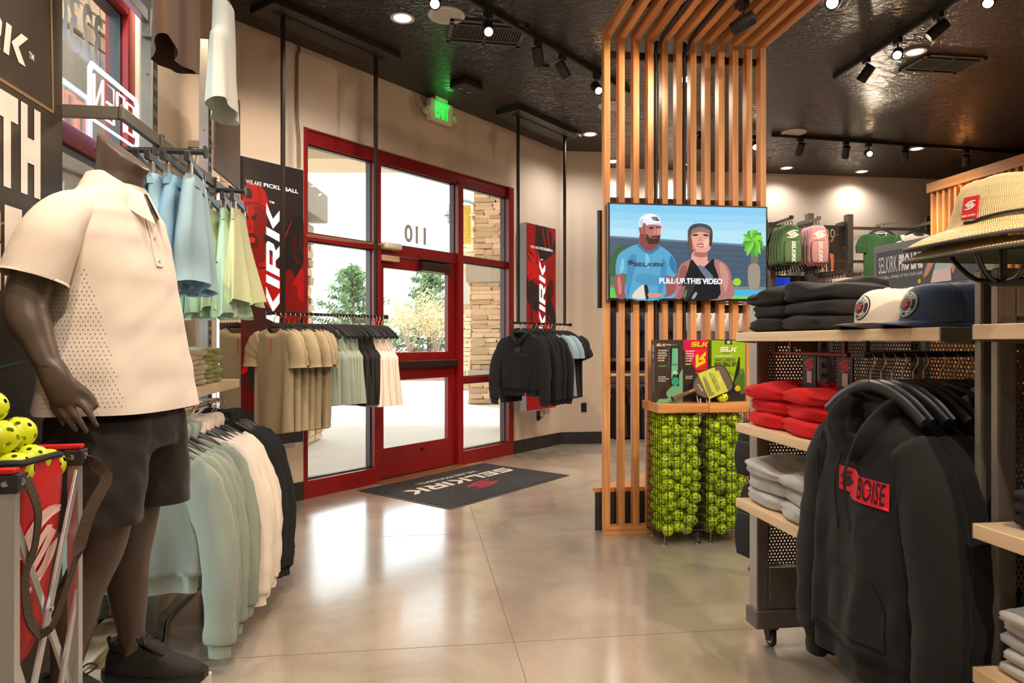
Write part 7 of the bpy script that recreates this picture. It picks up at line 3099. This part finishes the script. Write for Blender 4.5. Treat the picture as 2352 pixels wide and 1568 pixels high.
L1 = [(sm2([(.02, .30), (.05, .62), (.30, .70), (.62, .60), (.98, .50), (.98, .22), (.6, .18), (.3, .14)], 4), R3),
      # raised arm and tee of the player
      (sm2([(.10, .62), (.16, .69), (.34, .71), (.52, .66), (.62, .60), (.60, .50), (.40, .49), (.18, .50)], 4), R1),
      (sm2([(.16, .52), (.40, .50), (.46, .46), (.40, .36), (.24, .33), (.16, .38)], 4), DK),
      (sm2([(.10, .44), (.30, .50), (.42, .49), (.40, .40), (.26, .34)], 4), (70, 30, 26)),
      (sm2([(.22, .345), (.40, .385), (.52, .43), (.5, .41), (.38, .36)], 3), R1),
      # neck, head
      (sm2([(.18, .72), (.36, .73), (.40, .66), (.28, .64), (.20, .67)], 3), R2),
      (sm2([(.06, .84), (.08, .77), (.12, .72), (.20, .690), (.30, .70), (.40, .76), (.43, .84), (.28, .86)], 4), R2),
      (sm2([(.06, .83), (.075, .76), (.13, .715), (.20, .695), (.21, .76), (.22, .84)], 4), R1),
      ([(.085, .797), (.145, .790), (.15, .796), (.09, .805)], DK), ([(.185, .792), (.27, .800), (.265, .808), (.185, .799)], DK),
      (sm2([(.10, .785), (.145, .783), (.14, .790), (.105, .792)], 2), (60, 14, 12)), (sm2([(.20, .786), (.25, .789), (.245, .796), (.205, .795)], 2), (60, 14, 12)),
      ([(.155, .79), (.185, .752), (.145, .748)], R2),
      (sm2([(.12, .735), (.20, .742), (.27, .73), (.28, .70), (.20, .69), (.14, .705)], 3), R3),
      (sm2([(.145, .722), (.20, .728), (.24, .722), (.22, .71), (.16, .709)], 3), R4_),
      # backwards cap
      (sm2([(.05, .835), (.055, .875), (.12, .905), (.24, .915), (.38, .895), (.44, .85), (.43, .825), (.30, .835), (.16, .838), (.07, .822)], 4), R1),
      (sm2([(.07, .870), (.12, .892), (.18, .888), (.19, .862), (.12, .858)], 3), DK), ([(.06, .842), (.25, .852), (.42, .838), (.42, .830), (.25, .843), (.06, .832)], R2),
      ([(.27, .91), (.285, .91), (.33, .845), (.315, .845)], R2), ([(.15, .66), (.30, .622), (.46, .625), (.46, .630), (.30, .628), (.155, .668)], DK),
      # paddle and hand at the right
      (sm2([(.66, .66), (.68, .74), (.80, .815), (.95, .83), (.99, .80), (.99, .62), (.86, .585), (.70, .60)], 4), (34, 28, 26)),
      ([(.67, .735), (.80, .812), (.80, .806), (.675, .726)], R1),
      ([(.79, .74), (.82, .745), (.82, .68), (.88, .65), (.95, .655), (.95, .665), (.88, .672), (.85, .69), (.85, .75)], R3), ([(.89, .755), (.93, .76), (.93, .71), (.99, .69), (.99, .70), (.96, .72), (.96, .765)], R3),
      (sm2([(.66, .60), (.76, .63), (.85, .60), (.84, .57), (.70, .575)], 3), R2),
      (sm2([(.62, .56), (.74, .575), (.90, .60), (.985, .65), (.985, .42), (.80, .36), (.64, .40)], 4), R2), (sm2([(.82, .58), (.98, .64), (.985, .52), (.90, .53), (.88, .57)], 3), R1),
      (sm2([(.60, .46), (.80, .42), (.98, .46), (.98, .34), (.7, .30), (.60, .36)], 4), (52, 26, 24)),
      (sm2([(.62, .36), (.70, .40), (.78, .39), (.92, .42), (.97, .38), (.85, .28), (.66, .28)], 4), R3),
      # lower folds
      (sm2([(.28, .39), (.40, .38), (.52, .39), (.62, .34), (.62, .22), (.44, .24)], 3), R1),
      (sm2([(.02, .26), (.20, .33), (.36, .37), (.40, .32), (.22, .28)], 3), R1),
      (sm2([(.04, .22), (.3, .24), (.5, .22), (.5, .16), (.1, .13)], 3), R3), (sm2([(.12, .30), (.22, .32), (.26, .24), (.16, .20)], 3), (36, 40, 28)), ([(.04, .09), (.20, .015), (.215, .015), (.05, .095)], R2)]
lightbox('large red and black player lightbox left of the door behind the khaki tees', .02, .59, .49, 2.683, L1, .34, .908, (.10, .33, .36, .90), (.50, .10, .845, .205))
L2 = [([(0, 0), (1, 0), (1, 1), (0, 1)], (150, 14, 18)),
      ([(.30, 1), (.42, 1), (.36, .89), (.29, .86)], (60, 14, 16)),
      (sm2([(.34, .93), (.44, .99), (.70, .995), (.96, .93), (.97, .88), (.74, .83), (.50, .79), (.36, .82)], 4), (36, 26, 26)),
      ([(.50, .985), (.55, .99), (.68, .87), (.64, .86)], R2), ([(.66, .99), (.72, .99), (.80, .88), (.76, .87)], R2), ([(.86, .98), (.92, .97), (.90, .90), (.85, .89)], R2),
      (sm2([(.36, .86), (.50, .80), (.66, .82), (.60, .80), (.46, .78), (.36, .82)], 3), R1),
      (sm2([(.02, .76), (.06, .84), (.20, .87), (.30, .85), (.30, .79), (.16, .74), (.06, .71)], 4), R1),
      ([(.06, .83), (.16, .80), (.16, .79), (.06, .81)], DK), ([(.08, .86), (.24, .83), (.24, .82), (.08, .845)], DK),
      (sm2([(.02, .70), (.12, .70), (.30, .68), (.42, .66), (.44, .58), (.34, .53), (.14, .56), (.03, .60)], 4), (40, 26, 26)),
      (sm2([(.14, .725), (.24, .775), (.40, .79), (.56, .76), (.66, .70), (.64, .64), (.40, .70), (.20, .705), (.05, .685)], 4), R1), ([(.36, .79), (.40, .79), (.54, .70), (.50, .695)], R2),
      (sm2([(.62, .62), (.76, .70), (.86, .71), (.90, .64), (.80, .60)], 4), (60, 20, 20)),
      (sm2([(.66, .58), (.76, .62), (.98, .52), (.98, .44), (.74, .44), (.66, .50)], 4), (34, 26, 26)),
      (ell(.76, .50, .035, .012), (130, 18, 20)),
      ([(.14, .60), (.20, .60), (.19, .30), (.13, .30)], DK),
      (sm2([(.02, .36), (.10, .42), (.24, .46), (.36, .44), (.40, .38), (.24, .34), (.06, .32)], 4), (34, 26, 26)), (sm2([(.02, .44), (.10, .47), (.20, .46), (.10, .40)], 3), R1),
      (sm2([(.62, .42), (.72, .48), (.82, .40), (.76, .34), (.70, .38)], 3), R4_), (sm2([(.10, .30), (.40, .28), (.40, .14), (.12, .12)], 4), (46, 26, 26)), (sm2([(.6, .3), (.98, .34), (.98, .1), (.6, .1)], 4), (110, 14, 16))]
lightbox('narrow glowing red lightbox right of the door behind the black hoodies', 3.62, 4.238, .49, 2.683, L2, .42, .868, (.12, .40, .43, .88), (.51, .10, .80, .20))
# outlets and a lead
for s, z, lab, cord in ((.155, .41, 'black wall outlet with a plugged-in lead below the left lightbox', True), (4.0, .40, 'black wall outlet with lead below the right lightbox', True)):
    t = thing('wall_outlet', lab, 'outlet', A + WD * s, RD)
    b = MB()
    b.box(-.036, .036, -.006, 0, z - .058, z + .058)
    b.build('cover_plate', mat('black_outlet', (24, 24, 25), .4), t, bevel=.003)
    for dz in (-.02, .02):
        b = MB()
        b.lathe([(.001, .002), (.015, .002), (.017, 0)], 14, M=frame((0, -.006, z + dz), (1, 0, 0), (0, 0, 1), (0, -1, 0)))
        b.build('socket', mat('socket_black', (14, 14, 15), .3), t)
    if cord:
        b = MB()
        b.box(-.012, .012, -.04, -.008, z - .03, z - .008)
        b.tube(smooth_path([(0, -.03, z - .03), (.012, -.035, z - .09), (.005, -.04, z - .18), (-.03, -.035, z - .24), (-.06, -.02, z - .33)] if s < 1 else [(0, -.03, z - .02), (.05, -.03, z - .02), (.09, -.03, z + .03), (.06, -.02, z + .09)], 5), .004, 6)
        b.build('lead', BLK, t, smooth=True)
t = thing('wall_outlet', 'black wall outlet on the back wall left of the slat screen', 'outlet', B + U * .305, RY)
b = MB()
b.box(-.036, .036, -.006, 0, .40, .52)
b.build('cover_plate', mat('black_outlet'), t, bevel=.003)
for dz in (.44, .48):
    b = MB()
    b.lathe([(.001, .002), (.015, .002), (.017, 0)], 14, M=frame((0, -.006, dz), (1, 0, 0), (0, 0, 1), (0, -1, 0)))
    b.build('socket', mat('socket_black'), t)

# ================================================================== DOOR MAT
m = mat('charcoal_loop_pile', (50, 49, 48), .95, bump=1.0, bscale=120, var=.65, vscale=75)
dm = thing('door_mat', 'charcoal door mat with white lettering and red emblem on the floor', 'mat', (-.39, 6.28, 0), RD)
b = MB()
b.box(-.82, .82, -.515, .515, 0, .008)
b.build('pile', m, dm)
b = MB()
for x0, x1, y0, y1 in ((-.85, .85, -.545, -.515), (-.85, .85, .515, .545), (-.85, -.82, -.515, .515), (.82, .85, -.515, .515)):
    b.box(x0, x1, y0, y1, 0, .005)
b.build('rubber_edge', mat('black_rubber', (52, 50, 49), .55), dm, bevel=.002)
Mm = frame((0, 0, .0088), (-1, 0, 0), (0, 0, -1), (0, -1, 0))
b = MB()
block(b, 'SELKIRK', .172, .18, .16, -.03, -.11, 0, Mm)
b.build('white_lettering', mat('mat_white', (226, 214, 204), .95, bump=.8, bscale=170), dm)
b = MB()
emblem(b, .205, -.011, .145, 0, Mm, 0, .62)
b.build('red_emblem', mat('mat_red', (170, 40, 56), .95, bump=.8, bscale=170), dm)
tb = text_mb('WE ARE PICKLEBALL', .088, 'CENTER', .012, 1.0)
tb.v = [tuple(Mm @ Vector((x - .03, 0, z - .30))) for x, y, z in tb.v]
link('small_lettering', tb.mesh('small_lettering', mat('mat_white')), dm)

# ================================================================== FAR WALL DISPLAY
def fx(px, off=0.0):
    """position along the far wall seen at that bearing, off metres in front of it"""
    o = B + V * (JY - off)
    r = (px - 1176) / 1568
    return (r * o.y - o.x) / (U.x - r * U.y)


def fz(px, py, off=0.0):
    p = B + V * (JY - off) + U * fx(px, off)
    return 1.3 + (784 - py) / 1568 * p.y


def fpos(px, off, z):
    p = B + V * (JY - off) + U * fx(px, off)
    return (p.x, p.y, z)


for k, (px, lab) in enumerate(((1770, 'grey steel wall upright behind the green sling bags'), (1857, 'grey steel wall upright left of the player poster'), (1947, 'grey steel wall upright right of the player poster'), (2126, 'grey steel wall upright beside the cash wrap slats'))):
    x = fx(px, .15)
    t = thing('wall_upright', lab, 'upright', B + V * JY + U * x, RY)
    b = MB()
    b.box(-.042, .042, -.22, -.12, .0, 3.12 if k else 2.98)
    b.build('post', STEEL, t, bevel=.004)
    b = MB()
    b.box(-.09, -.043, -.16, -.003, 2.95, 3.02)
    b.build('wall_bracket', STEEL, t)
for z, x0, x1, lab in ((2.93, 1764, 1855, 'upper grey cross bar holding the sling bags'), (2.93, 1949, 2124, 'upper grey cross bar holding the tees on the far wall'), (2.45, 1949, 2124, 'lower slotted cross bar on the far wall')):
    b = MB()
    b.box(fx(x0, .17), fx(x1, .17), -.19, -.15, z - .02, z + .02)
    solo('cross_bar', b, STEEL, lab, 'bar', B + V * JY, RY, bevel=.002)
ARMS = [(1786, 'faceout arm holding the green sling bags'), (1846, 'faceout arm holding the pink sling bags'), (2021, 'faceout arm holding the green tee'), (2103, 'faceout arm holding the grey tee')]
for px, lab in ARMS:
    x = fx(px - 8, .17)
    b = MB()
    b.box(x - .012, x + .012, -.62, -.17, 2.945, 2.985)
    b.box(x - .03, x + .03, -.632, -.618, 2.95, 3.0)
    solo('faceout_bar', b, STEEL, lab, 'bar', B + V * JY, RY, bevel=.002)
GRB = mat('green_bag_canvas', (70, 104, 58), .75, bump=.3, bscale=160)
PKB = mat('pink_bag_canvas', (190, 138, 142), .75, bump=.3, bscale=160)
BST = mat('black_bag_strap', (24, 24, 25), .6)
LG = mat('bag_print_white', (232, 226, 218), .6)
for col_, px0, mm, n in (('green', 1791, GRB, 5), ('pink', 1850, PKB, 4)):
    for k in range(n):
        x = fx(px0 - 12, .17)
        p = B + V * (JY - .60 + .072 * k) + U * x
        sling(col_ + '_sling_bag', '%s sling bag with white emblem on the far wall, %s from the front' % (col_, ORD[k]), (p.x, p.y, 2.93 - .055), RY - .12, mm, BST, .54, .29, .14, col_ + ' sling bags on the far wall', LG if k == 0 else None)
# player poster
x0, x1 = fx(1866, .13), fx(1941, .13)
t = thing('wall_poster', 'dark poster of a player in black holding a paddle on the far wall', 'poster', B + V * JY, RY)
z1, z0 = 2.97, 2.24
b = MB()
b.box(x0, x1, -.13, -.11, z0, z1)
b.build('board', BLK, t)
W_, H_ = x1 - x0, z1 - z0
PP = lambda pts, k=3: sm2([(x0 + a * W_, z0 + c * H_) for a, c in pts], k)
SK = (206, 112, 58)
picture('poster_print', t, [([(x0 + .002, z0), (x1 - .002, z0), (x1 - .002, z1), (x0 + .002, z1)], (58, 44, 36)), ([(x0, z0 + .02), (x1, z0 + .02), (x1, z0 + .12 * H_), (x0, z0 + .12 * H_)], (76, 64, 54)), ([(x0, z0 + .30 * H_), (x1, z0 + .30 * H_), (x1, z0 + .31 * H_), (x0, z0 + .31 * H_)], (120, 80, 60)),
    (PP([(.38, .70), (.34, .80), (.36, .90), (.42, .93), (.48, .90), (.50, .80), (.46, .70), (.42, .64)]), (226, 178, 96)), (PP([(.39, .88), (.47, .88), (.47, .82), (.43, .78), (.39, .82)]), SK),
    (PP([(.34, .64), (.46, .76), (.56, .72), (.62, .74), (.64, .68), (.58, .60), (.62, .44), (.36, .42), (.40, .56)]), (34, 26, 26)), (PP([(.55, .70), (.63, .76), (.64, .72), (.58, .66)]), SK),
    (PP([(.55, .80), (.56, .91), (.63, .92), (.68, .86), (.67, .79), (.61, .76)]), (206, 200, 190)), (PP([(.57, .81), (.58, .89), (.63, .90), (.66, .85), (.65, .80), (.61, .78)]), (50, 40, 38)),
    (PP([(.37, .43), (.48, .43), (.42, .28), (.34, .13), (.28, .13), (.32, .28)]), SK), (PP([(.52, .43), (.64, .43), (.65, .28), (.63, .12), (.57, .12), (.56, .28)]), SK),
    (PP([(.22, .09), (.27, .14), (.33, .12), (.31, .085)]), (236, 220, 206)), (PP([(.56, .085), (.58, .12), (.64, .11), (.65, .08)]), (236, 220, 206)),
    ([(x0 + .40 * W_, z0 + .28 * H_), (x0 + .42 * W_, z0 + .28 * H_), (x0 + .46 * W_, z0 + .05 * H_), (x0 + .42 * W_, z0 + .05 * H_)], (206, 196, 186)), (ell(x0 + .965 * W_, z0 + .56 * H_, .010, .013), (190, 210, 40)),
    ([(x0 + .72 * W_, z0 + .80 * H_), (x0 + .80 * W_, z0 + .80 * H_), (x0 + .80 * W_, z0 + .83 * H_), (x0 + .72 * W_, z0 + .83 * H_)], (180, 40, 30)), (ell(x0 + .20 * W_, z0 + .72 * H_, .012, .007), (206, 60, 36))], d0=-.1308, step=-.0003)
# tees on the faceouts
GRT, GYT = mat('green_tee_jersey', (34, 78, 40), .8, bump=.1, bscale=200), mat('pale_grey_tee', (196, 188, 182), .85, bump=.1, bscale=200)
for px, mm, lab in ((2036, GRT, 'dark green tee hanging at the front of a far wall faceout'), (2122, GYT, 'pale grey tee behind the straw hat on a far wall faceout')):
    p = fpos(px - 12, .60, 2.80)
    hanger((p[0], p[1], 2.82), RY, 'black hanger holding the ' + lab, 'hangers on the far wall')
    garment('wall_tee', [('body', tee_mesh('body', mm, 91, .66, w=1.12)), ('collar', neck_tube(.085, .07, GYT if mm is GRT else GRT))], p, RY, lab, 't-shirt', None)
    if mm is GRT:
        b = MB()
        emblem(b, .035, .10, -.20, -.045)
        b.box(.075, .125, -.046, -.045, -.245, -.238)
        b.build('chest_print', LG, bpy.data.objects['wall_tee'])
# screen with a blue picture low on the far wall
x0, x1 = fx(1755, .12), fx(1864, .12)
t = thing('wall_monitor', 'wide black monitor half showing blue under the sling bags', 'monitor', B + V * JY, RY)
b = MB()
b.box(x0, x1, -.12, -.05, 1.78, 2.24)
b.build('housing', mat('tv_black'), t, bevel=.004)
b = MB()
b.box(x0 + .1, x1 - .1, -.05, 0, 1.9, 2.1)
b.build('wall_mount', BLK, t)
xs = fx(1815, .12)
blues = [(18, 60, 190), (24, 90, 220), (40, 130, 236), (90, 190, 246)]
ly = [([(x0 + .01, 1.80), (xs, 1.80), (xs, 2.215), (x0 + .01, 2.215)], blues[0])]
for k in range(3):
    w_ = .16 - .04 * k
    ly.append((sm2([(xs - .22 - w_, 1.80), (xs - .22 - w_ * .7, 1.80 + w_ * 1.1), (xs - .22, 1.80 + w_ * 1.5), (xs - .22 + w_ * .7, 1.80 + w_ * 1.1), (xs - .22 + w_, 1.80)], 3), blues[k + 1]))
picture('screen_picture', t, ly, emit=.45, d0=-.1208, step=-.0003)
# skirts on clip hangers
PUR, WSK = mat('lilac_skirt', (158, 128, 150), .8), mat('white_skirt', (232, 220, 210), .8)
b = MB()
xa = fx(1912, .4)
b.box(xa - .012, xa + .012, -.85, -.12, 2.26, 2.285)
solo('faceout_bar', b, STEEL, 'faceout arm holding white and lilac skirts above the folded black hoodies', 'bar', B + V * JY, RY, bevel=.002)
skw, skp = skirt_mesh(WSK, 41, .40), skirt_mesh(PUR, 42, .40)
for k in range(8):
    p = B + V * (JY - .82 + .075 * k) + U * xa
    wht = k < 4
    clip_hanger((p.x, p.y, 2.20), RY + .25, 'black clip hanger holding the %s skirt on the far wall' % ORD[k], 'clip hangers on the far wall')
    garment('wall_skirt', [('body', skw if wht else skp)], (p.x, p.y, 2.145), RY + .25, '%s skirt on the far wall faceout, %s from the front' % ('white' if wht else 'lilac', ORD[k]), 'skirt', ('white' if wht else 'lilac') + ' skirts on the far wall')
# dark trousers and pale jackets behind the slat screen
t = thing('wall_shelf', 'cedar shelf with hang rail on the far wall seen between the first slats', 'shelf', B + V * JY, RY)
x0, x1 = fx(1396, .2), fx(1500, .2)
b = MB()
b.box(x0 - .0, x1, -.36, -.02, .835, .868)
b.build('board', BIRCHX, t, bevel=.002)
b = MB()
b.box(x0, x1, -.05, -.012, .90, 1.02)
b.build('back_rail', BLK, t)
b = MB()
b.tube([(x0, -.31, .74), (x1, -.31, .74)], .012, 8)
b.tube([(x0, -.36, 1.83), (x1 + 1.6, -.36, 1.83)], .012, 8)
b.build('hang_rail', BLK, t, smooth=True)
for x in (x0 + .02, x1 - .02, x1 + 1.58):
    b = MB()
    b.box(x - .01, x + .01, -.37, 0, 1.815, 1.845)
    b.build('rail_bracket', BLK, t)
DKT, LJ = mat('dark_trouser_cloth', (40, 38, 40), .85), mat('pale_grey_jacket', (186, 184, 182), .8)
md, ml, mk = tee_mesh('body', DKT, 95, .62, w=.9), tee_mesh('body', LJ, 96, .64, w=.9), tank_mesh('body', DKT, 97, .66)
for k in range(9):
    p = B + V * (JY - .36) + U * (x0 + .06 + .085 * k)
    hanger((p.x, p.y, 1.83 - .11), RY + PI / 2 + .5, 'hanger holding the %s dark top behind the slats' % ORD[k], 'hangers behind the slats')
    garment('dark_shirt', [('body', md)], (p.x, p.y, 1.73), RY + PI / 2 + .5, '%s dark top from the left on the far wall behind the slats' % ORD[k], 't-shirt', 'dark tops behind the slats')
    p = B + V * (JY - .31) + U * (x0 + .06 + .085 * k)
    hanger((p.x, p.y, .74 - .11), RY + PI / 2, 'hanger holding the %s pair of dark trousers behind the slats' % ORD[k], 'hangers behind the slats')
    garment('dark_trousers', [('body', mk)], (p.x, p.y, .69), RY + PI / 2, '%s dark trousers from the left on the low rail behind the slats' % ORD[k], 'trousers', 'dark trousers behind the slats')
for k in range(7):
    p = B + V * (JY - .36) + U * (x1 + .15 + .20 * k)
    hanger((p.x, p.y, 1.83 - .11), RY + .6, 'hanger holding the %s pale jacket behind the slats' % ORD[k], 'hangers behind the slats')
    garment('pale_jacket', [('body', ml)], (p.x, p.y, 1.73), RY + .6, '%s pale grey jacket from the left on the far wall behind the slats' % ORD[k], 'jacket', 'pale jackets behind the slats')

# ================================================================== CASH WRAP SLATS AT THE RIGHT
CO = room(5.08, -.21 - .1012 * 38)
cw = thing('cash_wrap_screen', 'orange cedar slat wall with slatted canopy at the right behind the straw hat', 'screen', CO, RY + PI / 2)
for k in range(39):
    link('slat', SLAT, cw, (PIT * k, 0, 0))
    if k % 1 == 0:
        link('canopy_slat', CSLAT, cw, (PIT * k, 0, 0))
b = MB()
b.box(-.05, PIT * 38 + SW_ + .02, SD_ + .001, SD_ + .03, ZT - .05, ZT + SD_ + .015)
b.build('header_beam', CEDX, cw, bevel=.002)
b = MB()
b.box(PIT * 38 + SW_ + .002, PIT * 38 + SW_ + .04, -1.9, SD_ + .03, ZT - .05, ZT + SD_ + .015)
b.build('end_beam', CEDY, cw, bevel=.002)
b = MB()
b.box(0, PIT * 38 + SW_, 0, SD_, 0, .055)
b.build('base_rail', CEDX, cw)
b = MB()
b.box(0, PIT * 38 + SW_, -.05, -.02, 0, ZT)
b.build('backing_panel', CED, cw)
